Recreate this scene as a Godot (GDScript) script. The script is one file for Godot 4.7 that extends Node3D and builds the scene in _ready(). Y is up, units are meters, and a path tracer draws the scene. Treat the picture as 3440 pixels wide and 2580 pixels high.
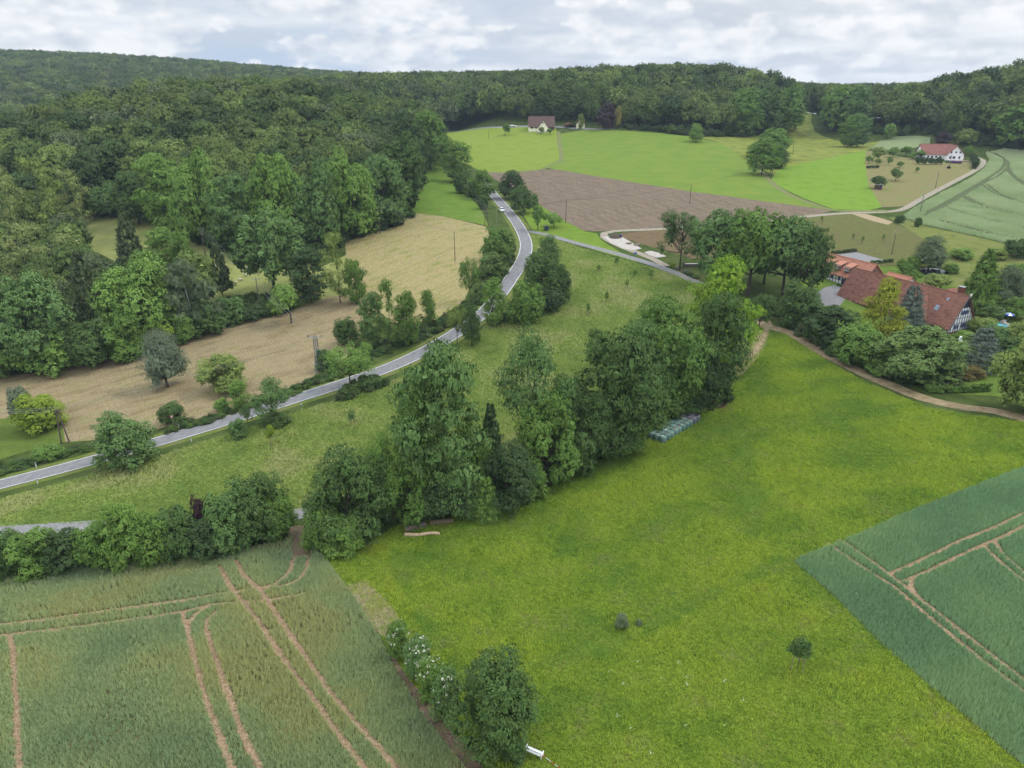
extends Node3D
# A wooded valley in early summer seen from about 55 m above the fields. Metres, y up; the view is along -z.

const CELL := 4.0
const X0 := -352.0
const Z0 := -640.0
const NX := 180
const NZ := 160
var hg := PackedFloat32Array()
var ng := PackedVector3Array()
var mv := PackedVector3Array()
var mc := PackedColorArray()
var mats := {}
var used_names := {}
var fine_noise: NoiseTexture2D
var rng := RandomNumberGenerator.new()
const KX = [0.0000, -0.4651, 0.4325, -0.6763, -0.3132, -0.0546, 0.2174, -0.0043, 0.2975, 0.5626, 0.4142, 0.7752, 0.9124, 0.8033, -0.8147, -0.5813, -0.2910, -0.1194, -0.8887, -0.6733, -0.4564, -0.2731, -0.0933, 0.0363, 0.0246, -0.0766, -1.2093, -0.8090, -0.6216, -0.4716, -0.9091, -1.5757, -0.3430, -0.4461, -0.3799, 0.5440, 0.3057, 0.4921, 0.3332, 1.2669, 0.7919, 0.2311, -0.1658, 0.2034, -0.4426, 1.1546, 1.2952, 2.4347, 2.0138, 2.1917, 2.4490, 2.6738, 1.5075, 1.6961, 3.1728, 1.1769, 1.1092, 1.0143, 1.4238, -1.5000, -1.8000, -1.3300, -0.8400, -0.5800, -2.4000, -2.8500, -3.0000, -3.3500, -0.7500, -4.2000, -2.5000, -6.0000, -3.0000, -5.0000, -8.0000, -2.0000, 1.0000, 5.0000, -1.0000, 0.0000, 1.0000, 2.0000, 0.5000, 2.0000, 0.0000, 2.8300, 3.0000, 3.4500, 3.3000, 4.0000, 4.3000, 4.8000, 3.6000, 6.0000, 3.7700, 2.5000, -4.0000, 4.0000, 10.0000, -12.0000, -13.0000, 10.0000, 7.0000, -7.0000, 5.0000, -5.0000, 0.0000, -4.0000, 4.0000, 0.0000]
const KZ = [-0.4534, -0.4615, -0.4292, -0.7683, -0.8689, -0.6166, -0.6817, -0.9435, -1.1912, -1.5793, -0.7649, -0.9440, -1.1459, -1.2620, -0.9638, -1.1121, -1.3284, -1.6260, -1.0707, -1.2024, -1.3757, -1.5270, -1.8070, -2.2973, -2.7171, -3.3459, -1.5525, -1.4098, -1.7914, -2.0294, -2.1903, -2.7890, -2.5686, -2.7019, -3.8693, -2.1313, -2.4037, -2.5759, -2.6497, -2.8480, -3.1627, -3.9203, -4.0005, -5.1672, -5.7102, -4.7463, -4.0331, -6.1812, -5.5043, -4.6188, -4.1966, -4.2253, -2.8858, -2.3483, -4.6188, -2.2526, -1.6946, -2.0405, -2.0516, -3.4500, -4.0000, -4.0500, -4.0500, -4.0000, -3.8500, -3.9500, -4.3000, -4.7000, -4.5000, -5.6000, -5.6000, -9.0000, -9.5000, -12.0000, -12.0000, -12.0000, -12.0000, -12.0000, -6.0000, -5.6000, -6.0000, -6.0000, -7.0000, -7.5000, -8.0000, -6.0000, -6.9000, -5.7000, -4.8000, -4.8000, -4.3000, -5.0000, -6.0000, -7.0000, -8.0000, -8.0000, -18.0000, -18.0000, -15.0000, -15.0000, -7.0000, -7.0000, -3.0000, -3.0000, -1.0000, -1.0000, 1.0000, 2.0000, 2.0000, 4.0000]
const KW = [0.6431, 1.7905, 0.4865, 8.0498, 0.5034, -1.6969, -5.6796, -1.8910, -5.1409, 0.1273, 7.4159, 2.9528, 2.9613, 0.3035, -3.9202, -1.5290, -4.1056, -18.1112, -4.9600, 0.1242, 2.7227, 13.6917, 15.2232, 2.2167, -3.0149, -2.6887, -2.7580, 5.3708, -8.5841, -7.8466, 7.7240, -6.5600, 8.1533, 0.1580, -19.0459, 1.7005, -5.4390, 0.5249, 0.8012, 7.4034, 2.4190, 8.3435, -2.2391, -12.9627, -40.9213, 3.9181, -0.9397, -8.2542, -25.3478, 5.5265, -6.9261, 17.3248, -8.5878, 3.0396, -69.7861, 1.6962, -9.3345, -1.2363, 1.8565, -3.1894, 3.4934, 4.3979, 21.9765, -4.6698, 16.1159, -6.3894, -10.8277, 1.7932, -3.2295, 0.3253, -2.8671, -0.6044, 0.0566, 0.6115, 1.0806, -0.8885, 0.6878, -0.5078, 16.9796, 36.4172, 0.4226, 28.5220, -2.6635, 2.3629, -0.5367, -4.6053, -3.7186, 14.6462, 57.8541, 3.7169, 0.2160, -0.9425, -11.5950, 1.2654, -0.9933, 0.2812, -0.2910, 0.1425, -0.0459, -0.2596, -0.1758, 0.0096, -0.1240, 1.0561, -0.9046, -0.1853, -0.1850, 0.1398, 0.1301, 0.0329]
const TA = [67.1307, 0.1915, -0.4618]
const P_WHEAT_LEFT = [-80.2, -76.7, -68.3, -77.8, -59.3, -78.2, -50.4, -79.2, -41.7, -81.1, -35.3, -82.7, -32.0, -85.0, -31.0, -87.0, -28.8, -84.5, -26.6, -81.4, -24.4, -78.4, -21.6, -74.2, -17.5, -67.7, -14.7, -62.7, -11.9, -57.3, -9.3, -52.8, -6.8, -49.0, -4.4, -45.6, -2.2, -42.1, -2.1, -39.1, -50.0, -40.0]
const P_MEADOW_MAIN = [-26.6, -81.4, -24.4, -78.4, -21.6, -74.2, -17.5, -67.7, -14.5, -63.1, -11.1, -57.4, -8.2, -53.4, -5.3, -49.8, -3.0, -46.5, -0.6, -42.5, -0.6, -39.1, 45.2, -37.0, 43.4, -43.1, 41.2, -50.3, 38.9, -58.8, 37.5, -67.1, 35.7, -74.2, 44.9, -78.3, 57.9, -85.1, 77.5, -94.3, 90.2, -100.4, 95.9, -107.9, 89.6, -112.2, 82.6, -116.7, 77.7, -121.4, 73.3, -140.1, 69.1, -169.6, 65.5, -172.0, 58.4, -157.9, 48.0, -144.0, 42.4, -127.8, 36.4, -125.4, 25.8, -116.5, 18.1, -109.7, 9.7, -105.3, 3.2, -94.8, -3.2, -91.7, -8.7, -90.6, -16.8, -88.7, -20.1, -84.4, -23.4, -81.4]
const P_WHEAT_RIGHT = [35.7, -74.2, 44.9, -78.3, 57.9, -85.1, 77.5, -94.3, 99.6, -105.7, 104.8, -94.8, 52.5, -36.7, 45.5, -37.0, 43.4, -43.1, 41.2, -50.3, 38.9, -58.8, 37.5, -67.1]
const P_ROADSIDE_MEADOW = [-86.5, -91.2, -91.8, -98.1, -85.1, -101.7, -75.2, -107.4, -64.3, -114.5, -53.7, -122.8, -43.9, -131.2, -34.9, -137.6, -25.8, -146.0, -15.7, -160.5, -7.9, -174.0, -2.6, -185.4, 1.9, -202.0, 6.4, -218.6, 8.4, -238.2, 7.5, -261.7, 12.5, -259.0, 23.1, -245.2, 35.8, -232.3, 46.0, -221.4, 54.0, -211.3, 57.3, -207.3, 55.7, -180.2, 57.7, -170.4, 60.9, -165.6, 50.8, -146.9, 43.1, -130.0, 25.2, -117.6, 10.6, -106.1, -0.4, -96.6, -11.7, -92.0, -21.3, -90.8, -29.9, -94.5, -34.4, -92.7, -45.0, -90.6, -60.3, -90.6, -71.0, -91.7]
const P_HAY_FIELD_LOWER = [-132.9, -153.5, -121.8, -156.6, -111.9, -158.7, -98.1, -164.8, -87.6, -175.2, -76.0, -183.7, -69.9, -188.2, -61.4, -194.6, -55.0, -201.6, -49.5, -204.5, -43.7, -195.6, -39.1, -181.6, -39.1, -163.0, -41.6, -152.1, -47.6, -144.6, -53.7, -138.1, -59.5, -132.5, -65.5, -128.5, -72.1, -124.7, -79.3, -122.7, -86.4, -122.5, -95.0, -135.4, -107.3, -134.6, -116.6, -131.2]
const P_LAWN_LEFT = [-116.6, -131.2, -107.3, -134.6, -95.0, -135.4, -86.4, -122.5, -91.9, -119.5, -95.4, -116.8, -102.8, -112.6]
const P_HAY_FIELD_UPPER = [-58.0, -246.6, -50.6, -254.8, -43.6, -263.5, -39.3, -287.7, -26.6, -283.4, -9.8, -269.4, -7.3, -254.9, -9.3, -231.7, -12.4, -204.5, -13.7, -191.8, -20.5, -181.4, -27.7, -179.5, -38.5, -184.7, -45.7, -202.5, -50.8, -216.0]
const P_SHEEP_PASTURE = [-174.3, -283.4, -166.0, -287.0, -152.3, -285.2, -136.7, -278.8, -113.0, -252.8, -97.9, -238.7, -86.7, -233.2, -76.2, -234.0, -61.4, -223.2, -50.1, -242.6, -43.9, -215.6, -42.6, -200.4, -49.2, -202.9, -55.0, -201.6, -61.4, -194.6, -69.9, -188.2, -76.0, -183.7, -83.5, -194.0, -97.7, -206.6, -112.8, -218.6, -130.2, -233.3, -144.9, -246.7, -155.5, -248.1]
const P_GREEN_STRIP = [-39.3, -287.7, -45.8, -326.5, -48.9, -378.0, -45.8, -404.8, -38.1, -402.2, -28.4, -371.5, -20.7, -339.3, -12.7, -299.2, -8.9, -271.0, -26.6, -283.4]
const P_PASTURE_CREAM_HOUSE = [-50.8, -574.4, -18.4, -535.8, 11.0, -526.0, 30.0, -520.7, 31.1, -504.9, 29.9, -464.2, 27.9, -421.3, 20.2, -407.6, 14.7, -396.4, 1.0, -397.1, -16.1, -401.1, -27.8, -419.7, -36.3, -446.3]
const P_GREEN_FIELD = [31.1, -504.9, 48.3, -510.4, 69.4, -504.3, 95.6, -494.8, 117.3, -482.8, 130.2, -463.3, 130.0, -400.7, 123.5, -350.3, 120.4, -319.0, 126.9, -289.9, 127.1, -285.7, 104.6, -301.3, 80.4, -321.4, 50.5, -357.8, 23.1, -391.9, 17.3, -400.4, 27.9, -421.3, 29.9, -464.2]
const P_PLOUGHED_FIELD = [-16.1, -401.1, 1.0, -397.1, 14.7, -396.4, 23.1, -391.9, 50.5, -357.8, 80.4, -321.4, 104.6, -301.3, 127.1, -285.7, 116.4, -276.9, 92.8, -269.5, 69.9, -267.8, 38.8, -267.2, 32.5, -265.2, 26.6, -266.8, 19.9, -283.2, 10.9, -315.1, 0.9, -353.6]
const P_BARE_PLOT = [36.6, -261.3, 50.4, -264.6, 67.5, -264.6, 76.5, -259.9, 74.3, -239.3, 67.1, -223.7, 59.9, -231.0, 51.2, -241.5, 43.3, -251.7]
const P_VALLEY_PASTURE = [120.6, -483.9, 138.0, -492.8, 174.1, -529.2, 202.4, -553.8, 212.7, -573.6, 224.0, -596.8, 279.2, -709.5, 228.3, -577.5, 222.7, -553.5, 227.0, -520.1, 230.6, -500.7, 256.2, -509.8, 219.8, -463.2, 185.3, -428.3, 160.7, -405.4, 142.2, -388.6, 130.3, -365.9, 130.0, -373.6, 130.0, -400.7, 130.2, -463.3]
const P_BRIGHT_PASTURE = [130.3, -365.9, 142.2, -388.6, 160.7, -405.4, 185.3, -428.3, 219.8, -463.2, 197.3, -414.3, 168.5, -346.0, 152.5, -298.3, 141.9, -289.8, 128.2, -288.4, 124.3, -307.8, 122.7, -325.6, 123.5, -350.3]
const P_ORCHARD_MEADOW = [219.8, -463.2, 224.8, -443.6, 235.7, -427.3, 247.5, -415.0, 261.7, -419.5, 246.2, -389.9, 215.8, -358.5, 185.6, -326.7, 165.0, -302.2, 152.5, -298.3, 168.5, -346.0, 197.3, -414.3]
const P_BARLEY_FAR = [280.8, -435.2, 294.0, -461.8, 307.2, -465.2, 321.9, -453.0, 330.9, -409.7, 162.4, -186.9, 167.1, -206.0, 168.1, -232.4, 161.2, -249.7, 152.2, -266.6, 152.6, -281.1, 165.7, -297.9, 192.0, -326.9, 230.0, -367.3, 255.0, -398.2]
const P_BARLEY_UPPER = [226.6, -472.8, 248.5, -506.4, 261.8, -511.9, 273.5, -504.7, 277.2, -497.0, 270.5, -484.3, 261.1, -479.1, 241.0, -465.2]
const P_FALLOW_FIELD = [108.3, -273.1, 122.9, -279.9, 136.3, -285.5, 140.7, -275.3, 143.0, -258.6, 141.5, -243.0, 136.4, -230.2, 124.2, -220.4, 115.1, -219.5, 102.9, -225.2, 99.9, -241.4, 97.4, -257.2]
const P_ROUGH_STRIP = [145.6, -278.0, 151.6, -279.2, 151.4, -265.0, 160.4, -248.4, 167.4, -231.3, 166.6, -205.2, 141.9, -170.0, 132.1, -175.6, 131.2, -192.7, 125.2, -208.3, 123.2, -218.4, 136.4, -230.2, 141.5, -243.0, 143.0, -258.6]
const P_GARDEN_LAWN = [77.6, -197.8, 100.9, -227.5, 115.1, -219.5, 123.2, -218.4, 125.2, -208.3, 131.2, -192.7, 132.1, -175.6, 137.8, -164.2, 104.3, -119.1, 92.9, -126.4, 81.8, -128.9, 77.7, -147.5, 72.8, -167.0, 70.5, -176.9]
const P_DRIVE_TRIANGLE = [7.9, -265.1, 4.5, -291.6, 0.8, -327.7, -4.8, -358.7, 1.3, -351.1, 10.9, -315.1, 19.9, -283.2, 26.9, -265.6, 31.3, -262.3, 32.0, -253.6, 36.8, -240.0, 41.5, -232.1, 40.6, -229.2, 30.5, -240.1, 21.9, -250.6, 14.1, -259.1]
const P_BARE_STRIP = [-14.0, -61.9, -11.9, -57.3, -9.3, -52.8, -6.8, -49.0, -4.4, -45.6, -2.2, -42.1, -0.6, -42.1, -3.0, -46.2, -5.3, -49.7, -8.2, -53.3, -11.0, -57.3, -13.4, -61.1]
const P_DRY_GRASS = [-21.1, -73.5, -18.9, -74.7, -15.6, -70.6, -13.1, -66.3, -13.3, -62.5, -15.8, -64.9, -18.6, -69.3]
const P_FLOWERS_UPPER = [15.7, -196.7, 32.1, -215.5, 41.7, -197.5, 34.4, -170.9, 19.3, -160.1, 7.9, -153.1, -5.3, -132.3, -8.7, -143.8, 1.6, -166.3]
const P_FLOWERS_LOWER = [9.5, -58.0, 19.4, -58.6, 23.9, -54.2, 21.9, -45.3, 10.1, -45.4, 7.3, -50.4]
const U_STREAM = [-27.0, -83.2, -24.5, -80.9, -20.3, -85.6, -16.2, -89.1, -8.8, -91.6, -3.3, -93.4, 3.2, -96.3, 9.8, -107.0, 18.4, -111.5, 26.0, -117.5, 36.7, -126.5, 43.5, -129.9, 48.4, -147.2, 39.6, -142.9, 27.4, -130.1, 17.0, -120.5, 7.7, -111.7, -0.5, -103.6, -7.8, -97.7, -18.5, -95.0, -27.2, -92.3]
const U_WOOD_FOOT = [-133.3, -157.2, -123.5, -159.1, -113.2, -160.9, -99.1, -166.7, -88.4, -177.2, -77.8, -185.2, -70.1, -188.8, -61.4, -194.6, -63.2, -201.8, -72.7, -197.1, -82.5, -191.1, -90.4, -188.2, -99.5, -180.0, -120.4, -173.2, -142.6, -170.4]
const U_HILL_FOOT = [-164.3, -283.4, -152.5, -285.6, -136.2, -277.8, -113.0, -252.8, -97.6, -237.7, -86.4, -232.3, -75.9, -232.8, -63.1, -230.6, -56.4, -246.5, -43.4, -262.3, -39.0, -287.8, -42.6, -306.3, -47.5, -277.8, -58.9, -255.1, -65.5, -241.0, -79.9, -241.6, -98.9, -250.6, -118.2, -266.1, -140.3, -287.4, -168.6, -292.2]
const U_ROAD_LEFT_A = [-94.0, -103.0, -90.8, -110.0, -84.8, -115.2, -76.8, -119.6, -79.5, -122.1, -86.6, -118.0, -93.8, -114.4, -98.4, -108.9]
const U_ROAD_LEFT_B = [-67.8, -122.3, -62.5, -125.6, -55.4, -131.7, -49.2, -136.3, -42.5, -144.5, -38.1, -147.8, -32.9, -153.8, -33.6, -158.0, -41.4, -153.4, -47.4, -143.8, -53.5, -137.4, -59.3, -131.8, -65.4, -128.3]
const U_ROAD_LEFT_C = [-33.4, -156.6, -26.8, -164.1, -17.4, -173.9, -11.8, -180.3, -8.5, -191.3, -3.6, -207.9, 0.6, -229.8, 1.0, -248.4, -1.8, -245.2, -3.2, -229.6, -7.8, -208.1, -12.4, -191.7, -18.0, -181.1, -24.7, -175.5, -35.0, -165.4]
const U_ROAD_RIGHT_A = [-35.8, -135.1, -27.8, -142.6, -26.3, -146.0, -31.6, -146.6, -36.5, -140.6]
const U_ROAD_RIGHT_B = [-5.5, -175.7, 1.7, -179.9, 12.0, -189.5, 15.7, -196.7, 14.3, -206.3, 8.4, -196.5, -0.8, -186.0]
const U_BANK = [-81.4, -188.1, -61.4, -194.6, -63.6, -203.3, -74.5, -203.2, -86.2, -201.6]
const U_HOUSE_FOOT = [70.5, -176.9, 72.2, -165.4, 77.0, -145.9, 82.6, -130.3, 87.0, -128.4, 92.0, -136.9, 88.2, -140.4, 83.1, -157.0, 79.0, -177.0, 74.1, -183.8]
const U_MIDDLE_FOOT = [70.2, -510.7, 90.5, -500.8, 112.2, -486.7, 136.8, -488.2, 173.4, -526.9, 197.6, -549.7, 199.2, -554.8, 139.8, -499.8, 114.2, -495.9, 71.0, -517.0]
const U_VALLEY = [197.6, -549.7, 207.0, -572.4, 215.5, -591.6, 223.6, -595.7, 279.2, -709.5, 280.3, -694.7, 235.5, -572.0, 240.9, -546.7, 251.9, -528.2, 279.7, -502.1, 287.0, -487.0, 296.7, -472.2, 316.5, -461.1, 318.5, -465.1, 290.0, -493.1, 256.5, -538.9, 242.3, -569.6, 318.3, -780.7, 215.5, -596.1, 203.6, -571.6]
const U_HEDGE = [-71.7, -77.2, -68.2, -77.5, -50.2, -78.8, -41.5, -80.4, -33.0, -84.7, -34.3, -87.3, -42.7, -83.5, -51.7, -81.8, -70.2, -80.5, -74.1, -80.4]
const U_COPSE = [65.5, -180.3, 74.1, -183.8, 81.4, -186.6, 85.5, -194.2, 78.3, -196.0, 70.0, -190.7]
const B_YELLOW_BAND = [29.9, -73.5, 33.0, -62.4, 34.8, -55.0, 36.4, -48.4, 37.4, -42.8]
const B_GREEN_EDGE = [-17.7, -81.9, -13.9, -70.4, -9.6, -61.8, -5.5, -55.3, -2.1, -50.8]
const B_DARK_EDGE = [-16.4, -81.9, -12.6, -70.3, -8.3, -61.8, -3.6, -55.2]
const B_MOW_LINE = [2.2, -58.4, 12.6, -62.2, 24.8, -69.5, 34.2, -74.3]
const B_MOW_LINE_UP = [32.9, -81.9, 36.7, -95.2, 40.8, -110.6, 42.9, -123.1]
const B_STREAM_EDGE = [-7.2, -88.5, 3.8, -92.6, 10.3, -102.7, 25.9, -112.5, 36.5, -122.1, 47.1, -134.2, 62.6, -164.0]
const L_ROAD = [-98.5, -100.8, -88.8, -107.0, -78.4, -113.1, -67.4, -120.4, -56.3, -128.8, -45.7, -137.6, -36.6, -145.0, -27.4, -153.5, -16.9, -168.5, -9.1, -181.2, -4.4, -194.6, -0.1, -212.0, 3.6, -230.0, 4.9, -248.9, 2.5, -273.1, -1.9, -300.5, -7.7, -334.6, -12.4, -363.9, -16.0, -385.8]
const L_LANE_GRAY = [-88.8, -91.5, -77.2, -90.3, -68.6, -90.2, -60.2, -90.3, -49.0, -90.4, -38.2, -91.4, -32.9, -92.2, -29.6, -93.5, -25.3, -96.6, -19.2, -99.5]
const L_DRIVE = [6.2, -265.0, 12.5, -260.9, 21.9, -251.2, 32.3, -241.7, 41.7, -231.1, 46.6, -224.6, 51.1, -217.7, 55.1, -210.1, 59.3, -204.5]
const L_FARM_LANE = [49.5, -224.5, 45.3, -234.4, 40.3, -242.4, 35.8, -250.6, 33.3, -257.5, 33.9, -262.7, 38.5, -265.4, 50.6, -265.8, 69.6, -266.6, 92.8, -269.5, 116.4, -276.9, 135.4, -283.7, 149.2, -289.3, 159.9, -295.8, 178.3, -316.6, 209.6, -351.2, 240.0, -384.5, 258.7, -406.9, 271.5, -428.2, 280.1, -446.7]
const L_TRACK_SAND = [66.5, -180.3, 65.8, -175.3, 69.8, -171.6, 72.3, -159.9, 75.3, -144.5, 77.9, -133.7, 80.1, -125.8, 84.1, -120.5, 88.4, -118.0, 90.7, -113.7, 95.9, -105.9]
const L_TRACK_LEFT = [66.5, -180.3, 63.8, -172.0, 59.9, -162.5, 54.0, -152.3, 48.6, -144.4]
const L_LANE_CREAM = [-50.7, -572.9, -28.9, -546.8, -8.5, -531.1, 11.0, -526.9, 30.1, -522.6, 42.5, -516.5, 57.7, -510.5, 70.4, -512.0]
const TRAM_LEFT = [[-65.5, -65.7, -60.6, -66.6, -54.8, -67.6, -49.0, -68.9, -40.7, -70.8, -37.0, -72.0, -34.7, -72.5, -30.8, -73.8], [-64.2, -64.0, -59.2, -64.6, -53.4, -65.5, -47.7, -66.6, -39.7, -68.5, -37.2, -69.7, -32.5, -70.4, -29.6, -70.8, -25.8, -72.1], [-58.0, -64.3, -55.9, -62.0, -52.4, -57.1, -48.0, -50.8, -44.8, -46.2, -41.1, -40.8], [-39.7, -68.3, -37.7, -65.3, -34.8, -60.3, -31.2, -54.5, -28.5, -50.5, -25.3, -45.9, -21.5, -40.6], [-35.6, -68.7, -36.1, -67.0, -34.9, -64.2, -32.3, -60.0, -28.8, -54.5, -25.5, -49.5, -22.8, -45.9, -19.1, -40.5], [-37.0, -69.7, -37.9, -68.0, -37.9, -65.9, -36.9, -63.9], [-39.1, -78.4, -35.5, -73.1, -32.2, -69.3, -28.9, -65.2, -24.5, -59.5, -20.7, -54.9, -16.2, -49.2, -13.3, -45.7, -9.4, -40.3], [-37.5, -79.9, -34.9, -75.9, -31.8, -72.8, -29.7, -69.9, -26.2, -65.2, -22.0, -59.5, -17.0, -53.1, -10.5, -45.7, -6.9, -40.3], [-29.8, -80.6, -29.3, -76.9, -30.2, -74.4, -31.5, -72.5], [-27.6, -80.5, -27.3, -76.1, -28.2, -74.3, -29.9, -73.4]]
const TRAM_RIGHT = [[41.1, -77.8, 41.3, -76.8, 43.1, -71.4, 44.7, -67.5, 45.6, -62.9, 46.7, -57.9, 47.6, -54.2, 48.6, -50.9, 49.8, -46.8], [42.8, -78.3, 43.1, -77.5, 44.7, -72.2, 45.8, -68.0, 46.5, -64.7, 47.7, -59.7, 48.6, -55.9, 49.6, -52.5, 50.9, -48.3], [45.5, -70.1, 50.5, -72.4, 57.2, -75.9, 62.5, -78.2, 68.9, -81.5, 76.7, -85.5], [46.2, -68.4, 50.2, -70.2, 58.1, -74.1, 63.5, -76.6, 66.8, -78.4, 74.0, -81.9], [59.2, -74.4, 59.0, -70.9, 59.3, -67.1, 60.2, -61.3], [61.1, -75.4, 60.3, -72.4, 60.4, -68.7, 61.2, -62.8], [47.4, -69.0, 46.5, -67.3, 46.3, -65.3]]
const TRAM_FAR = [[296.5, -462.1, 296.2, -452.3, 290.9, -436.8, 271.3, -404.6, 261.4, -390.6, 245.7, -371.8, 225.4, -350.8, 198.8, -321.8, 178.9, -300.1, 166.5, -288.1, 161.1, -282.3], [298.3, -460.5, 294.7, -444.8, 272.5, -409.7, 260.5, -392.8, 246.3, -376.0, 225.1, -352.6, 198.9, -324.2, 178.8, -302.2, 166.1, -289.4], [265.3, -395.0, 254.5, -373.6, 246.1, -352.1, 238.5, -330.8], [260.0, -388.4, 251.9, -369.5, 242.6, -346.6, 235.2, -325.8], [227.1, -350.8, 219.8, -329.8, 217.5, -318.4, 218.1, -308.9, 219.8, -298.2], [223.8, -348.0, 217.2, -328.2, 215.6, -315.3, 216.0, -305.6, 217.4, -294.7], [200.2, -322.6, 197.8, -306.5, 199.0, -296.1, 202.3, -284.6, 203.9, -274.9], [197.9, -320.2, 195.7, -305.0, 196.9, -292.6, 200.0, -281.2, 201.7, -271.6], [179.2, -300.1, 180.2, -286.7, 183.2, -272.8, 186.8, -261.0, 189.4, -253.7], [163.2, -274.1, 165.6, -266.2, 168.9, -253.8, 174.8, -242.7, 177.8, -236.6], [161.2, -274.0, 164.1, -263.6, 167.5, -251.5, 172.8, -239.7, 175.9, -233.8]]
const GATE_LINE = [-31.4, -90.1, -30.1, -85.8, -28.7, -80.2]
const WOODS = [
	[[-167.5, -284.3, -152.9, -286.6, -137.7, -281.3, -112.2, -255.1, -95.8, -241.6, -78.6, -237.1, -63.5, -238.7, -57.9, -250.0, -51.4, -259.3, -45.1, -267.5, -41.7, -294.6, -47.6, -348.5, -48.7, -386.2, -45.0, -409.4, -46.0, -440.0, -50.0, -500.0, -80.0, -545.0, -150.0, -560.0, -250.0, -540.0, -340.0, -500.0, -300.0, -430.0, -262.0, -380.0, -222.0, -320.0], 8.8, 1, "left hill wood", 16, 24],
	[[-146.6, -151.5, -124.3, -160.4, -114.0, -162.2, -100.8, -167.6, -90.0, -178.1, -80.1, -188.1, -87.7, -191.1, -104.3, -199.3, -118.1, -205.5, -137.5, -226.4, -155.0, -250.3, -166.0, -274.4, -168.4, -284.3, -230.0, -320.0, -290.0, -330.0, -330.0, -260.0], 6.5, 2, "lower left wood", 9, 19],
	[[-330.0, -620.0, -420.0, -630.0, -520.0, -560.0, -700.0, -600.0, -1000.0, -900.0, -1300.0, -1400.0, 0.0, -1400.0, 150.0, -1000.0, 60.0, -680.0, -40.0, -600.0, -46.0, -560.0, -140.0, -590.0, -230.0, -590.0], 10, 3, "far left ridge", 17, 26],
	[[-51.8, -587.2, -18.9, -551.1, 11.1, -534.8, 46.8, -531.5, 71.0, -517.0, 91.8, -508.1, 114.2, -495.9, 139.2, -497.4, 175.4, -533.3, 199.2, -554.8, 207.4, -572.4, 215.5, -591.6, 205.0, -600.0, 215.0, -628.0, 262.0, -690.0, 262.0, -800.0, 260.0, -1000.0, 0.0, -1000.0, -60.0, -700.0, -46.0, -580.0], 9.2, 4, "wood behind the cream house", 16, 26],
	[[280.3, -694.7, 235.5, -572.0, 240.9, -546.7, 251.9, -528.2, 268.6, -516.8, 279.7, -502.1, 287.0, -487.0, 296.7, -472.2, 316.5, -461.1, 332.3, -437.0, 520.0, -470.0, 620.0, -560.0, 700.0, -900.0, 300.0, -1000.0, 262.0, -800.0, 262.0, -690.0, 232.0, -630.0], 9.2, 5, "right hill wood", 16, 26]]
const WOOD_QUOTA = {"left hill wood": 70, "lower left wood": 45, "wood behind the cream house": 50, "right hill wood": 30}
const FOREST_TINTS = ["fdark", "fdeep", "fdeep", "fmid", "folive", "fmid", "fgrey", "flight"]
var FOREST_TONES := [Color(0.057564, 0.096186, 0.0328), Color(0.075276, 0.121278, 0.0369), Color(0.075276, 0.121278, 0.0369), Color(0.106272, 0.163098, 0.0451), Color(0.128412, 0.171462, 0.0492), Color(0.106272, 0.163098, 0.0451), Color(0.12177, 0.156825, 0.07175), Color(0.16605, 0.23001, 0.0615)]
const TONE_WORDS = ["darkest green", "deep green", "deep green", "mid green", "olive green", "mid green", "greyish green", "light green"]
const WOOD_MARKS = {
	"left hill wood": [["above the sheep pasture", -84.5, -236.0], ["near the pasture gap", -159.8, -285.5], ["above the upper hay field", -48.5, -262.3], ["by the green strip", -48.3, -372.7], ["behind the light front row", -119.7, -261.4]],
	"lower left wood": [["behind the big domed maple", -120.0, -170.5], ["behind the bright green maple", -96.9, -179.9], ["below the pasture gap", -123.9, -220.4], ["at the left picture edge", -126.5, -165.7], ["by the weeping birch", -86.5, -188.2]],
	"wood behind the cream house": [["left of the cream house", -30.1, -570.5], ["right behind the cream house", 24.2, -534.5], ["above the copper beech", 68.2, -519.8], ["above the big green field", 114.2, -495.9], ["by the sunny valley", 186.1, -545.9]],
	"right hill wood": [["by the sunny valley", 232.7, -567.1], ["above the pale upper crop", 266.0, -517.8], ["behind the white house", 287.0, -487.0], ["at the right picture edge", 310.0, -465.3]]}
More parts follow.
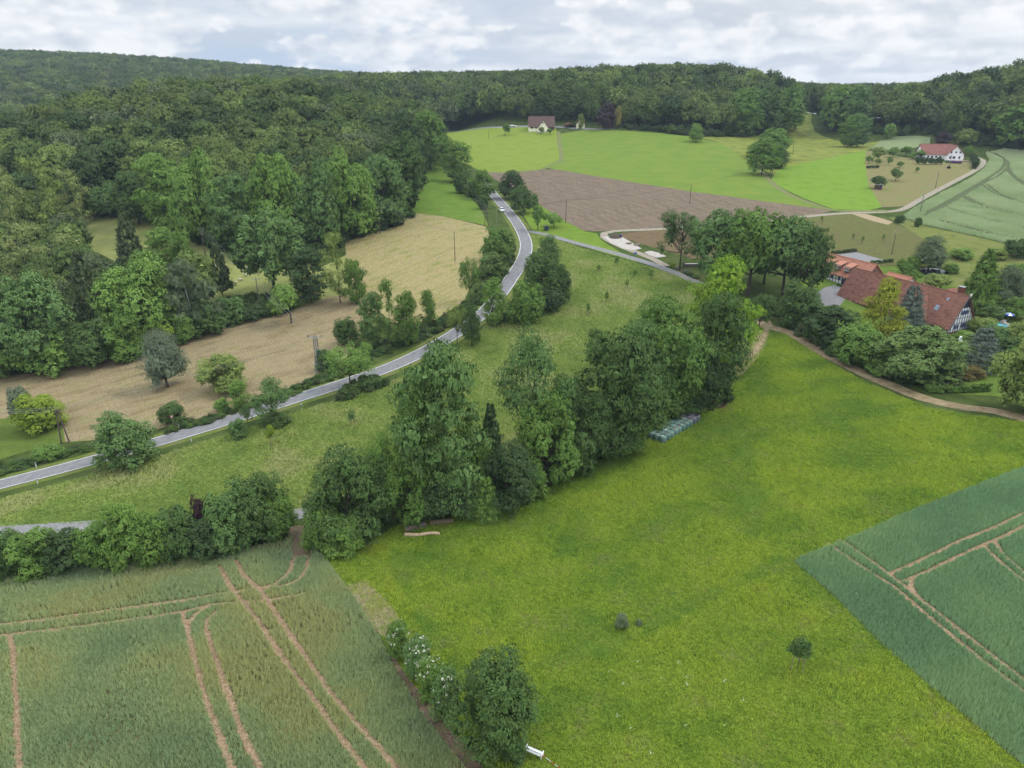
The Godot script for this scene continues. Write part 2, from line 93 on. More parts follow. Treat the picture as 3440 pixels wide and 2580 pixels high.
var known_trees := [
	Vector3(-67.6, -78.1, 3.6),
	Vector3(-62.9, -77.9, 3.4),
	Vector3(-58.6, -78.1, 2.9),
	Vector3(-54.9, -78.4, 2.8),
	Vector3(-51.0, -78.5, 2.8),
	Vector3(-47.9, -79.3, 2.8),
	Vector3(-44.8, -80.1, 2.9),
	Vector3(-38.8, -81.7, 3.0),
	Vector3(-41.2, -80.5, 2.8),
	Vector3(-42.2, -81.8, 1.3),
	Vector3(-36.4, -84.9, 4.5),
	Vector3(-33.2, -85.4, 2.6),
	Vector3(-23.0, -84.7, 5.0),
	Vector3(-26.3, -83.1, 2.8),
	Vector3(-23.0, -82.3, 3.1),
	Vector3(-18.7, -90.8, 3.8),
	Vector3(-10.3, -91.9, 6.1),
	Vector3(-15.1, -88.8, 3.5),
	Vector3(-10.2, -90.9, 4.0),
	Vector3(-3.3, -98.2, 3.1),
	Vector3(3.6, -106.7, 6.7),
	Vector3(-0.6, -92.8, 4.0),
	Vector3(6.2, -100.9, 5.0),
	Vector3(-3.9, -90.6, 2.4),
	Vector3(13.1, -106.5, 4.0),
	Vector3(17.8, -110.0, 6.9),
	Vector3(23.2, -120.5, 5.1),
	Vector3(28.1, -123.9, 6.7),
	Vector3(32.5, -127.2, 4.7),
	Vector3(39.6, -130.8, 5.8),
	Vector3(36.8, -128.8, 4.1),
	Vector3(45.5, -148.2, 6.6),
	Vector3(62.4, -171.0, 3.4),
	Vector3(19.3, -149.8, 2.6),
	Vector3(52.8, -220.3, 7.6),
	Vector3(59.9, -203.9, 8.3),
	Vector3(67.4, -198.4, 8.6),
	Vector3(77.8, -198.4, 8.1),
	Vector3(82.1, -192.8, 5.3),
	Vector3(75.3, -207.6, 6.5),
	Vector3(74.0, -176.0, 5.7),
	Vector3(77.2, -161.0, 6.2),
	Vector3(85.0, -155.6, 4.0),
	Vector3(77.2, -148.8, 5.3),
	Vector3(100.1, -172.0, 4.2),
	Vector3(84.1, -136.9, 8.4),
	Vector3(79.5, -141.8, 3.6),
	Vector3(100.3, -142.8, 4.6),
	Vector3(93.3, -117.2, 6.2),
	Vector3(93.7, -137.8, 2.5),
	Vector3(96.6, -138.2, 2.3),
	Vector3(111.9, -166.3, 2.3),
	Vector3(117.5, -168.7, 3.2),
	Vector3(125.1, -177.9, 3.6),
	Vector3(128.0, -215.2, 4.7),
	Vector3(125.0, -184.4, 5.2),
	Vector3(133.2, -185.9, 4.7),
	Vector3(136.0, -185.0, 1.5),
	Vector3(117.6, -210.2, 2.5),
	Vector3(122.5, -214.7, 2.3),
	Vector3(122.8, -198.5, 4.3),
	Vector3(118.3, -204.9, 1.9),
	Vector3(142.1, -222.8, 3.2),
	Vector3(132.8, -211.2, 2.1),
	Vector3(159.7, -223.2, 4.4),
	Vector3(114.4, -210.1, 1.4),
	Vector3(113.6, -209.3, 1.3),
	Vector3(11.1, -216.8, 3.1),
	Vector3(7.9, -189.8, 5.3),
	Vector3(12.8, -191.5, 3.6),
	Vector3(3.3, -177.4, 4.5),
	Vector3(9.3, -186.1, 4.5),
	Vector3(-4.8, -175.6, 2.8),
	Vector3(-9.8, -165.0, 2.1),
	Vector3(-13.6, -166.6, 2.5),
	Vector3(-5.1, -227.6, 5.3),
	Vector3(-6.2, -212.5, 4.2),
	Vector3(-11.8, -192.7, 3.1),
	Vector3(-21.9, -177.3, 2.2),
	Vector3(-34.5, -166.1, 2.9),
	Vector3(-29.7, -164.9, 3.4),
	Vector3(-25.6, -165.3, 2.7),
	Vector3(-41.1, -168.2, 3.0),
	Vector3(-34.8, -141.2, 5.0),
	Vector3(-42.8, -152.6, 2.3),
	Vector3(-46.7, -125.6, 4.0),
	Vector3(-55.8, -132.8, 1.9),
	Vector3(-46.6, -126.1, 2.9),
	Vector3(-51.8, -120.5, 1.7),
	Vector3(-51.8, -125.6, 1.2),
	Vector3(-68.5, -111.7, 5.1),
	Vector3(-67.7, -128.1, 2.4),
	Vector3(-62.8, -143.0, 5.0),
	Vector3(-77.1, -146.8, 4.3),
	Vector3(-94.8, -129.0, 4.6),
	Vector3(-98.9, -129.9, 2.0),
	Vector3(-59.7, -133.3, 1.5),
	Vector3(-60.2, -185.4, 4.3),
	Vector3(-86.0, -116.5, 2.6),
	Vector3(-114.9, -160.9, 9.2),
	Vector3(-94.8, -173.8, 9.8),
	Vector3(-109.6, -177.8, 5.5),
	Vector3(-84.4, -178.8, 5.9),
	Vector3(-121.0, -223.7, 4.7),
	Vector3(-84.6, -201.6, 3.7),
	Vector3(-70.2, -203.3, 9.6),
	Vector3(-58.2, -198.9, 5.5),
	Vector3(-49.5, -198.0, 4.8),
	Vector3(-44.5, -196.5, 3.1),
	Vector3(-111.0, -224.2, 5.0),
	Vector3(-103.5, -221.1, 3.8),
	Vector3(-119.5, -158.3, 6.0),
	Vector3(-109.7, -158.7, 5.7),
	Vector3(-101.5, -161.4, 5.3),
	Vector3(-95.1, -164.4, 5.1),
	Vector3(-89.6, -170.3, 4.2),
	Vector3(-85.7, -175.0, 4.5),
	Vector3(-80.7, -179.3, 4.6),
	Vector3(-76.7, -185.7, 4.0),
	Vector3(-72.8, -189.1, 4.4),
	Vector3(-66.2, -193.0, 3.9),
	Vector3(-158.8, -283.5, 6.5),
	Vector3(-143.1, -275.1, 7.4),
	Vector3(-126.3, -262.7, 8.7),
	Vector3(-107.6, -247.4, 8.8),
	Vector3(-92.3, -238.3, 7.6),
	Vector3(-77.1, -237.2, 7.9),
	Vector3(-65.1, -239.0, 7.9),
	Vector3(-55.8, -251.7, 8.6),
	Vector3(-47.1, -263.8, 8.4),
	Vector3(-43.7, -291.6, 8.8),
	Vector3(-48.6, -347.7, 8.6),
	Vector3(-43.6, -395.1, 10.3),
	Vector3(-171.2, -242.9, 7.2),
	Vector3(-162.4, -248.8, 7.8),
	Vector3(-158.5, -259.9, 6.8),
	Vector3(-142.3, -205.0, 7.2),
	Vector3(-141.9, -192.0, 5.2),
	Vector3(-131.6, -207.2, 6.3),
	Vector3(-27.3, -372.1, 7.0),
	Vector3(-22.4, -341.6, 4.7),
	Vector3(-12.8, -328.2, 5.0),
	Vector3(-17.8, -333.7, 3.8),
	Vector3(-12.2, -302.5, 2.3),
	Vector3(-0.2, -328.1, 5.4),
	Vector3(4.2, -294.5, 4.9),
	Vector3(9.0, -307.4, 2.4),
	Vector3(9.7, -266.7, 3.1),
	Vector3(15.9, -272.4, 3.2),
	Vector3(-4.7, -508.4, 3.1),
	Vector3(19.4, -508.2, 2.2),
	Vector3(25.2, -505.4, 1.9),
	Vector3(46.8, -514.3, 2.2),
	Vector3(63.3, -510.6, 5.6),
	Vector3(71.6, -511.8, 2.5),
	Vector3(113.9, -464.0, 4.3),
	Vector3(143.2, -412.8, 10.2),
	Vector3(123.8, -365.3, 7.7),
	Vector3(136.6, -388.0, 7.2),
	Vector3(217.0, -484.6, 6.0),
	Vector3(224.3, -484.8, 7.2),
	Vector3(253.7, -508.3, 5.0),
	Vector3(197.7, -549.8, 14.7),
	Vector3(174.2, -529.3, 14.8),
	Vector3(155.2, -509.6, 11.8),
	Vector3(237.3, -551.3, 13.4),
	Vector3(246.3, -545.3, 11.3),
	Vector3(247.3, -532.2, 5.2),
	Vector3(277.2, -481.9, 4.5),
	Vector3(289.5, -477.6, 6.5),
	Vector3(275.1, -448.7, 3.1),
	Vector3(313.0, -463.1, 14.2),
	Vector3(206.9, -418.9, 4.4),
	Vector3(222.8, -434.4, 3.2),
	Vector3(232.4, -439.3, 3.8),
	Vector3(197.3, -409.7, 2.0),
	Vector3(199.0, -404.0, 2.0),
	Vector3(206.3, -404.9, 1.5),
	Vector3(208.3, -397.7, 2.2),
	Vector3(187.1, -358.1, 3.2),
	Vector3(210.0, -382.4, 1.2),
	Vector3(167.4, -337.4, 3.8),
	Vector3(233.5, -427.1, 4.0),
	Vector3(145.4, -269.2, 1.9),
	Vector3(148.7, -262.6, 1.4),
	Vector3(-1.6, -47.7, 3.6),
	Vector3(-12.4, -60.3, 1.3),
	Vector3(-9.8, -57.1, 1.5),
	Vector3(-8.3, -54.4, 1.4),
	Vector3(-6.2, -51.3, 1.5),
	Vector3(0.2, -46.3, 1.2),
	Vector3(29.1, -55.7, 1.2),
	Vector3(12.5, -64.1, 0.7),
	Vector3(14.5, -64.5, 0.4),
	Vector3(27.1, -219.0, 0.9),
	Vector3(33.4, -224.8, 0.9),
	Vector3(37.5, -213.5, 0.9),
	Vector3(42.3, -211.8, 0.8),
	Vector3(33.7, -203.1, 0.8),
	Vector3(26.6, -192.8, 0.8),
	Vector3(20.4, -183.2, 0.7),
	Vector3(-44.2, -116.5, 1.0),
	Vector3(-31.2, -124.6, 1.0),
	Vector3(14.0, -189.6, 1.0),
	Vector3(-6.1, -95.8, 3.2),
	Vector3(9.5, -111.2, 4.0),
	Vector3(2.5, -96.7, 3.0),
	Vector3(18.7, -110.8, 4.2),
	Vector3(10.3, -103.5, 3.4),
	Vector3(-20.2, -89.5, 3.4),
	Vector3(-14.0, -91.1, 3.4),
	Vector3(-6.7, -91.6, 2.8),
	Vector3(130.5, -189.7, 2.8),
	Vector3(117.3, -163.2, 2.9),
	Vector3(130.3, -176.4, 3.1),
	Vector3(122.3, -161.4, 3.1),
	Vector3(114.8, -154.4, 3.2),
	Vector3(110.0, -142.9, 3.0),
	Vector3(100.0, -150.5, 2.7),
	Vector3(148.3, -204.9, 3.3),
	Vector3(152.1, -221.5, 2.9),
	Vector3(119.7, -190.2, 2.6),
	Vector3(124.4, -177.7, 2.4),
	Vector3(123.2, -186.2, 2.5),
	Vector3(231.7, -605.4, 4.8),
	Vector3(279.2, -709.6, 6.5)]

# ---------------------------------------------------------------- naming and nodes
func numbered(called: String) -> String:
	if not used_names.has(called):
		used_names[called] = 0
		return called
	used_names[called] += 1
	return "%s_%03d" % [called, used_names[called]]

func tag(o: Node, label: String, category := "", group := "", kind := "") -> void:
	if label != "": o.set_meta("label", label)
	if category != "": o.set_meta("category", category)
	if group != "": o.set_meta("group", group)
	if kind != "": o.set_meta("kind", kind)

func thing(called: String, label: String, category: String, at: Vector3, turn := 0.0, group := "") -> Node3D:
	var o := Node3D.new()
	o.name = numbered(called)
	add_child(o, true)
	o.position = at
	o.rotation.y = turn
	tag(o, label, category, group)
	return o

func part(called: String, mesh: Mesh, m: Material, parent: Node3D) -> MeshInstance3D:
	var o := MeshInstance3D.new()
	o.name = called
	o.mesh = mesh
	o.material_override = m
	parent.add_child(o, true)
	return o

func single(called: String, mesh: Mesh, m: Material, label: String, category: String, at := Vector3.ZERO, turn := 0.0, group := "", kind := "") -> MeshInstance3D:
	var o := MeshInstance3D.new()
	o.name = numbered(called)
	o.mesh = mesh
	o.material_override = m
	add_child(o, true)
	o.position = at
	o.rotation.y = turn
	tag(o, label, category, group, kind)
	return o

# ---------------------------------------------------------------- materials
func lin(r: float, g: float, b: float) -> Color:
	return Color(r, g, b).linear_to_srgb()

func mat(called: String, c: Color, rough := 0.85, metal := 0.0) -> StandardMaterial3D:
	if mats.has(called): return mats[called]
	var m := StandardMaterial3D.new()
	m.resource_name = called
	m.albedo_color = c
	m.roughness = rough
	m.metallic = metal
	m.metallic_specular = 0.3
	mats[called] = m
	return m

func noise_tex(seed_: int, freq: float, octaves: int, cols: Array, size := 512, stretch := 1) -> NoiseTexture2D:
	var n := FastNoiseLite.new()
	n.noise_type = FastNoiseLite.TYPE_SIMPLEX_SMOOTH
	n.seed = seed_
	n.frequency = freq
	n.fractal_octaves = octaves
	n.fractal_gain = 0.6
	var g := Gradient.new()
	var offs := PackedFloat32Array()
	var cc := PackedColorArray()
	for i in cols.size():
		offs.append(0.12 + 0.76 * float(i) / maxf(1.0, cols.size() - 1))
		cc.append((cols[i] as Color))
	g.offsets = offs
	g.colors = cc
	var t := NoiseTexture2D.new()
	t.width = size
	t.height = size / stretch
	t.seamless = true
	t.seamless_blend_skirt = 0.25
	t.noise = n
	t.color_ramp = g
	return t

# a ground material: broad patches of colour (tile metres wide), over them fine mottling
func field(called: String, cols: Array, tile: float, octaves := 4, freq := 0.012, squeeze := 1.0, fine_tile := 5.0, fine_squeeze := 1.0) -> StandardMaterial3D:
	if mats.has(called): return mats[called]
	var m := mat(called, Color.WHITE, 0.95)
	m.metallic_specular = 0.1
	m.albedo_texture = noise_tex(hash(called) % 1000, freq, octaves, cols)
	m.uv1_scale = Vector3(squeeze / tile, 1.0 / tile, 1)
	m.detail_enabled = true
	m.detail_blend_mode = BaseMaterial3D.BLEND_MODE_MUL
	m.detail_uv_layer = BaseMaterial3D.DETAIL_UV_2
	m.detail_albedo = fine_noise
	m.uv2_scale = Vector3(fine_squeeze / fine_tile, 1.0 / fine_tile, 1)
	return m

func leafy(called: String, r: float, g: float, b: float) -> StandardMaterial3D:
	if mats.has(called): return mats[called]
	var m := mat(called, lin(r, g, b), 0.7)
	m.metallic_specular = 0.22
	m.vertex_color_use_as_albedo = true
	m.backlight_enabled = true
	m.backlight = Color(0.22, 0.22, 0.22)
	return m

# ---------------------------------------------------------------- mesh pieces
func tri(a: Vector3, b: Vector3, c: Vector3, col := Color.WHITE) -> void:
	mv.append(a); mv.append(b); mv.append(c)
	mc.append(col); mc.append(col); mc.append(col)

func quad(a: Vector3, b: Vector3, c: Vector3, d: Vector3, col := Color.WHITE) -> void:
	tri(a, b, c, col)
	tri(a, c, d, col)

func built(colours := false, smooth := false) -> ArrayMesh:
	var arr := []
	arr.resize(Mesh.ARRAY_MAX)
	arr[Mesh.ARRAY_VERTEX] = mv
	if colours: arr[Mesh.ARRAY_COLOR] = mc
	var m := ArrayMesh.new()
	if smooth:
		var st := SurfaceTool.new()
		st.begin(Mesh.PRIMITIVE_TRIANGLES)
		st.set_smooth_group(0)
		for i in mv.size():
			if colours: st.set_color(mc[i])
			st.add_vertex(mv[i])
		st.generate_normals()
		m = st.commit()
	else:
		m.add_surface_from_arrays(Mesh.PRIMITIVE_TRIANGLES, arr)
	mv = PackedVector3Array()
	mc = PackedColorArray()
	return m

func box(c: Vector3, s: Vector3, b := Basis(), col := Color.WHITE) -> void:
	var h := s * 0.5
	var p := []
	for k in 8:
		p.append(c + b * Vector3(h.x * (1 if k & 1 else -1), h.y * (1 if k & 2 else -1), h.z * (1 if k & 4 else -1)))
	quad(p[4], p[6], p[7], p[5], col)
	quad(p[1], p[3], p[2], p[0], col)
	quad(p[5], p[7], p[3], p[1], col)
	quad(p[0], p[2], p[6], p[4], col)
	quad(p[2], p[3], p[7], p[6], col)
	quad(p[0], p[4], p[5], p[1], col)

func boxm(c: Vector3, s: Vector3, b := Basis()) -> ArrayMesh:
	box(c, s, b)
	return built()

# a bar of square-ish section from a to b
func bar(a: Vector3, b: Vector3, w: float, t: float, up := Vector3.UP) -> void:
	var d := (b - a).normalized()
	var s := d.cross(up).normalized()
	if s.length() < 0.5: s = d.cross(Vector3.RIGHT).normalized()
	var u := s.cross(d).normalized()
	box((a + b) * 0.5, Vector3(t, w, (b - a).length()), Basis(s, u, -d))

func tube(a: Vector3, b: Vector3, ra: float, rb: float, sides := 6, col := Color.WHITE, caps := false) -> void:
	var d := (b - a).normalized()
	var s := d.cross(Vector3(0.31, 0.2, 0.93)).normalized()
	var u := s.cross(d)
	for k in sides:
		var t0 := TAU * k / sides
		var t1 := TAU * (k + 1) / sides
		var e0 := s * cos(t0) + u * sin(t0)
		var e1 := s * cos(t1) + u * sin(t1)
		quad(a + e0 * ra, a + e1 * ra, b + e1 * rb, b + e0 * rb, col)
		if caps:
			tri(b, b + e0 * rb, b + e1 * rb, col)
			tri(a, a + e1 * ra, a + e0 * ra, col)

func lathe(profile: Array, sides: int, col := Color.WHITE) -> void:
	for i in profile.size() - 1:
		var p: Vector2 = profile[i]
		var q: Vector2 = profile[i + 1]
		for k in sides:
			var t0 := TAU * k / sides
			var t1 := TAU * (k + 1) / sides
			var a := Vector3(cos(t0) * p.x, p.y, sin(t0) * p.x)
			var b := Vector3(cos(t1) * p.x, p.y, sin(t1) * p.x)
			var c := Vector3(cos(t1) * q.x, q.y, sin(t1) * q.x)
			var d := Vector3(cos(t0) * q.x, q.y, sin(t0) * q.x)
			if p.x < 0.001: tri(a, d, c, col)
			elif q.x < 0.001: tri(a, d, b, col)
			else: quad(a, d, c, b, col)

# ---------------------------------------------------------------- terrain
func tps(x: float, z: float) -> float:
	var u := x / 100.0
	var v := z / 100.0
	var h := TA[0] + TA[1] * u + TA[2] * v
	for i in KX.size():
		var dx: float = u - KX[i]
		var dz: float = v - KZ[i]
		var r2 := dx * dx + dz * dz + 1e-9
		h += 0.5 * r2 * log(r2) * KW[i]
	return h

func make_grid() -> void:
	hg.resize((NX + 1) * (NZ + 1))
	ng.resize(hg.size())
	for j in NZ + 1:
		for i in NX + 1:
			hg[j * (NX + 1) + i] = tps(X0 + i * CELL, Z0 + j * CELL)
	for j in NZ + 1:
		for i in NX + 1:
			var l := hg[j * (NX + 1) + maxi(i - 1, 0)]
			var r := hg[j * (NX + 1) + mini(i + 1, NX)]
			var d := hg[maxi(j - 1, 0) * (NX + 1) + i]
			var e := hg[mini(j + 1, NZ) * (NX + 1) + i]
			ng[j * (NX + 1) + i] = Vector3(l - r, 2.0 * CELL, d - e).normalized()

func gy(x: float, z: float) -> float:
	var fx := (x - X0) / CELL
	var fz := (z - Z0) / CELL
	var i := int(floor(fx))
	var j := int(floor(fz))
	if i < 0 or j < 0 or i >= NX or j >= NZ: return tps(x, z)
	fx -= i
	fz -= j
	var k := j * (NX + 1) + i
	var a := hg[k]
	var c := hg[k + NX + 2]
	if fx >= fz:
		var b := hg[k + 1]
		return a + (b - a) * fx + (c - b) * fz
	var d := hg[k + NX + 1]
	return a + (c - d) * fx + (d - a) * fz

func gn(x: float, z: float) -> Vector3:
	var i := clampi(int(round((x - X0) / CELL)), 0, NX)
	var j := clampi(int(round((z - Z0) / CELL)), 0, NZ)
	return ng[j * (NX + 1) + i]

func on(x: float, z: float, lift := 0.0) -> Vector3:
	return Vector3(x, gy(x, z) + lift, z)

func poly_of(a: Array) -> PackedVector2Array:
	var p := PackedVector2Array()
	for k in range(0, a.size(), 2):
		p.append(Vector2(a[k], a[k + 1]))
	return p

# a closed strip of the given half width along a line
func ribbon(line: PackedVector2Array, half: float, ends := true) -> Array:
	var out := []
	var got := Geometry2D.offset_polyline(line, half, Geometry2D.JOIN_ROUND, Geometry2D.END_BUTT)
	for g in got:
		if not Geometry2D.is_polygon_clockwise(g): out.append(g)
	return out

func smooth_line(p: PackedVector2Array, step := 3.0) -> PackedVector2Array:
	var out := PackedVector2Array()
	for i in p.size() - 1:
		var a := p[maxi(i - 1, 0)]
		var b := p[i]
		var c := p[i + 1]
		var d := p[mini(i + 2, p.size() - 1)]
		var n := maxi(1, int(b.distance_to(c) / step))
		for k in n:
			out.append(b.cubic_interpolate(c, a, d, float(k) / n))
	out.append(p[p.size() - 1])
	return out

var sv := PackedVector3Array()
var sn := PackedVector3Array()
var su := PackedVector2Array()

func sheet_point(p: Vector2, lift: float, turn: Vector2) -> void:
	sv.append(Vector3(p.x, gy(p.x, p.y) + lift, p.y))
	sn.append(gn(p.x, p.y))
	su.append(Vector2(p.x * turn.x + p.y * turn.y, -p.x * turn.y + p.y * turn.x))

func sheet_add(poly: PackedVector2Array, lift: float, turn: Vector2) -> void:
	var box2 := Rect2(poly[0], Vector2.ZERO)
	for p in poly: box2 = box2.expand(p)
	var i0 := clampi(int(floor((box2.position.x - X0) / CELL)), 0, NX - 1)
	var i1 := clampi(int(floor((box2.end.x - X0) / CELL)), 0, NX - 1)
	var j0 := clampi(int(floor((box2.position.y - Z0) / CELL)), 0, NZ - 1)
	var j1 := clampi(int(floor((box2.end.y - Z0) / CELL)), 0, NZ - 1)
	var cut := {}
	for k in poly.size():
		var a := poly[k]
		var b := poly[(k + 1) % poly.size()]
		var n := int(ceil(a.distance_to(b) / 0.4)) + 1
		for s in n + 1:
			var q := a.lerp(b, float(s) / n)
			cut[int(floor((q.y - Z0) / CELL)) * 10000 + int(floor((q.x - X0) / CELL))] = true
	for j in range(j0, j1 + 1):
		for i in range(i0, i1 + 1):
			var a := Vector2(X0 + i * CELL, Z0 + j * CELL)
			var b := a + Vector2(CELL, 0)
			var c := a + Vector2(CELL, CELL)
			var d := a + Vector2(0, CELL)
			if cut.has(j * 10000 + i):
				for t in [PackedVector2Array([a, b, c]), PackedVector2Array([a, c, d])]:
					for piece in Geometry2D.intersect_polygons(t, poly):
						if piece.size() < 3: continue
						var idx := Geometry2D.triangulate_polygon(piece)
						for k in range(0, idx.size(), 3):
							var p: Vector2 = piece[idx[k]]
							var q: Vector2 = piece[idx[k + 1]]
							var r: Vector2 = piece[idx[k + 2]]
							var area := (q - p).cross(r - p)
							if absf(area) < 1e-5: continue
							sheet_point(p, lift, turn)
							sheet_point(q if area > 0 else r, lift, turn)
							sheet_point(r if area > 0 else q, lift, turn)
			elif Geometry2D.is_point_in_polygon(a + Vector2(CELL * 0.5, CELL * 0.5), poly):
				for p in [a, b, c, a, c, d]: sheet_point(p, lift, turn)

func sheet_mesh() -> ArrayMesh:
	var arr := []
	arr.resize(Mesh.ARRAY_MAX)
	arr[Mesh.ARRAY_VERTEX] = sv
	arr[Mesh.ARRAY_NORMAL] = sn
	arr[Mesh.ARRAY_TEX_UV] = su
	arr[Mesh.ARRAY_TEX_UV2] = su
	var m := ArrayMesh.new()
	m.add_surface_from_arrays(Mesh.PRIMITIVE_TRIANGLES, arr)
	sv = PackedVector3Array()
	sn = PackedVector3Array()
	su = PackedVector2Array()
	return m

func sheet(called: String, polys: Array, lift: float, m: Material, label: String, category: String, angle := 0.0, parent: Node3D = null) -> void:
	for p in polys: sheet_add(p, lift, Vector2(cos(angle), sin(angle)))
	if sv.is_empty():
		print("empty sheet ", called)
		return
	if parent:
		part(called, sheet_mesh(), m, parent)
	else:
		single(called, sheet_mesh(), m, label, category, Vector3.ZERO, 0.0, "", "structure")

func far_ground() -> void:
	var step := 40.0
	var x1 := X0 + NX * CELL
	var z1 := Z0 + NZ * CELL
	for j in 72:
		for i in 120:
			var a := Vector2(-2400 + i * step, -2400 + j * step)
			if a.x >= X0 and a.x + step <= x1 and a.y >= Z0 and a.y + step <= z1: continue
			var ps := [a, a + Vector2(step, 0), a + Vector2(step, step), a, a + Vector2(step, step), a + Vector2(0, step)]
			for p in ps:
				var inside: bool = p.x > X0 + 1 and p.x < x1 - 1 and p.y > Z0 + 1 and p.y < z1 - 1
				sv.append(Vector3(p.x, tps(p.x, p.y) - (1.0 if inside else 0.0), p.y))
				sn.append(Vector3.UP)
				su.append(p)

# ---------------------------------------------------------------- plants
func rv() -> Vector3:
	while true:
		var v := Vector3(rng.randf_range(-1, 1), rng.randf_range(-1, 1), rng.randf_range(-1, 1))
		var l := v.length()
		if l < 1.0 and l > 0.05: return v / l
	return Vector3.UP

# lobes: [centre, radii]. Each lobe carries sprays of leaves on its outer, upper skin, so that light tops and dark gaps show
func crown(lobes: Array, n: int, size: float, droop := 0.3, slim := 0.55, loose := 0.14, per := 16, spray := 0.34, core := 1.0) -> ArrayMesh:
	var cs := PackedVector3Array()
	var rs := PackedVector3Array()
	var acc := PackedFloat32Array()
	var tones := PackedFloat32Array()
	var total := 0.0
	for l in lobes:
		cs.append(l[0])
		rs.append(l[1])
		total += l[1].x * l[1].y
		acc.append(total)
		tones.append(rng.randf_range(0.86, 1.14))
	# larger sprays inside each lobe close the crown as the mass of inner twigs and leaves does
	for k in cs.size():
		for m in int(28.0 * core):
			var e := rv()
			var p := cs[k] + e * rs[k] * rng.randf_range(0.1, 0.66)
			if p.y < 0.0: continue
			var nrm := (e + rv() * 0.8 + Vector3(0, 0.5, 0)).normalized()
			var along := (rv() - nrm * 0.1).cross(nrm).normalized()
			var side := nrm.cross(along)
			var s := size * rng.randf_range(1.0, 1.7)
			var t := tones[k] * rng.randf_range(0.85, 1.15)
			var col := Color(t, t, t)
			var q := [p + along * s, p + (along * 0.3 + side) * s, p - along * s, p + (along * 0.3 - side) * s]
			tri(q[0], q[1], q[2], col)
			tri(q[0], q[2], q[3], col)
	var made := 0
	var tries := 0
	while made < n and tries < n:
		tries += 1
		var k := mini(acc.bsearch(rng.randf() * total), cs.size() - 1)
		var d := rv()
		if d.y < -0.2 and rng.randf() < 0.7: d.y = -d.y
		var c := cs[k] + d * rs[k] * (1.0 - loose * rng.randf() * rng.randf())
		var hidden := false
		for q in cs.size():
			if q == k: continue
			if ((c - cs[q]) / rs[q]).length_squared() < 0.55:
				hidden = true
				break
		if hidden and rng.randf() > loose * 0.5: continue
		var sr: Vector3 = rs[k] * spray * rng.randf_range(0.7, 1.25)
		var ct := tones[k] * rng.randf_range(0.82, 1.18)
		var warm := rng.randf_range(0.92, 1.1)
		for m in per:
			var e := rv()
			if e.y < -0.1: e.y *= -0.6
			var p := c + e * sr * (1.0 - 0.4 * rng.randf() * rng.randf())
			if p.y < 0.0: continue
			made += 1
			var nrm := (e * 0.9 + d * 0.6 + rv() * 0.35 + Vector3(0, 0.3, 0)).normalized()
			var along := rv() * 0.7 + e * 0.6 - Vector3(0, droop * 2.0, 0)
			along = (along - nrm * along.dot(nrm)).normalized()
			var side := nrm.cross(along)
			var s := size * rng.randf_range(0.6, 1.35)
			var w := s * slim
			var t := ct * rng.randf_range(0.8, 1.2)
			var col := Color(t * warm, t, t * rng.randf_range(0.8, 1.2))
			var tip := p + along * s * 0.5 - nrm * s * 0.14
			var tail := p - along * s * 0.5 - nrm * s * 0.06
			tri(tail, p + side * w * 0.5, tip, col)
			tri(tail, tip, p - side * w * 0.5, col)
	return built(true)

func lobes_round(n: int, cy: float, ry: float, rx: float, lr: float, up := 0.0) -> Array:
	var out := []
	for i in n:
		var d := rv()
		if d.y < -0.75: d.y *= -1.0
		var f := rng.randf_range(0.5, 0.95)
		var c := Vector3(d.x * (rx - lr) * f * 1.15, cy + d.y * (ry - lr * 0.9) * f * 1.1 + up * absf(d.y) * 0.05, d.z * (rx - lr) * f * 1.15)
		var r := lr * rng.randf_range(0.75, 1.3)
		out.append([c, Vector3(r, r * 0.85, r)])
	return out

func lobes_tall(n: int, y0: float, top: float, lr: float) -> Array:
	var out := []
	for i in n:
		var t := (i + rng.randf()) / n
		var y := lerpf(y0, top, t)
		var prof := 0.42 * pow(sin(PI * clampf(0.16 + t * 0.72, 0, 1)), 0.8)
		var a := rng.randf() * TAU
		var f := (prof - lr * 0.5) * rng.randf_range(0.35, 1.05)
		var r := lr * rng.randf_range(0.75, 1.25)
		out.append([Vector3(cos(a) * f, y, sin(a) * f), Vector3(r, r * 0.62, r)])
	return out

func lobes_bush(n: int, lr: float) -> Array:
	var out := []
	for i in n:
		var a := rng.randf() * TAU
		var y := rng.randf()
		var prof := sqrt(maxf(0.0, 1.0 - pow(maxf(y - 0.25, 0.0) / 0.85, 2.0)))
		var f := (0.5 - lr) * prof * rng.randf_range(0.45, 1.1)
		var r := lr * rng.randf_range(0.75, 1.3)
		out.append([Vector3(cos(a) * f, 0.12 + y * (0.84 - lr), sin(a) * f), Vector3(r, r * 1.1, r)])
	return out

func lobes_spruce(tiers: int, y0: float, full: float) -> Array:
	var out := []
	for i in tiers:
		var t := float(i) / tiers
		var y := lerpf(y0, 0.96, t)
		var r := 0.5 * pow(1.0 - t, full) + 0.03
		var m := int(5 + 5 * (1.0 - t))
		for k in m:
			var a := TAU * (k + rng.randf() * 0.6) / m + i * 1.3
			var f := r * rng.randf_range(0.55, 0.78)
			var l := r * rng.randf_range(0.3, 0.42)
			out.append([Vector3(cos(a) * f, y - f * 0.12 + rng.randf_range(-0.015, 0.015), sin(a) * f), Vector3(maxf(l, 0.03), 0.028, maxf(l, 0.03))])
	return out

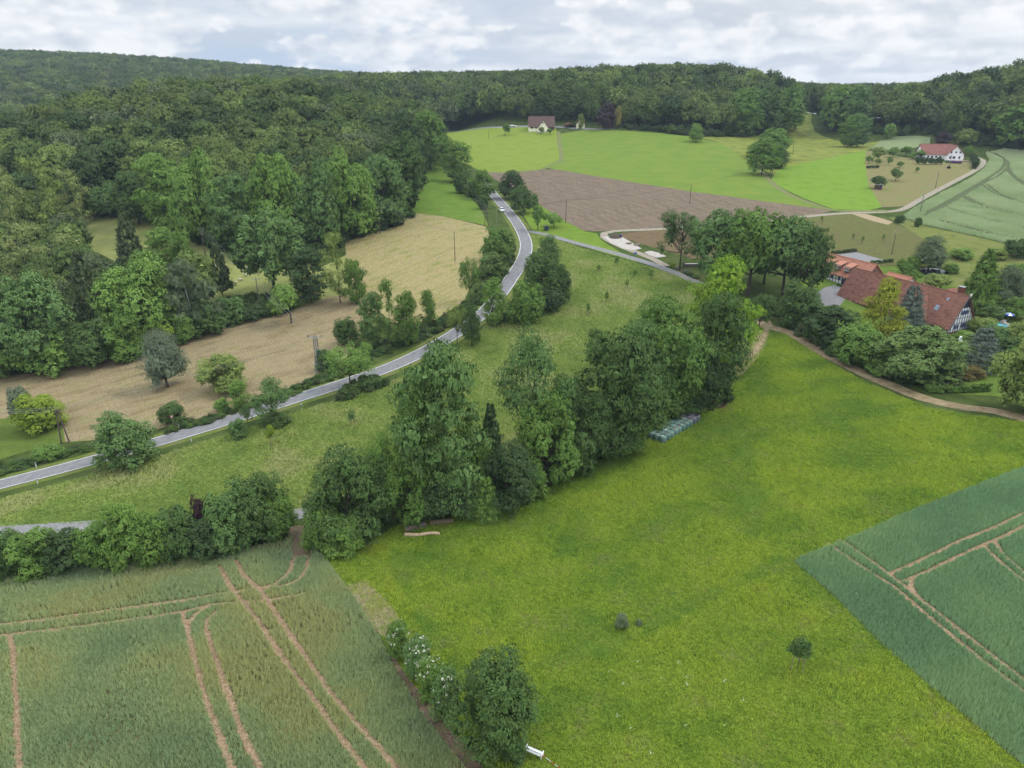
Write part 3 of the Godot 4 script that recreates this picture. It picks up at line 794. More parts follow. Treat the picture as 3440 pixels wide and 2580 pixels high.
# fit the lobes to a crown one unit high, half a unit in radius, from y0 up
func fit(l: Array, y0: float) -> Array:
	var lo := 9.0
	var hi := -9.0
	var reach := []
	for e in l:
		lo = minf(lo, e[0].y - e[1].y)
		hi = maxf(hi, e[0].y + e[1].y)
		reach.append(Vector2(e[0].x, e[0].z).length() + e[1].x)
	reach.sort()
	var rm: float = reach[int(reach.size() * 0.72)]
	var ky := (0.99 - y0) / (hi - lo)
	var kr := 0.5 / rm
	var out := []
	for e in l: out.append([Vector3(e[0].x * kr, y0 + (e[0].y - lo) * ky, e[0].z * kr), Vector3(e[1].x * kr, e[1].y * ky, e[1].z * kr)])
	return out

func limbs(lobes: Array, base_r: float, fork: float, count: int, top: float) -> ArrayMesh:
	var lean := Vector3(rng.randf_range(-0.03, 0.03), 0, rng.randf_range(-0.03, 0.03))
	var prev := Vector3(0, -0.03, 0)
	var steps := 5
	for k in steps:
		var y := top * (k + 1) / steps
		var q := Vector3(lean.x * sin(y * 5.0), y, lean.z * sin(y * 4.0 + 1.0))
		tube(prev, q, base_r * (1.15 if k == 0 else 1.0 - 0.17 * k), base_r * (1.0 - 0.17 * (k + 1)), 7)
		prev = q
	for i in mini(count, lobes.size()):
		var c: Vector3 = lobes[i][0]
		var y := clampf(c.y * rng.randf_range(0.45, 0.7), fork, top * 0.96)
		var a := Vector3(lean.x * sin(y * 5.0), y, lean.z * sin(y * 4.0 + 1.0))
		var m := a.lerp(c, 0.5) + Vector3(rng.randf_range(-0.03, 0.03), -0.02, rng.randf_range(-0.03, 0.03))
		var r := base_r * (0.55 - 0.3 * y)
		tube(a, m, r, r * 0.7, 5)
		tube(m, c, r * 0.7, r * 0.25, 4)
		for j in 2:
			var e := c + rv() * 0.09
			tube(m.lerp(c, 0.6), e, r * 0.4, r * 0.12, 3)
	return built()

var kinds := {}
# every kind of tree is built once per variant: [crown mesh, trunk mesh]
func make_kinds() -> void:
	rng.seed = 11
	kinds.round = []
	for k in 4:
		var l := fit(lobes_round(54, 0.52, 0.48, 0.52, 0.125), 0.02)
		kinds.round.append([crown(l, 15000, 0.027, 0.3, 0.62, 0.14, 16, 0.34), limbs(l, 0.02, 0.2, 10, 0.7)])
	kinds.tall = []
	for k in 4:
		var l := fit(lobes_tall(62, 0.06, 0.95, 0.13), 0.02)
		kinds.tall.append([crown(l, 16000, 0.023, 0.3, 0.65, 0.14, 16, 0.34), limbs(l, 0.016, 0.15, 12, 0.85)])
	kinds.oak = []
	for k in 3:
		var l := fit(lobes_round(50, 0.62, 0.38, 0.52, 0.115), 0.17)
		kinds.oak.append([crown(l, 9000, 0.03, 0.3, 0.6, 0.14, 16, 0.34), limbs(l, 0.024, 0.25, 12, 0.7)])
	kinds.wide = []
	for k in 2:
		var l := fit(lobes_round(56, 0.52, 0.48, 0.5, 0.115), 0.02)
		kinds.wide.append([crown(l, 11000, 0.032, 0.5, 0.6, 0.14, 16, 0.34), limbs(l, 0.028, 0.15, 12, 0.6)])
	kinds.open = []
	for k in 3:
		var l := fit(lobes_round(26, 0.63, 0.37, 0.5, 0.105), 0.26)
		kinds.open.append([crown(l, 9000, 0.024, 0.3, 0.55, 0.4, 14, 0.45, 0.4), limbs(l, 0.02, 0.3, 24, 0.8)])
	kinds.bush = []
	for k in 5:
		var l := fit(lobes_bush(36, 0.15), -0.06)
		kinds.bush.append([crown(l, 10500, 0.038, 0.3, 0.6, 0.14, 16, 0.34), limbs(l, 0.02, 0.05, 6, 0.4)])
	kinds.spruce = []
	for k in 2:
		var l := fit(lobes_spruce(18, 0.05, 0.8), 0.03)
		kinds.spruce.append([crown(l, 11000, 0.03, 0.9, 0.42, 0.3, 10, 0.6, 0.35), limbs(l, 0.018, 0.1, 0, 0.96)])
	kinds.thin = []
	for k in 2:
		var l := fit(lobes_spruce(13, 0.22, 0.7), 0.16)
		kinds.thin.append([crown(l, 3800, 0.03, 1.0, 0.4, 0.5, 8, 0.6), limbs(l, 0.016, 0.1, 40, 0.96)])
	kinds.birch = []
	for k in 2:
		var l := fit(lobes_tall(34, 0.2, 0.95, 0.12), 0.06)
		kinds.birch.append([crown(l, 9000, 0.034, 1.6, 0.28, 0.4, 14, 0.45), limbs(l, 0.014, 0.2, 12, 0.9)])
	kinds.willow = []
	for k in 2:
		var l := fit(lobes_round(26, 0.52, 0.5, 0.5, 0.17), 0)
		kinds.willow.append([crown(l, 11000, 0.045, -0.3, 0.26, 0.3, 14, 0.5), limbs(l, 0.03, 0.08, 10, 0.5)])
	kinds.cedar = []
	for k in 2:
		var l := fit(lobes_spruce(12, 0.1, 0.6), 0.05)
		kinds.cedar.append([crown(l, 12000, 0.03, 0.1, 0.4, 0.3, 10, 0.7, 0.35), limbs(l, 0.02, 0.1, 10, 0.96)])
	kinds.poplar = []
	for k in 2:
		var l := fit(lobes_tall(30, 0.1, 0.97, 0.11), 0.06)
		kinds.poplar.append([crown(l, 8000, 0.024, -0.2, 0.5, 0.4, 12, 0.45, 0.4), limbs(l, 0.014, 0.1, 16, 0.95)])
	kinds.fruit = []
	for k in 3:
		var l := fit(lobes_round(14, 0.64, 0.34, 0.5, 0.16), 0.2)
		kinds.fruit.append([crown(l, 3600, 0.05, 0.3, 0.6, 0.2, 14, 0.36), limbs(l, 0.03, 0.25, 9, 0.6)])
	kinds.young = []
	for k in 2:
		var l := fit(lobes_tall(9, 0.45, 0.95, 0.2), 0.38)
		kinds.young.append([crown(l, 700, 0.075, 0.2, 0.6, 0.4, 8, 0.6), limbs(l, 0.012, 0.4, 9, 0.9)])
	kinds.hedge = []
	for k in 3:
		var l := []
		for i in 34:
			l.append([Vector3(rng.randf_range(-0.42, 0.42), rng.randf_range(0.2, 0.82), rng.randf_range(-0.38, 0.38)), Vector3(0.1, 0.17, 0.12)])
		kinds.hedge.append([crown(l, 4500, 0.055, 0.3, 0.55, 0.14, 16, 0.34), null])
	kinds.elder = []
	for k in 2:
		var l := fit(lobes_bush(22, 0.19), -0.04)
		var leaves := crown(l, 6500, 0.046, 0.3, 0.6, 0.14, 16, 0.34)
		var wood := limbs(l, 0.02, 0.05, 6, 0.4)
		var top := []
		for e in l:
			if e[0].y > 0.35: top.append([e[0] + Vector3(0, 0.02, 0), e[1] * 1.04])
		kinds.elder.append([leaves, wood, crown(top, 190, 0.05, 0.0, 0.9, 0.05, 5, 0.25, 0.0)])
	kinds.bramble = []
	for k in 3:
		var l := fit(lobes_bush(16, 0.19), -0.1)
		kinds.bramble.append([crown(l, 2000, 0.07, 0.3, 0.55, 0.14, 16, 0.34), null])
	kinds.forest = []
	for k in 6:
		var l := fit(lobes_round(36, 0.6, 0.42, 0.56, 0.15), 0.26)
		kinds.forest.append([crown(l, 4800, 0.036, 0.3, 0.62, 0.14, 16, 0.34), limbs(l, 0.018, 0.25, 6, 0.7)])
	kinds.far = []
	for k in 5:
		var l := fit(lobes_round(22, 0.6, 0.42, 0.58, 0.16), 0.26)
		kinds.far.append([crown(l, 1900, 0.05, 0.3, 0.65, 0.2, 10, 0.34), null])

func make_tints() -> void:
	leafy("leaf_plain", 1, 1, 1)
	leafy("dark", 0.080784, 0.139128, 0.0396)
	leafy("dark2", 0.061776, 0.103224, 0.0374)
	leafy("mid", 0.123552, 0.21318, 0.044)
	leafy("mid2", 0.1188, 0.20196, 0.0616)
	leafy("light", 0.16524, 0.2754, 0.0576)
	leafy("light2", 0.1944, 0.25704, 0.0648)
	leafy("bright", 0.1944, 0.31212, 0.0324)
	leafy("yellow", 0.21384, 0.29376, 0.036)
	leafy("olive", 0.123552, 0.21318, 0.0484)
	leafy("olive2", 0.1188, 0.184008, 0.0528)
	leafy("olive3", 0.22572, 0.26928, 0.088)
	leafy("gold", 0.28512, 0.31416, 0.0396)
	leafy("gold2", 0.30888, 0.26928, 0.077)
	leafy("grey", 0.14256, 0.19074, 0.099)
	leafy("silver", 0.1782, 0.2244, 0.143)
	leafy("silver2", 0.14256, 0.19074, 0.099)
	leafy("blue", 0.13068, 0.1683, 0.132)
	leafy("brown", 0.14256, 0.12342, 0.044)
	leafy("brown2", 0.09504, 0.125664, 0.0528)
	leafy("purple", 0.07128, 0.040392, 0.044)
	leafy("purple2", 0.066528, 0.04488, 0.0572)
	leafy("white", 0.5, 0.5, 0.45)
	leafy("violet", 0.15, 0.08, 0.22)
	leafy("fdark", 0.057564, 0.096186, 0.0328)
	leafy("fdeep", 0.075276, 0.121278, 0.0369)
	leafy("fmid", 0.106272, 0.163098, 0.0451)
	leafy("folive", 0.128412, 0.171462, 0.0492)
	leafy("flight", 0.16605, 0.23001, 0.0615)
	leafy("fgrey", 0.12177, 0.156825, 0.07175)

func plant(called: String, kind: String, tint: String, x: float, z: float, h: float, w: float, label: String, category: String, group := "", v := -1) -> Node3D:
	var t := thing(called, label, category, on(x, z, -0.05), rng.randf() * TAU, group)
	var set_: Array = kinds[kind]
	var pair: Array = set_[(v if v >= 0 else rng.randi()) % set_.size()]
	var c := part("crown", pair[0], mats[tint], t)
	c.scale = Vector3(w, h, w)
	if pair.size() > 2:
		part("blossom", pair[2], mats["blossom"], t).scale = Vector3(w, h, w)
	if pair[1]:
		var k := part("trunk", pair[1], mats["pale_bark" if kind == "birch" else "bark"], t)
		k.scale = Vector3(lerpf(w, h, 0.6), h, lerpf(w, h, 0.6))
		if kind in ["open", "thin", "poplar", "fruit", "young"]: k.scale = Vector3(w, h, w)
	if kind == "young": sapling_guard(t, h * 0.5, maxf(0.35, w * 0.25))
	return t

func stuff(called: String, mesh: Mesh, m: Material, xf: Array, cols: PackedColorArray, label: String, category: String, parent: Node3D = null) -> void:
	if xf.is_empty(): return
	var mm := MultiMesh.new()
	mm.transform_format = MultiMesh.TRANSFORM_3D
	mm.use_colors = true
	mm.mesh = mesh
	mm.instance_count = xf.size()
	for i in xf.size():
		mm.set_instance_transform(i, xf[i])
		mm.set_instance_color(i, cols[i])
	var o := MultiMeshInstance3D.new()
	o.name = called if parent else numbered(called)
	o.multimesh = mm
	o.material_override = m
	if parent: parent.add_child(o, true)
	else:
		add_child(o, true)
	tag(o, label, "" if parent else category, "", "stuff")

func tuft(blades: int, spread: float, h: float, w: float, lean: float) -> ArrayMesh:
	for i in blades:
		var a := rng.randf() * TAU
		var f := sqrt(rng.randf()) * spread
		var p := Vector3(cos(a) * f, 0, sin(a) * f)
		var b := rng.randf() * TAU
		var s := Vector3(cos(b), 0, sin(b)) * w * rng.randf_range(0.6, 1.3)
		var hh := h * rng.randf_range(0.6, 1.15)
		var bend := Vector3(rng.randf_range(-1, 1), 0, rng.randf_range(-1, 1)) * lean * h + Vector3(lean * h * 0.6, 0, lean * h * 0.3)
		var m := p + bend * 0.35 + Vector3(0, hh * 0.6, 0)
		var e := p + bend + Vector3(0, hh, 0)
		var t := rng.randf_range(0.82, 1.18)
		var col := Color(t * rng.randf_range(0.93, 1.08), t, t)
		tri(p - s * 0.5, m - s * 0.35, p + s * 0.5, col)
		tri(p + s * 0.5, m - s * 0.35, m + s * 0.35, col)
		tri(m - s * 0.35, e, m + s * 0.35, col)
	return built(true)

# ---------------------------------------------------------------- buildings
# local frame: one gable at z = 0 facing +z, the house runs back to z = -long; x across
func walls(wide: float, long: float, eave: float, ridge: float) -> ArrayMesh:
	var h := wide * 0.5
	var pts := [Vector2(-h, -1.0), Vector2(h, -1.0), Vector2(h, eave), Vector2(0, ridge), Vector2(-h, eave)]
	for k in 5:
		var a: Vector2 = pts[k]
		var b: Vector2 = pts[(k + 1) % 5]
		quad(Vector3(a.x, a.y, 0), Vector3(a.x, a.y, -long), Vector3(b.x, b.y, -long), Vector3(b.x, b.y, 0))
	for z in [0.0, -long]:
		for k in range(1, 4): tri(Vector3(pts[0].x, pts[0].y, z), Vector3(pts[k].x, pts[k].y, z), Vector3(pts[k + 1].x, pts[k + 1].y, z))
	return built()

# one roof slope of overlapping tile courses; s = -1 or 1
func slope(s: float, wide: float, z0: float, z1: float, eave: float, ridge: float, over: float, tone: float, seed_: int, course := 0.34) -> ArrayMesh:
	var h := wide * 0.5
	var pitch := (ridge - eave) / h
	var top := Vector2(0, ridge + 0.12)
	var low := Vector2(s * (h + over), eave - over * pitch + 0.12)
	var d := low - top
	var n := int(d.length() / course)
	var up := Vector2(-d.y, d.x).normalized()
	if up.y < 0: up = -up
	var m := maxi(3, int(absf(z1 - z0) / 0.9))
	for i in n:
		var a := top + d * (float(i) / n)
		var b := top + d * (float(i + 1) / n) + up * 0.055
		for k in m:
			var za := lerpf(z0, z1, float(k) / m)
			var zb := lerpf(z0, z1, float(k + 1) / m)
			var g := 1.0 + (lcg_hash(i, k, seed_) - 0.5) * tone
			if lcg_hash(i * 3, k * 5, seed_ + 5) > 0.9: g *= 0.72
			var col := Color(g, g * lerpf(0.95, 1.05, lcg_hash(k, i, seed_)), g)
			quad(Vector3(a.x, a.y, za), Vector3(a.x, a.y, zb), Vector3(b.x, b.y, zb), Vector3(b.x, b.y, za), col)
			var c := b - up * 0.055
			quad(Vector3(b.x, b.y, za), Vector3(b.x, b.y, zb), Vector3(c.x, c.y, zb), Vector3(c.x, c.y, za), col)
	var t2 := top - up * 0.16
	var l2 := low - up * 0.16
	quad(Vector3(t2.x, t2.y, z0), Vector3(t2.x, t2.y, z1), Vector3(l2.x, l2.y, z1), Vector3(l2.x, l2.y, z0))
	for z in [z0, z1]: quad(Vector3(top.x, top.y, z), Vector3(low.x, low.y, z), Vector3(l2.x, l2.y, z), Vector3(t2.x, t2.y, z))
	quad(Vector3(low.x, low.y, z0), Vector3(low.x, low.y, z1), Vector3(l2.x, l2.y, z1), Vector3(l2.x, l2.y, z0))
	return built(true)

func roof(t: Node3D, wide: float, z0: float, z1: float, eave: float, ridge: float, over: float, m: Material, tone := 0.35, offset := Vector3.ZERO, turn := 0.0) -> void:
	for s in [-1.0, 1.0]:
		var r := part("roof", slope(s, wide, z0, z1, eave, ridge, over, tone, int(wide * 10 + s)), m, t)
		r.position = offset
		r.rotation.y = turn
	tube(Vector3(0, ridge + 0.13, z0), Vector3(0, ridge + 0.13, z1), 0.14, 0.14, 7, Color(0.9, 0.9, 0.9), true)
	var c := part("ridge_tiles", built(true), m, t)
	c.position = offset
	c.rotation.y = turn

# a window let into a wall: frame with glazing bars, pane behind; b.z is the way it faces
func window(t: Node3D, at: Vector3, w: float, h: float, b: Basis, fm: Material, cols := 2, rows := 2) -> void:
	var f := 0.09
	for s in [-1.0, 1.0]:
		box(at + b * Vector3(s * (w - f) * 0.5, 0, 0.03), Vector3(f, h, 0.1), b)
		box(at + b * Vector3(0, s * (h - f) * 0.5, 0.032), Vector3(w - 2 * f, f, 0.1), b)
	for k in range(1, cols): box(at + b * Vector3(-w * 0.5 + w * k / cols, 0, 0.025), Vector3(0.05, h - 2 * f, 0.06), b)
	for k in range(1, rows): box(at + b * Vector3(0, -h * 0.5 + h * k / rows, 0.02), Vector3(w - 2 * f, 0.04, 0.05), b)
	var fr := part("window", built(), fm, t)
	box(at + b * Vector3(0, 0, 0.008), Vector3(w - f, h - f, 0.012), b)
	part("pane", built(), mat("window_glass", lin(0.02, 0.025, 0.035), 0.12), fr)

# posts and rails of a timber-framed gable wall, each a piece of its own
func frame_gable(t: Node3D, wide: float, eave: float, ridge: float, z: float, posts: int, rails: Array, tm: Material, top_dark: float, face := 1.0) -> void:
	var h := wide * 0.5
	for k in posts + 1:
		var x := lerpf(-h + 0.1, h - 0.1, float(k) / posts)
		var y := eave + (ridge - eave) * (1.0 - absf(x) / h) - 0.15
		y = minf(y, top_dark)
		if y < 0.5: continue
		part("timber", boxm(Vector3(x, y * 0.5, z + face * 0.03), Vector3(0.11, y, 0.09)), tm, t)
	for y in rails:
		var half: float = h if y < eave else h * (1.0 - (y - eave) / (ridge - eave))
		part("timber", boxm(Vector3(0, y, z + face * 0.025), Vector3(half * 2.0 - 0.1, 0.09, 0.085)), tm, t)
	for s in [-1.0, 1.0]:
		bar(Vector3(s * (h - 0.2), 0.3, z + face * 0.02), Vector3(s * h * 0.62, 2.6, z + face * 0.02), 0.14, 0.08, Vector3(0, 0, 1))
		part("timber_brace", built(), tm, t)

func frame_side(t: Node3D, x: float, z0: float, z1: float, eave: float, step: float, tm: Material, face: float) -> void:
	var n := int(absf(z1 - z0) / step)
	for k in n + 1:
		part("timber", boxm(Vector3(x + face * 0.03, eave * 0.5, lerpf(z0, z1, float(k) / n)), Vector3(0.09, eave, 0.17)), tm, t)
	for y in [0.35, eave * 0.5, eave - 0.2]:
		part("timber", boxm(Vector3(x + face * 0.025, y, (z0 + z1) * 0.5), Vector3(0.085, 0.15, absf(z1 - z0))), tm, t)

func tiled(called: String, r: float, g: float, b: float) -> StandardMaterial3D:
	var m := mat(called, lin(r, g, b), 0.85)
	m.vertex_color_use_as_albedo = true
	return m

func big_farmhouse(x: float, z: float, turn: float) -> void:
	var t := thing("timber_farmhouse", "long half-timbered farmhouse with red-brown tiled roof and white gable", "house", on(x, z), turn)
	var wm := mat("lime_wall", lin(0.74, 0.74, 0.74), 0.9)
	var tm := mat("dark_timber", lin(0.030, 0.032, 0.055), 0.8)
	var rm := tiled("old_tiles", 0.215, 0.10, 0.072)
	var wide := 9.6
	var long := 33.0
	var eave := 2.3
	var ridge := 9.2
	part("wall", walls(wide, long, eave, ridge), wm, t)
	roof(t, wide, 0.55, -long - 0.5, eave, ridge, 0.75, rm, 0.6)
	frame_gable(t, wide, eave, ridge, 0.0, 10, [0.35, 2.3, 3.6, 4.9, 6.2], tm, 6.2)
	var k := 6.25
	var half := wide * 0.5 * (1.0 - (k - eave) / (ridge - eave))
	for i in 7:
		var xa := lerpf(-half, half, i / 7.0)
		var xb := lerpf(-half, half, (i + 1) / 7.0)
		var ya := ridge - (ridge - eave) * absf(xa) / (wide * 0.5) - 0.05
		var yb := ridge - (ridge - eave) * absf(xb) / (wide * 0.5) - 0.05
		for zz in [0.05, 0.015]: quad(Vector3(xa + 0.02, k, zz), Vector3(xb - 0.02, k, zz), Vector3(xb - 0.02, maxf(yb, k + 0.02), zz), Vector3(xa + 0.02, maxf(ya, k + 0.02), zz))
		part("gable_board", built(), tm, t)
	for s in [-1.0, 1.0]:
		bar(Vector3(s * (wide * 0.5 + 0.7), eave - 0.95, 0.58), Vector3(0, ridge + 0.2, 0.58), 0.28, 0.05, Vector3(0, 0, 1))
		part("verge_board", built(), mat("verge_board", lin(0.10, 0.09, 0.09), 0.8), t)
		bar(Vector3(-s * 0.15, ridge - 0.1, 0.64 + s * 0.02), Vector3(s * 0.42, ridge + 0.75, 0.64 + s * 0.02), 0.17, 0.05, Vector3(0, 0, 1))
		part("gable_horn", built(), mat("white_paint", lin(0.8, 0.8, 0.8), 0.6), t)
	var b := Basis()
	var wf := mat("blue_frame", lin(0.10, 0.12, 0.24), 0.6)
	for q in [[-2.35, 1.55], [-1.35, 1.55], [0.35, 1.6], [1.35, 1.6], [3.55, 1.5], [-0.55, 4.95], [0.35, 4.95], [1.15, 4.95]]:
		var low: bool = q[1] < 2.0 or q[1] > 4.0
		window(t, Vector3(q[0], q[1], 0.075), 0.62, 1.0 if low else 0.5, b, wf, 2, 3 if low else 1)
	# cross gable looking out over the meadow
	var cz := -9.2
	var cw := 6.2
	var cb := Basis(Vector3.UP, -PI * 0.5)
	var wing := part("cross_gable", walls(cw, 5.2, 2.4, 7.6), wm, t)
	wing.position = Vector3(-5.4, 0, cz)
	wing.rotation.y = -PI * 0.5
	roof(t, cw, 0.4, -5.0, 2.6, 7.6, 0.45, rm, 0.4, Vector3(-5.4, 0, cz), -PI * 0.5)
	for i in 7:
		var xx := lerpf(-cw * 0.5 + 0.1, cw * 0.5 - 0.1, i / 6.0)
		var yy := 2.4 + 5.2 * (1.0 - absf(xx) / (cw * 0.5)) - 0.3
		part("timber", boxm(Vector3(-5.43, yy * 0.5, cz + xx), Vector3(0.09, yy, 0.17)), tm, t)
	for y in [1.2, 2.4, 3.4, 4.4, 5.4, 6.3]:
		var hw: float = cw * 0.5 if y < 2.4 else cw * 0.5 * (1.0 - (y - 2.4) / 5.2)
		part("timber", boxm(Vector3(-5.425, y, cz), Vector3(0.085, 0.15, hw * 2 - 0.2)), tm, t)
	for q in [[-1.2, 1.6], [1.2, 1.6], [0.0, 4.0]]: window(t, Vector3(-5.48, q[1], cz + q[0]), 0.9, 1.1, cb, wf, 2, 2)
	frame_side(t, -4.8, -0.2, -6.0, 2.1, 1.2, tm, -1.0)
	frame_side(t, -4.8, -12.4, -32.8, 2.1, 1.2, tm, -1.0)
	# roof lights lying in the slope
	for q in [[-5.2, 0.60, 1.0, 1.5], [-3.9, 0.26, 0.55, 0.8], [-14.0, 0.3, 0.5, 0.7]]:
		var a := Vector2(-(wide * 0.5) * q[1], ridge - (ridge - eave) * q[1] + 0.12)
		var ang := atan2(ridge - eave, wide * 0.5)
		box(Vector3(a.x - 0.07, a.y + 0.09, q[0]), Vector3(q[3], 0.12, q[2]), Basis(Vector3(0, 0, 1), ang))
		var sk := part("roof_light", built(), mat("lead", lin(0.25, 0.27, 0.30), 0.4), t)
		box(Vector3(a.x - 0.11, a.y + 0.14, q[0]), Vector3(q[3] - 0.2, 0.06, q[2] - 0.2), Basis(Vector3(0, 0, 1), ang))
		part("pane", built(), mat("roof_glass", lin(0.18, 0.24, 0.30), 0.12), sk)
	# chimney and small rear dormer rising behind the ridge
	part("chimney", boxm(Vector3(2.2, ridge - 0.3, -3.2), Vector3(1.0, 3.2, 1.3)), mat("chimney_brick", lin(0.13, 0.05, 0.035), 0.9), t)
	part("chimney_cap", boxm(Vector3(2.2, ridge + 1.38, -3.2), Vector3(1.15, 0.15, 1.45)), mat("lead", Color.GRAY), t)
	var dr := part("rear_dormer", walls(3.0, 3.4, ridge - 1.6, ridge + 0.3), rm, t)
	dr.position = Vector3(4.4, 0, -6.0)
	dr.rotation.y = PI * 0.5
	# brick plinth
	part("plinth", boxm(Vector3(0, -0.05, -long * 0.5), Vector3(wide + 0.12, 0.5, long + 0.12)), mat("plinth_brick", lin(0.16, 0.085, 0.06), 0.9), t)

func stable_house(x: float, z: float, turn: float) -> void:
	var t := thing("dormer_house", "half-timbered house with orange tiled roof and three shed dormers", "house", on(x, z), turn)
	var wm := mat("lime_wall", Color.WHITE)
	var tm := mat("dark_timber", Color.WHITE)
	var rm := tiled("orange_tiles", 0.35, 0.16, 0.105)
	var wide := 9.0
	var long := 22.0
	var eave := 3.2
	var ridge := 7.2
	part("wall", walls(wide, long, eave, ridge), wm, t)
	part("brick_gable", walls(wide + 0.06, 0.25, eave, ridge - 0.1), mat("old_brick", lin(0.22, 0.13, 0.09), 0.95), t).position = Vector3(0, 0, 0.1)
	roof(t, wide, 0.5, -long - 0.4, eave, ridge, 0.6, rm, 0.22)
	frame_side(t, -wide * 0.5, -0.4, -long + 0.2, eave - 0.1, 1.05, tm, -1.0)
	var cb := Basis(Vector3.UP, -PI * 0.5)
	for k in 7: window(t, Vector3(-wide * 0.5 - 0.06, 1.9, -2.6 - k * 2.6), 0.8, 0.9, cb, mat("blue_frame", Color.WHITE))
	for q in [-5.0, -12.0]:
		part("door", boxm(Vector3(-wide * 0.5 - 0.05, 1.05, q - 1.3), Vector3(0.12, 2.1, 1.0)), mat("dark_door", lin(0.04, 0.04, 0.07), 0.5), t)
	for q in [-6.0, -9.6, -13.2]:
		var d := part("dormer", boxm(Vector3(-3.3, 5.0, q), Vector3(2.2, 1.5, 1.7)), mat("dormer_cheek", lin(0.16, 0.13, 0.11), 0.9), t)
		box(Vector3(-2.6, 5.95, q), Vector3(4.3, 0.14, 2.3), Basis(Vector3(0, 0, 1), 0.26))
		part("dormer_roof", built(), rm, d)
		for s in [-0.36, 0.36]: window(t, Vector3(-4.43, 5.05, q + s), 0.66, 0.95, cb, mat("white_frame", lin(0.75, 0.75, 0.75), 0.6), 1, 2)
	window(t, Vector3(-0.4, 5.0, 0.13), 0.6, 1.0, Basis(), mat("dark_door", Color.WHITE), 1, 1)

func white_house(x: float, z: float) -> void:
	var t := thing("white_house", "white house with red tiled L-shaped roof beside the orchard", "house", on(x, z), -0.06)
	var wm := mat("bright_wall", lin(0.82, 0.82, 0.82), 0.85)
	var rm := tiled("red_tiles", 0.24, 0.11, 0.09)
	part("wall", walls(9.6, 8.5, 3.3, 8.0), wm, t)
	roof(t, 9.6, 0.5, -8.6, 3.3, 8.0, 0.6, rm, 0.25)
	var m := part("long_wall", walls(9.0, 17.5, 3.4, 8.3), wm, t)
	m.position = Vector3(1.0, 0, -8.2)
	m.rotation.y = PI * 0.5
	roof(t, 9.0, 0.4, -18.0, 3.4, 8.3, 0.5, rm, 0.25, Vector3(1.0, 0, -8.2), PI * 0.5)
	var f := mat("dark_frame", lin(0.09, 0.10, 0.13), 0.5)
	for q in [[-2.6, 4.5, 0.9, 1.0], [0.0, 4.5, 0.9, 1.0], [2.4, 4.5, 0.9, 1.0], [-2.7, 1.7, 1.0, 1.3], [-0.6, 1.7, 1.5, 1.3], [2.4, 1.7, 1.0, 1.3]]:
		window(t, Vector3(q[0], q[1], 0.01), q[2], q[3], Basis(), f)
	for k in 4: window(t, Vector3(-6.5 - k * 2.2, 1.8, -3.69), 1.0, 1.2, Basis(), f)
	part("chimney", boxm(Vector3(0.3, 8.2, -3.0), Vector3(0.8, 1.8, 0.8)), mat("chimney_brick", Color.WHITE), t)
	for s in [-1.2, 1.2]: part("porch_post", boxm(Vector3(7.2, 1.1, -2.0 + s), Vector3(0.14, 2.2, 0.14)), mat("porch_wood", lin(0.35, 0.2, 0.11), 0.8), t)
	part("porch_roof", boxm(Vector3(6.2, 2.5, -2.0), Vector3(3.0, 0.12, 3.4), Basis(Vector3(0, 0, 1), -0.15)), rm, t)
	part("terrace", boxm(Vector3(2.0, 0.05, 1.6), Vector3(12.0, 0.3, 2.6)), mat("terrace_stone", lin(0.4, 0.3, 0.26), 0.9), t)

func cream_house(x: float, z: float) -> void:
	var t := thing("cream_house", "cream house with brown hipless roof and pointed front gable below the wood", "house", on(x, z), 0.03)
	var wm := mat("cream_wall", lin(0.80, 0.76, 0.58), 0.9)
	var rm := tiled("brown_tiles", 0.125, 0.08, 0.072)
	var m := part("wall", walls(8.6, 17.6, 3.3, 9.3), wm, t)
	m.position = Vector3(8.8, 0, -4.3)
	m.rotation.y = PI * 0.5
	roof(t, 8.6, 0.3, -17.9, 3.3, 9.3, 0.5, rm, 0.2, Vector3(8.8, 0, -4.3), PI * 0.5)
	var g := part("front_gable", walls(6.2, 4.6, 3.0, 7.3), wm, t)
	g.position = Vector3(0.9, -0.3, 1.0)
	roof(t, 6.2, 0.35, -3.6, 3.0, 7.3, 0.45, rm, 0.2, Vector3(0.9, -0.3, 1.0))
	part("brick_wing", boxm(Vector3(6.8, 1.5, 0.06), Vector3(3.9, 3.2, 0.2)), mat("red_brick", lin(0.22, 0.09, 0.06), 0.9), t)
	var f := mat("dark_frame", Color.WHITE)
	for q in [[-6.6, 2.2, 1.9, 1.0], [-3.9, 2.2, 1.6, 1.0], [5.6, 1.9, 0.9, 1.4], [6.9, 1.9, 0.9, 1.4], [8.0, 1.9, 0.9, 1.4]]:
		window(t, Vector3(q[0], q[1], 0.17 if q[0] > 4 else 0.01), q[2], q[3], Basis(), f)
	window(t, Vector3(0.7, 5.4, 1.01), 0.8, 0.8, Basis(), f)
	window(t, Vector3(0.0, 1.7, 1.01), 1.6, 1.1, Basis(), f)
	part("chimney", boxm(Vector3(-0.8, 9.2, -4.3), Vector3(0.7, 1.6, 0.7)), mat("chimney_brick", Color.WHITE), t)
	part("terrace", boxm(Vector3(0.4, -0.5, 2.3), Vector3(7.4, 1.0, 2.6)), mat("pale_stone", lin(0.55, 0.53, 0.48), 0.9), t)

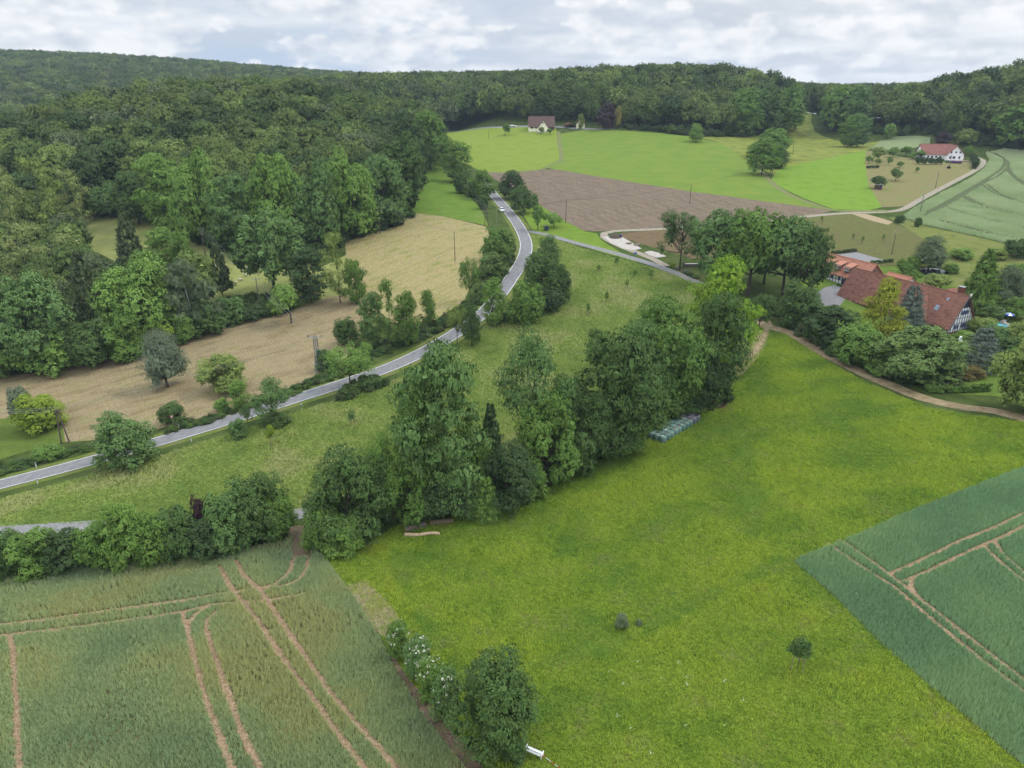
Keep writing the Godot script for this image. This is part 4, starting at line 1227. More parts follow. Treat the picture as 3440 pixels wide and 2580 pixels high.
func shed(called: String, label: String, cat: String, x: float, z: float, turn: float, wide: float, long: float, eave: float, ridge: float, wm: Material, rm: Material, open := false) -> Node3D:
	var t := thing(called, label, cat, on(x, z), turn)
	if open:
		for sx in [-1.0, 1.0]:
			for k in 3: part("post", boxm(Vector3(sx * (wide * 0.5 - 0.15), eave * 0.5, -long * k / 2.0 + (0.15 if k == 2 else -0.15 if k == 0 else 0.0)), Vector3(0.18, eave, 0.18)), wm, t)
		part("back_wall", boxm(Vector3(0, eave * 0.5, -long + 0.1), Vector3(wide, eave, 0.12)), wm, t)
	else:
		part("wall", walls(wide, long, eave, ridge), wm, t)
		part("door", boxm(Vector3(0, 1.0, 0.04), Vector3(1.0, 2.0, 0.1)), mat("dark_door", Color.WHITE), t)
	roof(t, wide, 0.35, -long - 0.35, eave, ridge, 0.35, rm, 0.2)
	return t

# ---------------------------------------------------------------- vehicles
func loft(sections: Array) -> void:
	# each section: z, then pairs of half width and height from bottom to top
	for k in sections.size() - 1:
		var a: Array = sections[k]
		var b: Array = sections[k + 1]
		for s in [-1.0, 1.0]:
			for i in range(1, a.size() - 2, 2):
				var p := [Vector3(s * a[i], a[i + 1], a[0]), Vector3(s * a[i + 2], a[i + 3], a[0]), Vector3(s * b[i + 2], b[i + 3], b[0]), Vector3(s * b[i], b[i + 1], b[0])]
				if s > 0: quad(p[0], p[1], p[2], p[3])
				else: quad(p[3], p[2], p[1], p[0])
		var n := a.size()
		quad(Vector3(-a[n - 2], a[n - 1], a[0]), Vector3(-b[n - 2], b[n - 1], b[0]), Vector3(b[n - 2], b[n - 1], b[0]), Vector3(a[n - 2], a[n - 1], a[0]))
		quad(Vector3(-a[1], a[2], a[0]), Vector3(a[1], a[2], a[0]), Vector3(b[1], b[2], b[0]), Vector3(-b[1], b[2], b[0]))
	for e in [sections[0], sections[sections.size() - 1]]:
		for i in range(1, e.size() - 2, 2): quad(Vector3(-e[i], e[i + 1], e[0]), Vector3(e[i], e[i + 1], e[0]), Vector3(e[i + 2], e[i + 3], e[0]), Vector3(-e[i + 2], e[i + 3], e[0]))

func car(label: String, x: float, z: float, turn: float, lift: float) -> void:
	var t := thing("car", label, "car", on(x, z, lift), turn, "")
	var paint := mat("white_car_paint", lin(0.75, 0.76, 0.78), 0.3)
	paint.clearcoat_enabled = true
	loft([[2.1, 0.60, 0.35, 0.72, 0.55, 0.62, 0.72], [1.9, 0.78, 0.25, 0.86, 0.6, 0.78, 0.84], [0.9, 0.84, 0.22, 0.90, 0.62, 0.82, 0.97], [-0.2, 0.84, 0.22, 0.90, 0.65, 0.82, 1.0], [-1.6, 0.84, 0.22, 0.89, 0.66, 0.80, 1.0], [-2.0, 0.76, 0.28, 0.82, 0.65, 0.72, 0.98], [-2.12, 0.62, 0.38, 0.70, 0.6, 0.62, 0.85]])
	part("body", built(false, true), paint, t)
	loft([[1.0, 0.78, 0.95, 0.77, 0.97], [0.35, 0.79, 0.97, 0.62, 1.42], [-1.2, 0.79, 0.97, 0.62, 1.44], [-1.95, 0.73, 0.95, 0.60, 1.10]])
	part("window", built(), mat("car_glass", lin(0.02, 0.025, 0.03), 0.08), t)
	loft([[0.4, 0.64, 1.41, 0.58, 1.45], [-0.4, 0.65, 1.43, 0.6, 1.5], [-1.3, 0.64, 1.43, 0.58, 1.47]])
	part("roof", built(), paint, t)
	for sx in [-1.0, 1.0]:
		for zz in [1.3, -1.28]:
			tube(Vector3(sx * 0.68, 0.31, zz), Vector3(sx * 0.91, 0.31, zz), 0.31, 0.31, 14, Color.WHITE, true)
			var w := part("wheel", built(), mat("tyre", lin(0.02, 0.02, 0.02), 0.9), t)
			tube(Vector3(sx * 0.86, 0.31, zz), Vector3(sx * 0.925, 0.31, zz), 0.19, 0.17, 10, Color.WHITE, true)
			part("rim", built(), mat("steel", lin(0.4, 0.4, 0.42), 0.35, 0.8), w)
		part("headlight", boxm(Vector3(sx * 0.55, 0.66, 2.06), Vector3(0.3, 0.14, 0.1)), mat("lamp_glass", lin(0.6, 0.62, 0.65), 0.15), t)
		part("tail_light", boxm(Vector3(sx * 0.6, 0.78, -2.06), Vector3(0.16, 0.22, 0.1)), mat("tail_red", lin(0.35, 0.02, 0.02), 0.3), t)
		part("wing_mirror", boxm(Vector3(sx * 0.95, 1.0, 0.7), Vector3(0.18, 0.13, 0.1)), paint, t)
	part("number_plate", boxm(Vector3(0, 0.45, 2.1), Vector3(0.5, 0.11, 0.05)), mat("plate", lin(0.7, 0.7, 0.7), 0.5), t)

# ---------------------------------------------------------------- poles and lines
func pole(label: String, x: float, z: float, h: float, style: String, turn := 0.0, group := "") -> Vector3:
	var at := on(x, z)
	var wood := mat("pole_wood", lin(0.12, 0.095, 0.08), 0.9)
	var grey := mat("galvanised", lin(0.32, 0.33, 0.33), 0.5, 0.4)
	var dark := mat("insulator", lin(0.05, 0.04, 0.055), 0.3)
	var t := thing("street_lamp" if style == "lamp" else "utility_pole", label, "street lamp" if style == "lamp" else "utility pole", at, turn, group)
	if style == "lamp":
		tube(Vector3(0, -0.3, 0), Vector3(0, h - 0.4, 0), 0.09, 0.06, 8)
		tube(Vector3(0, h - 0.4, 0), Vector3(0.35, h, 0), 0.06, 0.05, 8)
		tube(Vector3(0.35, h, 0), Vector3(1.2, h + 0.05, 0), 0.05, 0.04, 8)
		part("pole", built(), grey, t)
		part("lamp_head", boxm(Vector3(1.5, h + 0.04, 0), Vector3(0.75, 0.14, 0.26)), grey, t)
	elif style == "frame":
		for s in [-1.0, 1.0]:
			tube(Vector3(s * 0.75, -0.3, 0), Vector3(s * 0.12, h, 0), 0.15, 0.11, 8, Color.WHITE, true)
			part("leg", built(), wood, t)
		bar(Vector3(-0.45, h * 0.5, 0.1), Vector3(0.45, h * 0.5, 0.1), 0.16, 0.1)
		part("cross_tie", built(), wood, t)
		bar(Vector3(-0.7, h - 0.35, 0.14), Vector3(0.7, h - 0.35, 0.14), 0.12, 0.1)
		part("crossarm", built(), wood, t)
	else:
		tube(Vector3(0, -0.3, 0), Vector3(0, h, 0), 0.15, 0.10, 8, Color.WHITE, true)
		part("pole", built(), wood, t)
	if style in ["cross", "double"]:
		for k in (2 if style == "double" else 1):
			bar(Vector3(-1.1, h - 0.2 - k * 1.3, 0.13), Vector3(1.1, h - 0.2 - k * 1.3, 0.13), 0.12, 0.1)
			part("crossarm", built(), grey if style == "cross" else wood, t)
			for q in [-1.0, 0.0, 1.0]:
				if k == 0:
					tube(Vector3(q, h - 0.15, 0.13), Vector3(q, h + 0.15, 0.13), 0.06, 0.045, 6, Color.WHITE, true)
					part("insulator", built(), dark, t)
	if style == "double":
		tube(Vector3(0.55, -0.3, 0.2), Vector3(0.1, h * 0.45, 0.1), 0.12, 0.1, 8)
		part("brace", built(), wood, t)
	return at + Vector3(0, h, 0)

func lattice_tower(x: float, z: float, h: float) -> void:
	var t := thing("transformer_tower", "narrow lattice power tower with transformer beside the road", "power tower", on(x, z), 0.35)
	var g := mat("galvanised", Color.WHITE)
	var a := 0.62
	var b := 0.32
	for sx in [-1.0, 1.0]:
		for sz in [-1.0, 1.0]:
			bar(Vector3(sx * a, 1.6, sz * a), Vector3(sx * b, h, sz * b), 0.1, 0.1)
			part("leg", built(), g, t)
	var n := 9
	for k in n:
		var y0 := lerpf(1.8, h - 0.2, float(k) / n)
		var y1 := lerpf(1.8, h - 0.2, float(k + 1) / n)
		var r0 := lerpf(a, b, (y0 - 1.6) / (h - 1.6))
		var r1 := lerpf(a, b, (y1 - 1.6) / (h - 1.6))
		for q in 4:
			var s := Basis(Vector3.UP, q * PI * 0.5)
			var f := -1.0 if k & 1 else 1.0
			bar(s * Vector3(-r0 * f, y0, r0), s * Vector3(r1 * f, y1, r1), 0.05, 0.04)
			bar(s * Vector3(-r1, y1, r1), s * Vector3(r1, y1, r1), 0.04, 0.04)
	part("lattice", built(), g, t)
	part("cabinet", boxm(Vector3(0, 0.85, 0), Vector3(1.5, 2.0, 1.4)), mat("cabinet_grey", lin(0.27, 0.30, 0.27), 0.6), t)
	part("warning_plate", boxm(Vector3(0.2, 1.2, 0.72), Vector3(0.35, 0.3, 0.03)), mat("plate", Color.WHITE), t)
	part("transformer", boxm(Vector3(0.35, h * 0.55, 0.35), Vector3(0.9, 1.2, 0.8)), mat("cabinet_green", lin(0.10, 0.13, 0.10), 0.5), t)
	bar(Vector3(-1.7, h - 0.1, -0.5), Vector3(1.7, h - 0.1, 0.5), 0.14, 0.12)
	part("crossarm", built(), g, t)
	for k in 6:
		for s in [-1.0, 0.0, 1.0]:
			tube(Vector3(s * 0.45, h - 0.9 - k * 0.42, 0.42), Vector3(s * 0.45, h - 0.62 - k * 0.42, 0.42), 0.09, 0.07, 6, Color.WHITE, true)
			part("insulator", built(), mat("insulator", Color.WHITE), t)
	for q in [-1.6, -1.3, 0.0, 1.5]:
		tube(Vector3(q, h - 0.05, q * 0.3), Vector3(q, h + 0.3, q * 0.3), 0.08, 0.06, 6, Color.WHITE, true)
		part("insulator", built(), mat("insulator", Color.WHITE), t)

func wires(label: String, a: Vector3, b: Vector3, gap: float, sag: float) -> void:
	var t := thing("power_line", label, "power line", a)
	var d := b - a
	var side := Vector3(-d.z, 0, d.x).normalized() * gap
	for s in [-1.0, 0.0, 1.0]:
		var prev: Vector3 = side * s
		for k in 12:
			var f := (k + 1) / 12.0
			var q: Vector3 = d * f + side * s - Vector3(0, sag * 4.0 * f * (1.0 - f), 0)
			tube(prev, q, 0.022, 0.022, 3)
			prev = q
		part("wire", built(), mat("wire_metal", lin(0.2, 0.2, 0.2), 0.5), t)

# ---------------------------------------------------------------- small things
func marker_post(label: String, x: float, z: float) -> void:
	var t := thing("marker_post", label, "marker post", on(x, z), 0.4, "white marker posts along the road")
	loft([[0.06, 0.06, -0.2, 0.06, 0.95, 0.05, 1.1], [-0.06, 0.06, -0.2, 0.06, 0.95, 0.02, 1.02]])
	part("post", built(), mat("post_white", lin(0.7, 0.7, 0.7), 0.5), t)
	part("black_band", boxm(Vector3(0, 0.82, 0), Vector3(0.135, 0.24, 0.135)), mat("band_black", lin(0.02, 0.02, 0.02), 0.5), t)
	part("reflector", boxm(Vector3(0, 0.82, 0.07), Vector3(0.05, 0.16, 0.012)), mat("lamp_glass", Color.WHITE), t)

func triangle_sign(x: float, z: float, turn: float) -> void:
	var t := thing("road_sign", "triangular red and white road sign leaning beside the round dark bush", "road sign", on(x, z), turn)
	tube(Vector3(0, -0.2, 0), Vector3(0, 2.9, 0), 0.04, 0.04, 8)
	part("post", built(), mat("galvanised", Color.WHITE), t)
	var v := [Vector3(-0.5, 2.9, 0.05), Vector3(0.5, 2.9, 0.05), Vector3(0, 2.05, 0.05)]
	for k in [0.0, 0.03]: tri(v[0] + Vector3(0, 0, k), v[1] + Vector3(0, 0, k), v[2] + Vector3(0, 0, k))
	part("sign_board", built(), mat("sign_red", lin(0.5, 0.03, 0.03), 0.4), t)
	var c: Vector3 = (v[0] + v[1] + v[2]) / 3.0
	for k in [0.046, -0.012]: tri(c + (v[0] - c) * 0.66 + Vector3(0, 0, k), c + (v[1] - c) * 0.66 + Vector3(0, 0, k), c + (v[2] - c) * 0.66 + Vector3(0, 0, k))
	part("sign_face", built(), mat("post_white", Color.WHITE), t)

func bale(label: String, group: String, x: float, z: float, m: Material, mark: Color, turn: float, lift := 0.0, tyre := false) -> void:
	var t := thing("silage_bale", label, "silage bale", on(x, z, lift), turn, group)
	lathe([Vector2(0, -0.1), Vector2(0.56, -0.1), Vector2(0.62, 0.1), Vector2(0.645, 0.55), Vector2(0.62, 1.05), Vector2(0.56, 1.17), Vector2(0.42, 1.21), Vector2(0, 1.17)], 18)
	part("film_wrap", built(false, true), m, t)
	if mark.a > 0.0:
		box(Vector3(0.12, 1.215, 0.05), Vector3(0.34, 0.02, 0.22), Basis(Vector3.UP, turn * 3.0))
		part("patch", built(), mat("patch_%d" % int(mark.r * 99), mark, 0.6), t)

func tyre_on(label: String, at: Vector3) -> void:
	var pr := []
	for k in 9:
		var a := TAU * k / 8.0
		pr.append(Vector2(0.31 + 0.1 * cos(a), 0.1 + 0.09 * sin(a)))
	lathe(pr, 16)
	single("tyre", built(false, true), mat("tyre", Color.WHITE), label, "tyre", at, 0.0, "old tyres weighing down the dark wrapped bales")

func log_piece(called: String, label: String, a: Vector3, b: Vector3, r: float, m: Material, end_m: Material, bend := 0.0, group := "") -> void:
	var t := thing(called, label, "log", a, 0.0, group)
	var d := b - a
	var side := Vector3(-d.z, 0, d.x).normalized()
	var prev := Vector3.ZERO
	var pr := r
	for k in 7:
		var f := (k + 1) / 7.0
		var q := d * f + side * sin(f * PI * 2.0 - 0.6) * bend + Vector3(0, sin(f * PI) * bend * 0.4, 0)
		var nr := r * (1.0 - 0.22 * f + 0.06 * sin(k * 2.3))
		tube(prev, q, pr, nr, 12)
		prev = q
		pr = nr
	part("bark", built(), m, t)
	tube(-d.normalized() * 0.01, -d.normalized() * 0.03, r * 0.93, r * 0.9, 12, Color.WHITE, true)
	tube(d * 1.001, d * 1.003 + d.normalized() * 0.02, pr * 0.93, pr * 0.9, 12, Color.WHITE, true)
	part("cut_end", built(), end_m, t)

func garden_bench(x: float, z: float, turn: float) -> void:
	var t := thing("garden_bench", "white slatted garden bench at the meadow edge beside the foreground tree", "bench", on(x, z, 0.03), turn)
	var w := mat("bench_white", lin(0.75, 0.76, 0.78), 0.45)
	var l := 1.7
	for s in [-1.0, 1.0]:
		part("leg", boxm(Vector3(s * l * 0.48, 0.23, 0.25), Vector3(0.07, 0.46, 0.07)), w, t)
		part("back_post", boxm(Vector3(s * l * 0.48, 0.48, -0.25), Vector3(0.07, 0.96, 0.07), Basis(Vector3.RIGHT, -0.1)), w, t)
		part("armrest", boxm(Vector3(s * l * 0.48, 0.66, 0.0), Vector3(0.08, 0.05, 0.62)), w, t)
	for k in 5: part("seat_slat", boxm(Vector3(0, 0.47, -0.2 + k * 0.11), Vector3(l, 0.03, 0.09)), w, t)
	for k in 13: part("back_slat", boxm(Vector3(-l * 0.45 + l * 0.9 * k / 12.0, 0.7, -0.27), Vector3(0.06, 0.40, 0.025), Basis(Vector3.RIGHT, -0.1)), w, t)
	part("top_rail", boxm(Vector3(0, 0.95, -0.3), Vector3(l + 0.06, 0.14, 0.05), Basis(Vector3.RIGHT, -0.1)), w, t)
	part("lower_rail", boxm(Vector3(0, 0.53, -0.25), Vector3(l, 0.06, 0.04)), w, t)

func barrier_tape(pts: PackedVector2Array) -> void:
	var t := thing("barrier_tape", "red and white barrier tape trailing through the grass beside the bench", "tape", on(pts[0].x, pts[0].y))
	var o := t.position
	for c in 2:
		for k in pts.size() - 1:
			if k % 2 == c:
				var a := on(pts[k].x, pts[k].y, 0.42 + 0.1 * sin(k * 1.7)) - o
				var b := on(pts[k + 1].x, pts[k + 1].y, 0.42 + 0.1 * sin((k + 1) * 1.7)) - o
				bar(a, b, 0.08, 0.015)
		part("red_stretch" if c == 0 else "white_stretch", built(), mat("sign_red", Color.WHITE) if c == 0 else mat("post_white", Color.WHITE), t)

func sheep_mesh() -> Array:
	var rings := [[-0.56, 0.62, 0.05, 0.05], [-0.5, 0.62, 0.20, 0.2], [-0.3, 0.62, 0.27, 0.27], [0.0, 0.61, 0.28, 0.29], [0.28, 0.63, 0.25, 0.26], [0.44, 0.66, 0.18, 0.2], [0.52, 0.66, 0.13, 0.15]]
	for k in rings.size() - 1:
		var a: Array = rings[k]
		var b: Array = rings[k + 1]
		for i in 10:
			var t0 := TAU * i / 10.0
			var t1 := TAU * (i + 1) / 10.0
			quad(Vector3(a[0], a[1] + a[3] * sin(t0), a[2] * cos(t0)), Vector3(a[0], a[1] + a[3] * sin(t1), a[2] * cos(t1)), Vector3(b[0], b[1] + b[3] * sin(t1), b[2] * cos(t1)), Vector3(b[0], b[1] + b[3] * sin(t0), b[2] * cos(t0)))
	for sx in [-0.36, 0.3]:
		for sz in [-0.13, 0.13]:
			tube(Vector3(sx, 0.5, sz), Vector3(sx + 0.02, 0.25, sz), 0.075, 0.045, 6)
			tube(Vector3(sx + 0.02, 0.25, sz), Vector3(sx, 0.0, sz), 0.045, 0.04, 6)
	# neck reaching down to graze
	tube(Vector3(0.48, 0.64, 0), Vector3(0.66, 0.42, 0), 0.14, 0.10, 8)
	var body := built(false, true)
	tube(Vector3(0.64, 0.45, 0), Vector3(0.72, 0.30, 0), 0.09, 0.095, 8)
	tube(Vector3(0.72, 0.30, 0), Vector3(0.78, 0.12, 0), 0.095, 0.055, 8, Color.WHITE, true)
	for s in [-1.0, 1.0]: tube(Vector3(0.67, 0.42, s * 0.08), Vector3(0.64, 0.40, s * 0.2), 0.03, 0.012, 5)
	return [body, built(false, true)]

func sapling_guard(t: Node3D, h: float, r: float) -> void:
	for k in 3:
		var a := TAU * k / 3.0 + 0.4
		part("stake", boxm(Vector3(cos(a) * r, h * 0.5, sin(a) * r), Vector3(0.07, h, 0.07)), mat("stake_wood", lin(0.22, 0.18, 0.13), 0.9), t)
	for k in 3:
		var a := TAU * k / 3.0 + 0.4
		var b := TAU * (k + 1) / 3.0 + 0.4
		bar(Vector3(cos(a) * r, h * 0.92, sin(a) * r), Vector3(cos(b) * r, h * 0.92, sin(b) * r), 0.07, 0.03)
		part("cross_batten", built(), mat("stake_wood", Color.WHITE), t)

func hedge(label: String, pts: PackedVector2Array, w: float, h: float, tint: String) -> void:
	var t := thing("hedge", label, "hedge", on(pts[0].x, pts[0].y))
	for k in pts.size() - 1:
		var a := pts[k]
		var b := pts[k + 1]
		var n := maxi(1, int(round(a.distance_to(b) / (w * 1.6))))
		for i in n:
			var q := a.lerp(b, (i + 0.5) / n)
			var c := part("hedge_section", kinds.hedge[(i + k) % 3][0], mats[tint], t)
			c.position = on(q.x, q.y, -0.05) - t.position
			c.rotation.y = -atan2(b.y - a.y, b.x - a.x)
			c.scale = Vector3(a.distance_to(b) / n * 1.15, h, w)

func fence_post(x: float, z: float, h: float, label: String, group: String) -> void:
	single("fence_post", boxm(Vector3(0, h * 0.5 - 0.1, 0), Vector3(0.16, h, 0.16)), mat("stake_wood", Color.WHITE), label, "fence post", on(x, z), 0.0, group)

func sky_panorama() -> Image:
	var w := 3072
	var band := 300          # finely computed rows above the horizon (35 degrees)
	var coarse := 4
	var n1 := FastNoiseLite.new()
	n1.seed = 5
	n1.noise_type = FastNoiseLite.TYPE_SIMPLEX_SMOOTH
	n1.frequency = 1.0
	n1.fractal_octaves = 6
	n1.fractal_gain = 0.55
	var n2 := FastNoiseLite.new()
	n2.seed = 9
	n2.noise_type = FastNoiseLite.TYPE_SIMPLEX_SMOOTH
	n2.frequency = 1.0
	n2.fractal_octaves = 5
	n2.fractal_gain = 0.55
	var im := Image.create(w, w / 2, false, Image.FORMAT_RGBF)
	im.fill(Color(0.5, 0.54, 0.58))
	im.blit_rect(sky_part(w, w / 2 - band, band, 1, n1, n2), Rect2i(0, 0, w, band), Vector2i(0, w / 2 / 2 * 1 - band))
	var up := sky_part(w / coarse, 0, (w / 4 - band) / coarse, coarse, n1, n2)
	up.resize(w, w / 4 - band, Image.INTERPOLATE_BILINEAR)
	im.blit_rect(up, Rect2i(0, 0, w, w / 4 - band), Vector2i(0, 0))
	return im

func sky_part(w: int, _from: int, rows: int, coarse: int, n1: FastNoiseLite, n2: FastNoiseLite) -> Image:
	var im := Image.create(w, rows, false, Image.FORMAT_RGBF)
	var full := 3072
	var top := 0 if coarse > 1 else full / 4 - rows
	for j in rows:
		var el := PI * 0.5 - (top + (j + 0.5) * coarse) / (full / 2.0) * PI
		var se := sin(el)
		var ce := cos(el)
		var flat := 1.0 / (se + 0.09)
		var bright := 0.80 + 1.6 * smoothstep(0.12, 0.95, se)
		for i in w:
			var az := (i + 0.5) / w * TAU
			var ca := cos(az)
			var sa := sin(az)
			# high broken sheet, drawn out towards the horizon
			var u := ca * ce * flat
			var v := sa * ce * flat
			var wx := n2.get_noise_2d(u * 0.22 + 7.0, v * 0.22)
			var a := n1.get_noise_2d(u * 0.17 + wx * 0.35, v * 0.17 - wx * 0.3)
			var b := n1.get_noise_2d(u * 0.6 + 31.0, v * 0.6 + wx)
			var c1 := smoothstep(-0.5, 0.25, a + b * 0.35)
			# heaped clouds low over the hills
			var p := n2.get_noise_3d(ca * 4.0 + 3.0, el * 11.0, sa * 4.0)
			var q := n2.get_noise_3d(ca * 18.0, el * 40.0 + 4.0, sa * 18.0)
			var heap := smoothstep(-0.02, 0.13, p + q * 0.32 - absf(el - 0.09) * 0.9)
			var lit := n2.get_noise_3d(ca * 14.0, el * 34.0 - 0.5, sa * 14.0) 
			var blue := Color(0.40, 0.49, 0.61)
			var grey := Color(0.48, 0.525, 0.585)
			var white := Color(0.75, 0.765, 0.785)
			var base := blue.lerp(grey, clampf(0.55 + wx * 1.6, 0.0, 1.0))
			var sheet_c := grey.lerp(white, clampf(0.62 + b * 0.9 + a * 0.5, 0.0, 1.0))
			var col := base.lerp(sheet_c, c1 * 0.92)
			var puff := Color(0.49, 0.535, 0.60).lerp(Color(0.77, 0.775, 0.785), clampf(0.55 + lit * 1.5 + q * 0.5, 0.0, 1.0))
			col = col.lerp(puff, heap * 0.8)
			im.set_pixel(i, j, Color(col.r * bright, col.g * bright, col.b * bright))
	return im

func lcg_hash(i: int, j: int, s: int) -> float:
	var h := (i * 374761393 + j * 668265263 + s * 982451653) & 0x7fffffff
	h = ((h ^ (h >> 13)) * 1274126177) & 0x7fffffff
	return float((h ^ (h >> 16)) & 0xffff) / 65535.0

# places spread through an outline, about one each step metres
func spread(poly: PackedVector2Array, step: float, s: int, jitter := 0.42) -> PackedVector2Array:
	var out := PackedVector2Array()
	var b := Rect2(poly[0], Vector2.ZERO)
	for p in poly: b = b.expand(p)
	var nj := int(b.size.y / (step * 0.87)) + 1
	var ni := int(b.size.x / step) + 1
	for j in nj:
		for i in ni:
			var p := b.position + Vector2((i + 0.5 * (j & 1)) * step, j * step * 0.87)
			p += Vector2(lcg_hash(i, j, s) - 0.5, lcg_hash(i, j, s + 7) - 0.5) * step * 2.0 * jitter
			if Geometry2D.is_point_in_polygon(p, poly): out.append(p)
	return out

var wheel := {}
func mark_lines(lines: Array, half: float) -> void:
	for l in lines:
		var line: PackedVector2Array = l
		for k in line.size() - 1:
			var n := int(line[k].distance_to(line[k + 1]) / 0.12) + 1
			var side := (line[k + 1] - line[k]).orthogonal().normalized()
			for s in n:
				var c := line[k].lerp(line[k + 1], float(s) / n)
				var m := int(half / 0.12)
				for t in range(-m, m + 1):
					var p := c + side * t * 0.12
					wheel[int(floor(p.x * 5.0)) * 100000 + int(floor(p.y * 5.0))] = true

func on_wheel(p: Vector2) -> bool:
	return wheel.has(int(floor(p.x * 5.0)) * 100000 + int(floor(p.y * 5.0)))

# crops and grasses stood up through an outline
func grow(called: String, poly: PackedVector2Array, step: float, meshes: Array, m: Material, tones: Array, wave: float, s: int, label: String, category: String, thin := 0.0, skip_wheel := false, lo := 0.75, hi := 1.25, bias := []) -> void:
	var n := FastNoiseLite.new()
	n.seed = s
	n.frequency = wave
	n.fractal_octaves = 3
	var sets := []
	var cols := []
	for k in meshes.size():
		sets.append([])
		cols.append(PackedColorArray())
	var pts := spread(poly, step, s, 0.5)
	var i := 0
	for p in pts:
		i += 1
		if skip_wheel and on_wheel(p): continue
		var v := n.get_noise_2d(p.x, p.y) * 1.3
		var r := lcg_hash(i, 3, s)
		if thin > 0.0 and n.get_noise_2d(p.x * 1.7 + 300.0, p.y * 1.7) > 0.32 - 0.25 * (1.0 - thin) and r < thin: continue
		for e in bias:
			var line: PackedVector2Array = e[0]
			for q in line.size() - 1:
				var near := Geometry2D.get_closest_point_to_segment(p, line[q], line[q + 1])
				var dd := near.distance_squared_to(p)
				if dd < e[1] * e[1] * 4.0:
					v += e[2] * exp(-dd / (e[1] * e[1]))
					break
		var f := clampf(0.5 + v * 0.9 + (r - 0.5) * 0.5, 0.0, 0.999) * (tones.size() - 1)
		var c: Color = (tones[int(f)] as Color).lerp(tones[int(f) + 1], f - int(f))
		var k := i % meshes.size()
		var sc := lerpf(lo, hi, lcg_hash(i, 9, s)) * (1.0 + v * 0.35)
		var b := Basis(Vector3.UP, (lcg_hash(i, 5, s) - 0.5) * (TAU if meshes.size() > 2 else 1.6)).scaled(Vector3(1.0, sc, 1.0))
		sets[k].append(Transform3D(b, on(p.x, p.y, 0.0)))
		cols[k].append(c)
	var root := Node3D.new()
	root.name = numbered(called)
	add_child(root)
	tag(root, label, category, "", "stuff")
	for k in meshes.size(): stuff("tuft", meshes[k], m, sets[k], cols[k], "", "", root)

# low growth that nobody could count: brambles, nettles, saplings at the foot of the trees
func undergrowth() -> void:
	var root := Node3D.new()
	root.name = "undergrowth"
	add_child(root)
	tag(root, "tangled undergrowth of brambles and saplings along the stream, the wood edges and the road", "undergrowth", "", "stuff")
	var tones := [Color(0.045, 0.08, 0.025), Color(0.06, 0.11, 0.03), Color(0.085, 0.14, 0.035), Color(0.075, 0.10, 0.04)]
	var sets := [[], [], []]
	var cols := [PackedColorArray(), PackedColorArray(), PackedColorArray()]
	var s := 40
	for e in [[U_STREAM, 2.4, 1.6, 4.2], [U_WOOD_FOOT, 3.0, 2.0, 4.5], [U_HILL_FOOT, 4.5, 3.0, 7.0], [U_ROAD_LEFT_A, 1.3, 0.5, 1.4], [U_ROAD_LEFT_B, 1.3, 0.5, 1.5], [U_ROAD_LEFT_C, 1.6, 0.6, 2.0], [U_ROAD_RIGHT_A, 1.5, 1.0, 2.4], [U_ROAD_RIGHT_B, 2.0, 1.0, 2.6], [U_BANK, 1.8, 0.6, 2.2], [U_HOUSE_FOOT, 2.6, 2.0, 4.5], [U_MIDDLE_FOOT, 4.5, 2.5, 6.0], [U_VALLEY, 4.5, 3.0, 7.0], [U_HEDGE, 2.2, 2.2, 4.4], [U_COPSE, 3.4, 1.2, 3.4]]:
		s += 1
		var i := 0
		for p in spread(poly_of(e[0]), e[1], s):
			i += 1
			var h := lerpf(e[2], e[3], lcg_hash(i, 1, s))
			var w: float = maxf(h * 0.9, e[1] * 1.3) * lerpf(0.8, 1.3, lcg_hash(i, 2, s))
			sets[i % 3].append(Transform3D(Basis(Vector3.UP, lcg_hash(i, 3, s) * TAU) * Basis().scaled(Vector3(w, h, w)), on(p.x, p.y, -0.1)))
			cols[i % 3].append(tones[int(lcg_hash(i, 4, s) * 3.99)])
	for k in 3: stuff("brambles", kinds.bramble[k][0], mats["leaf_plain"], sets[k], cols[k], "", "", root)

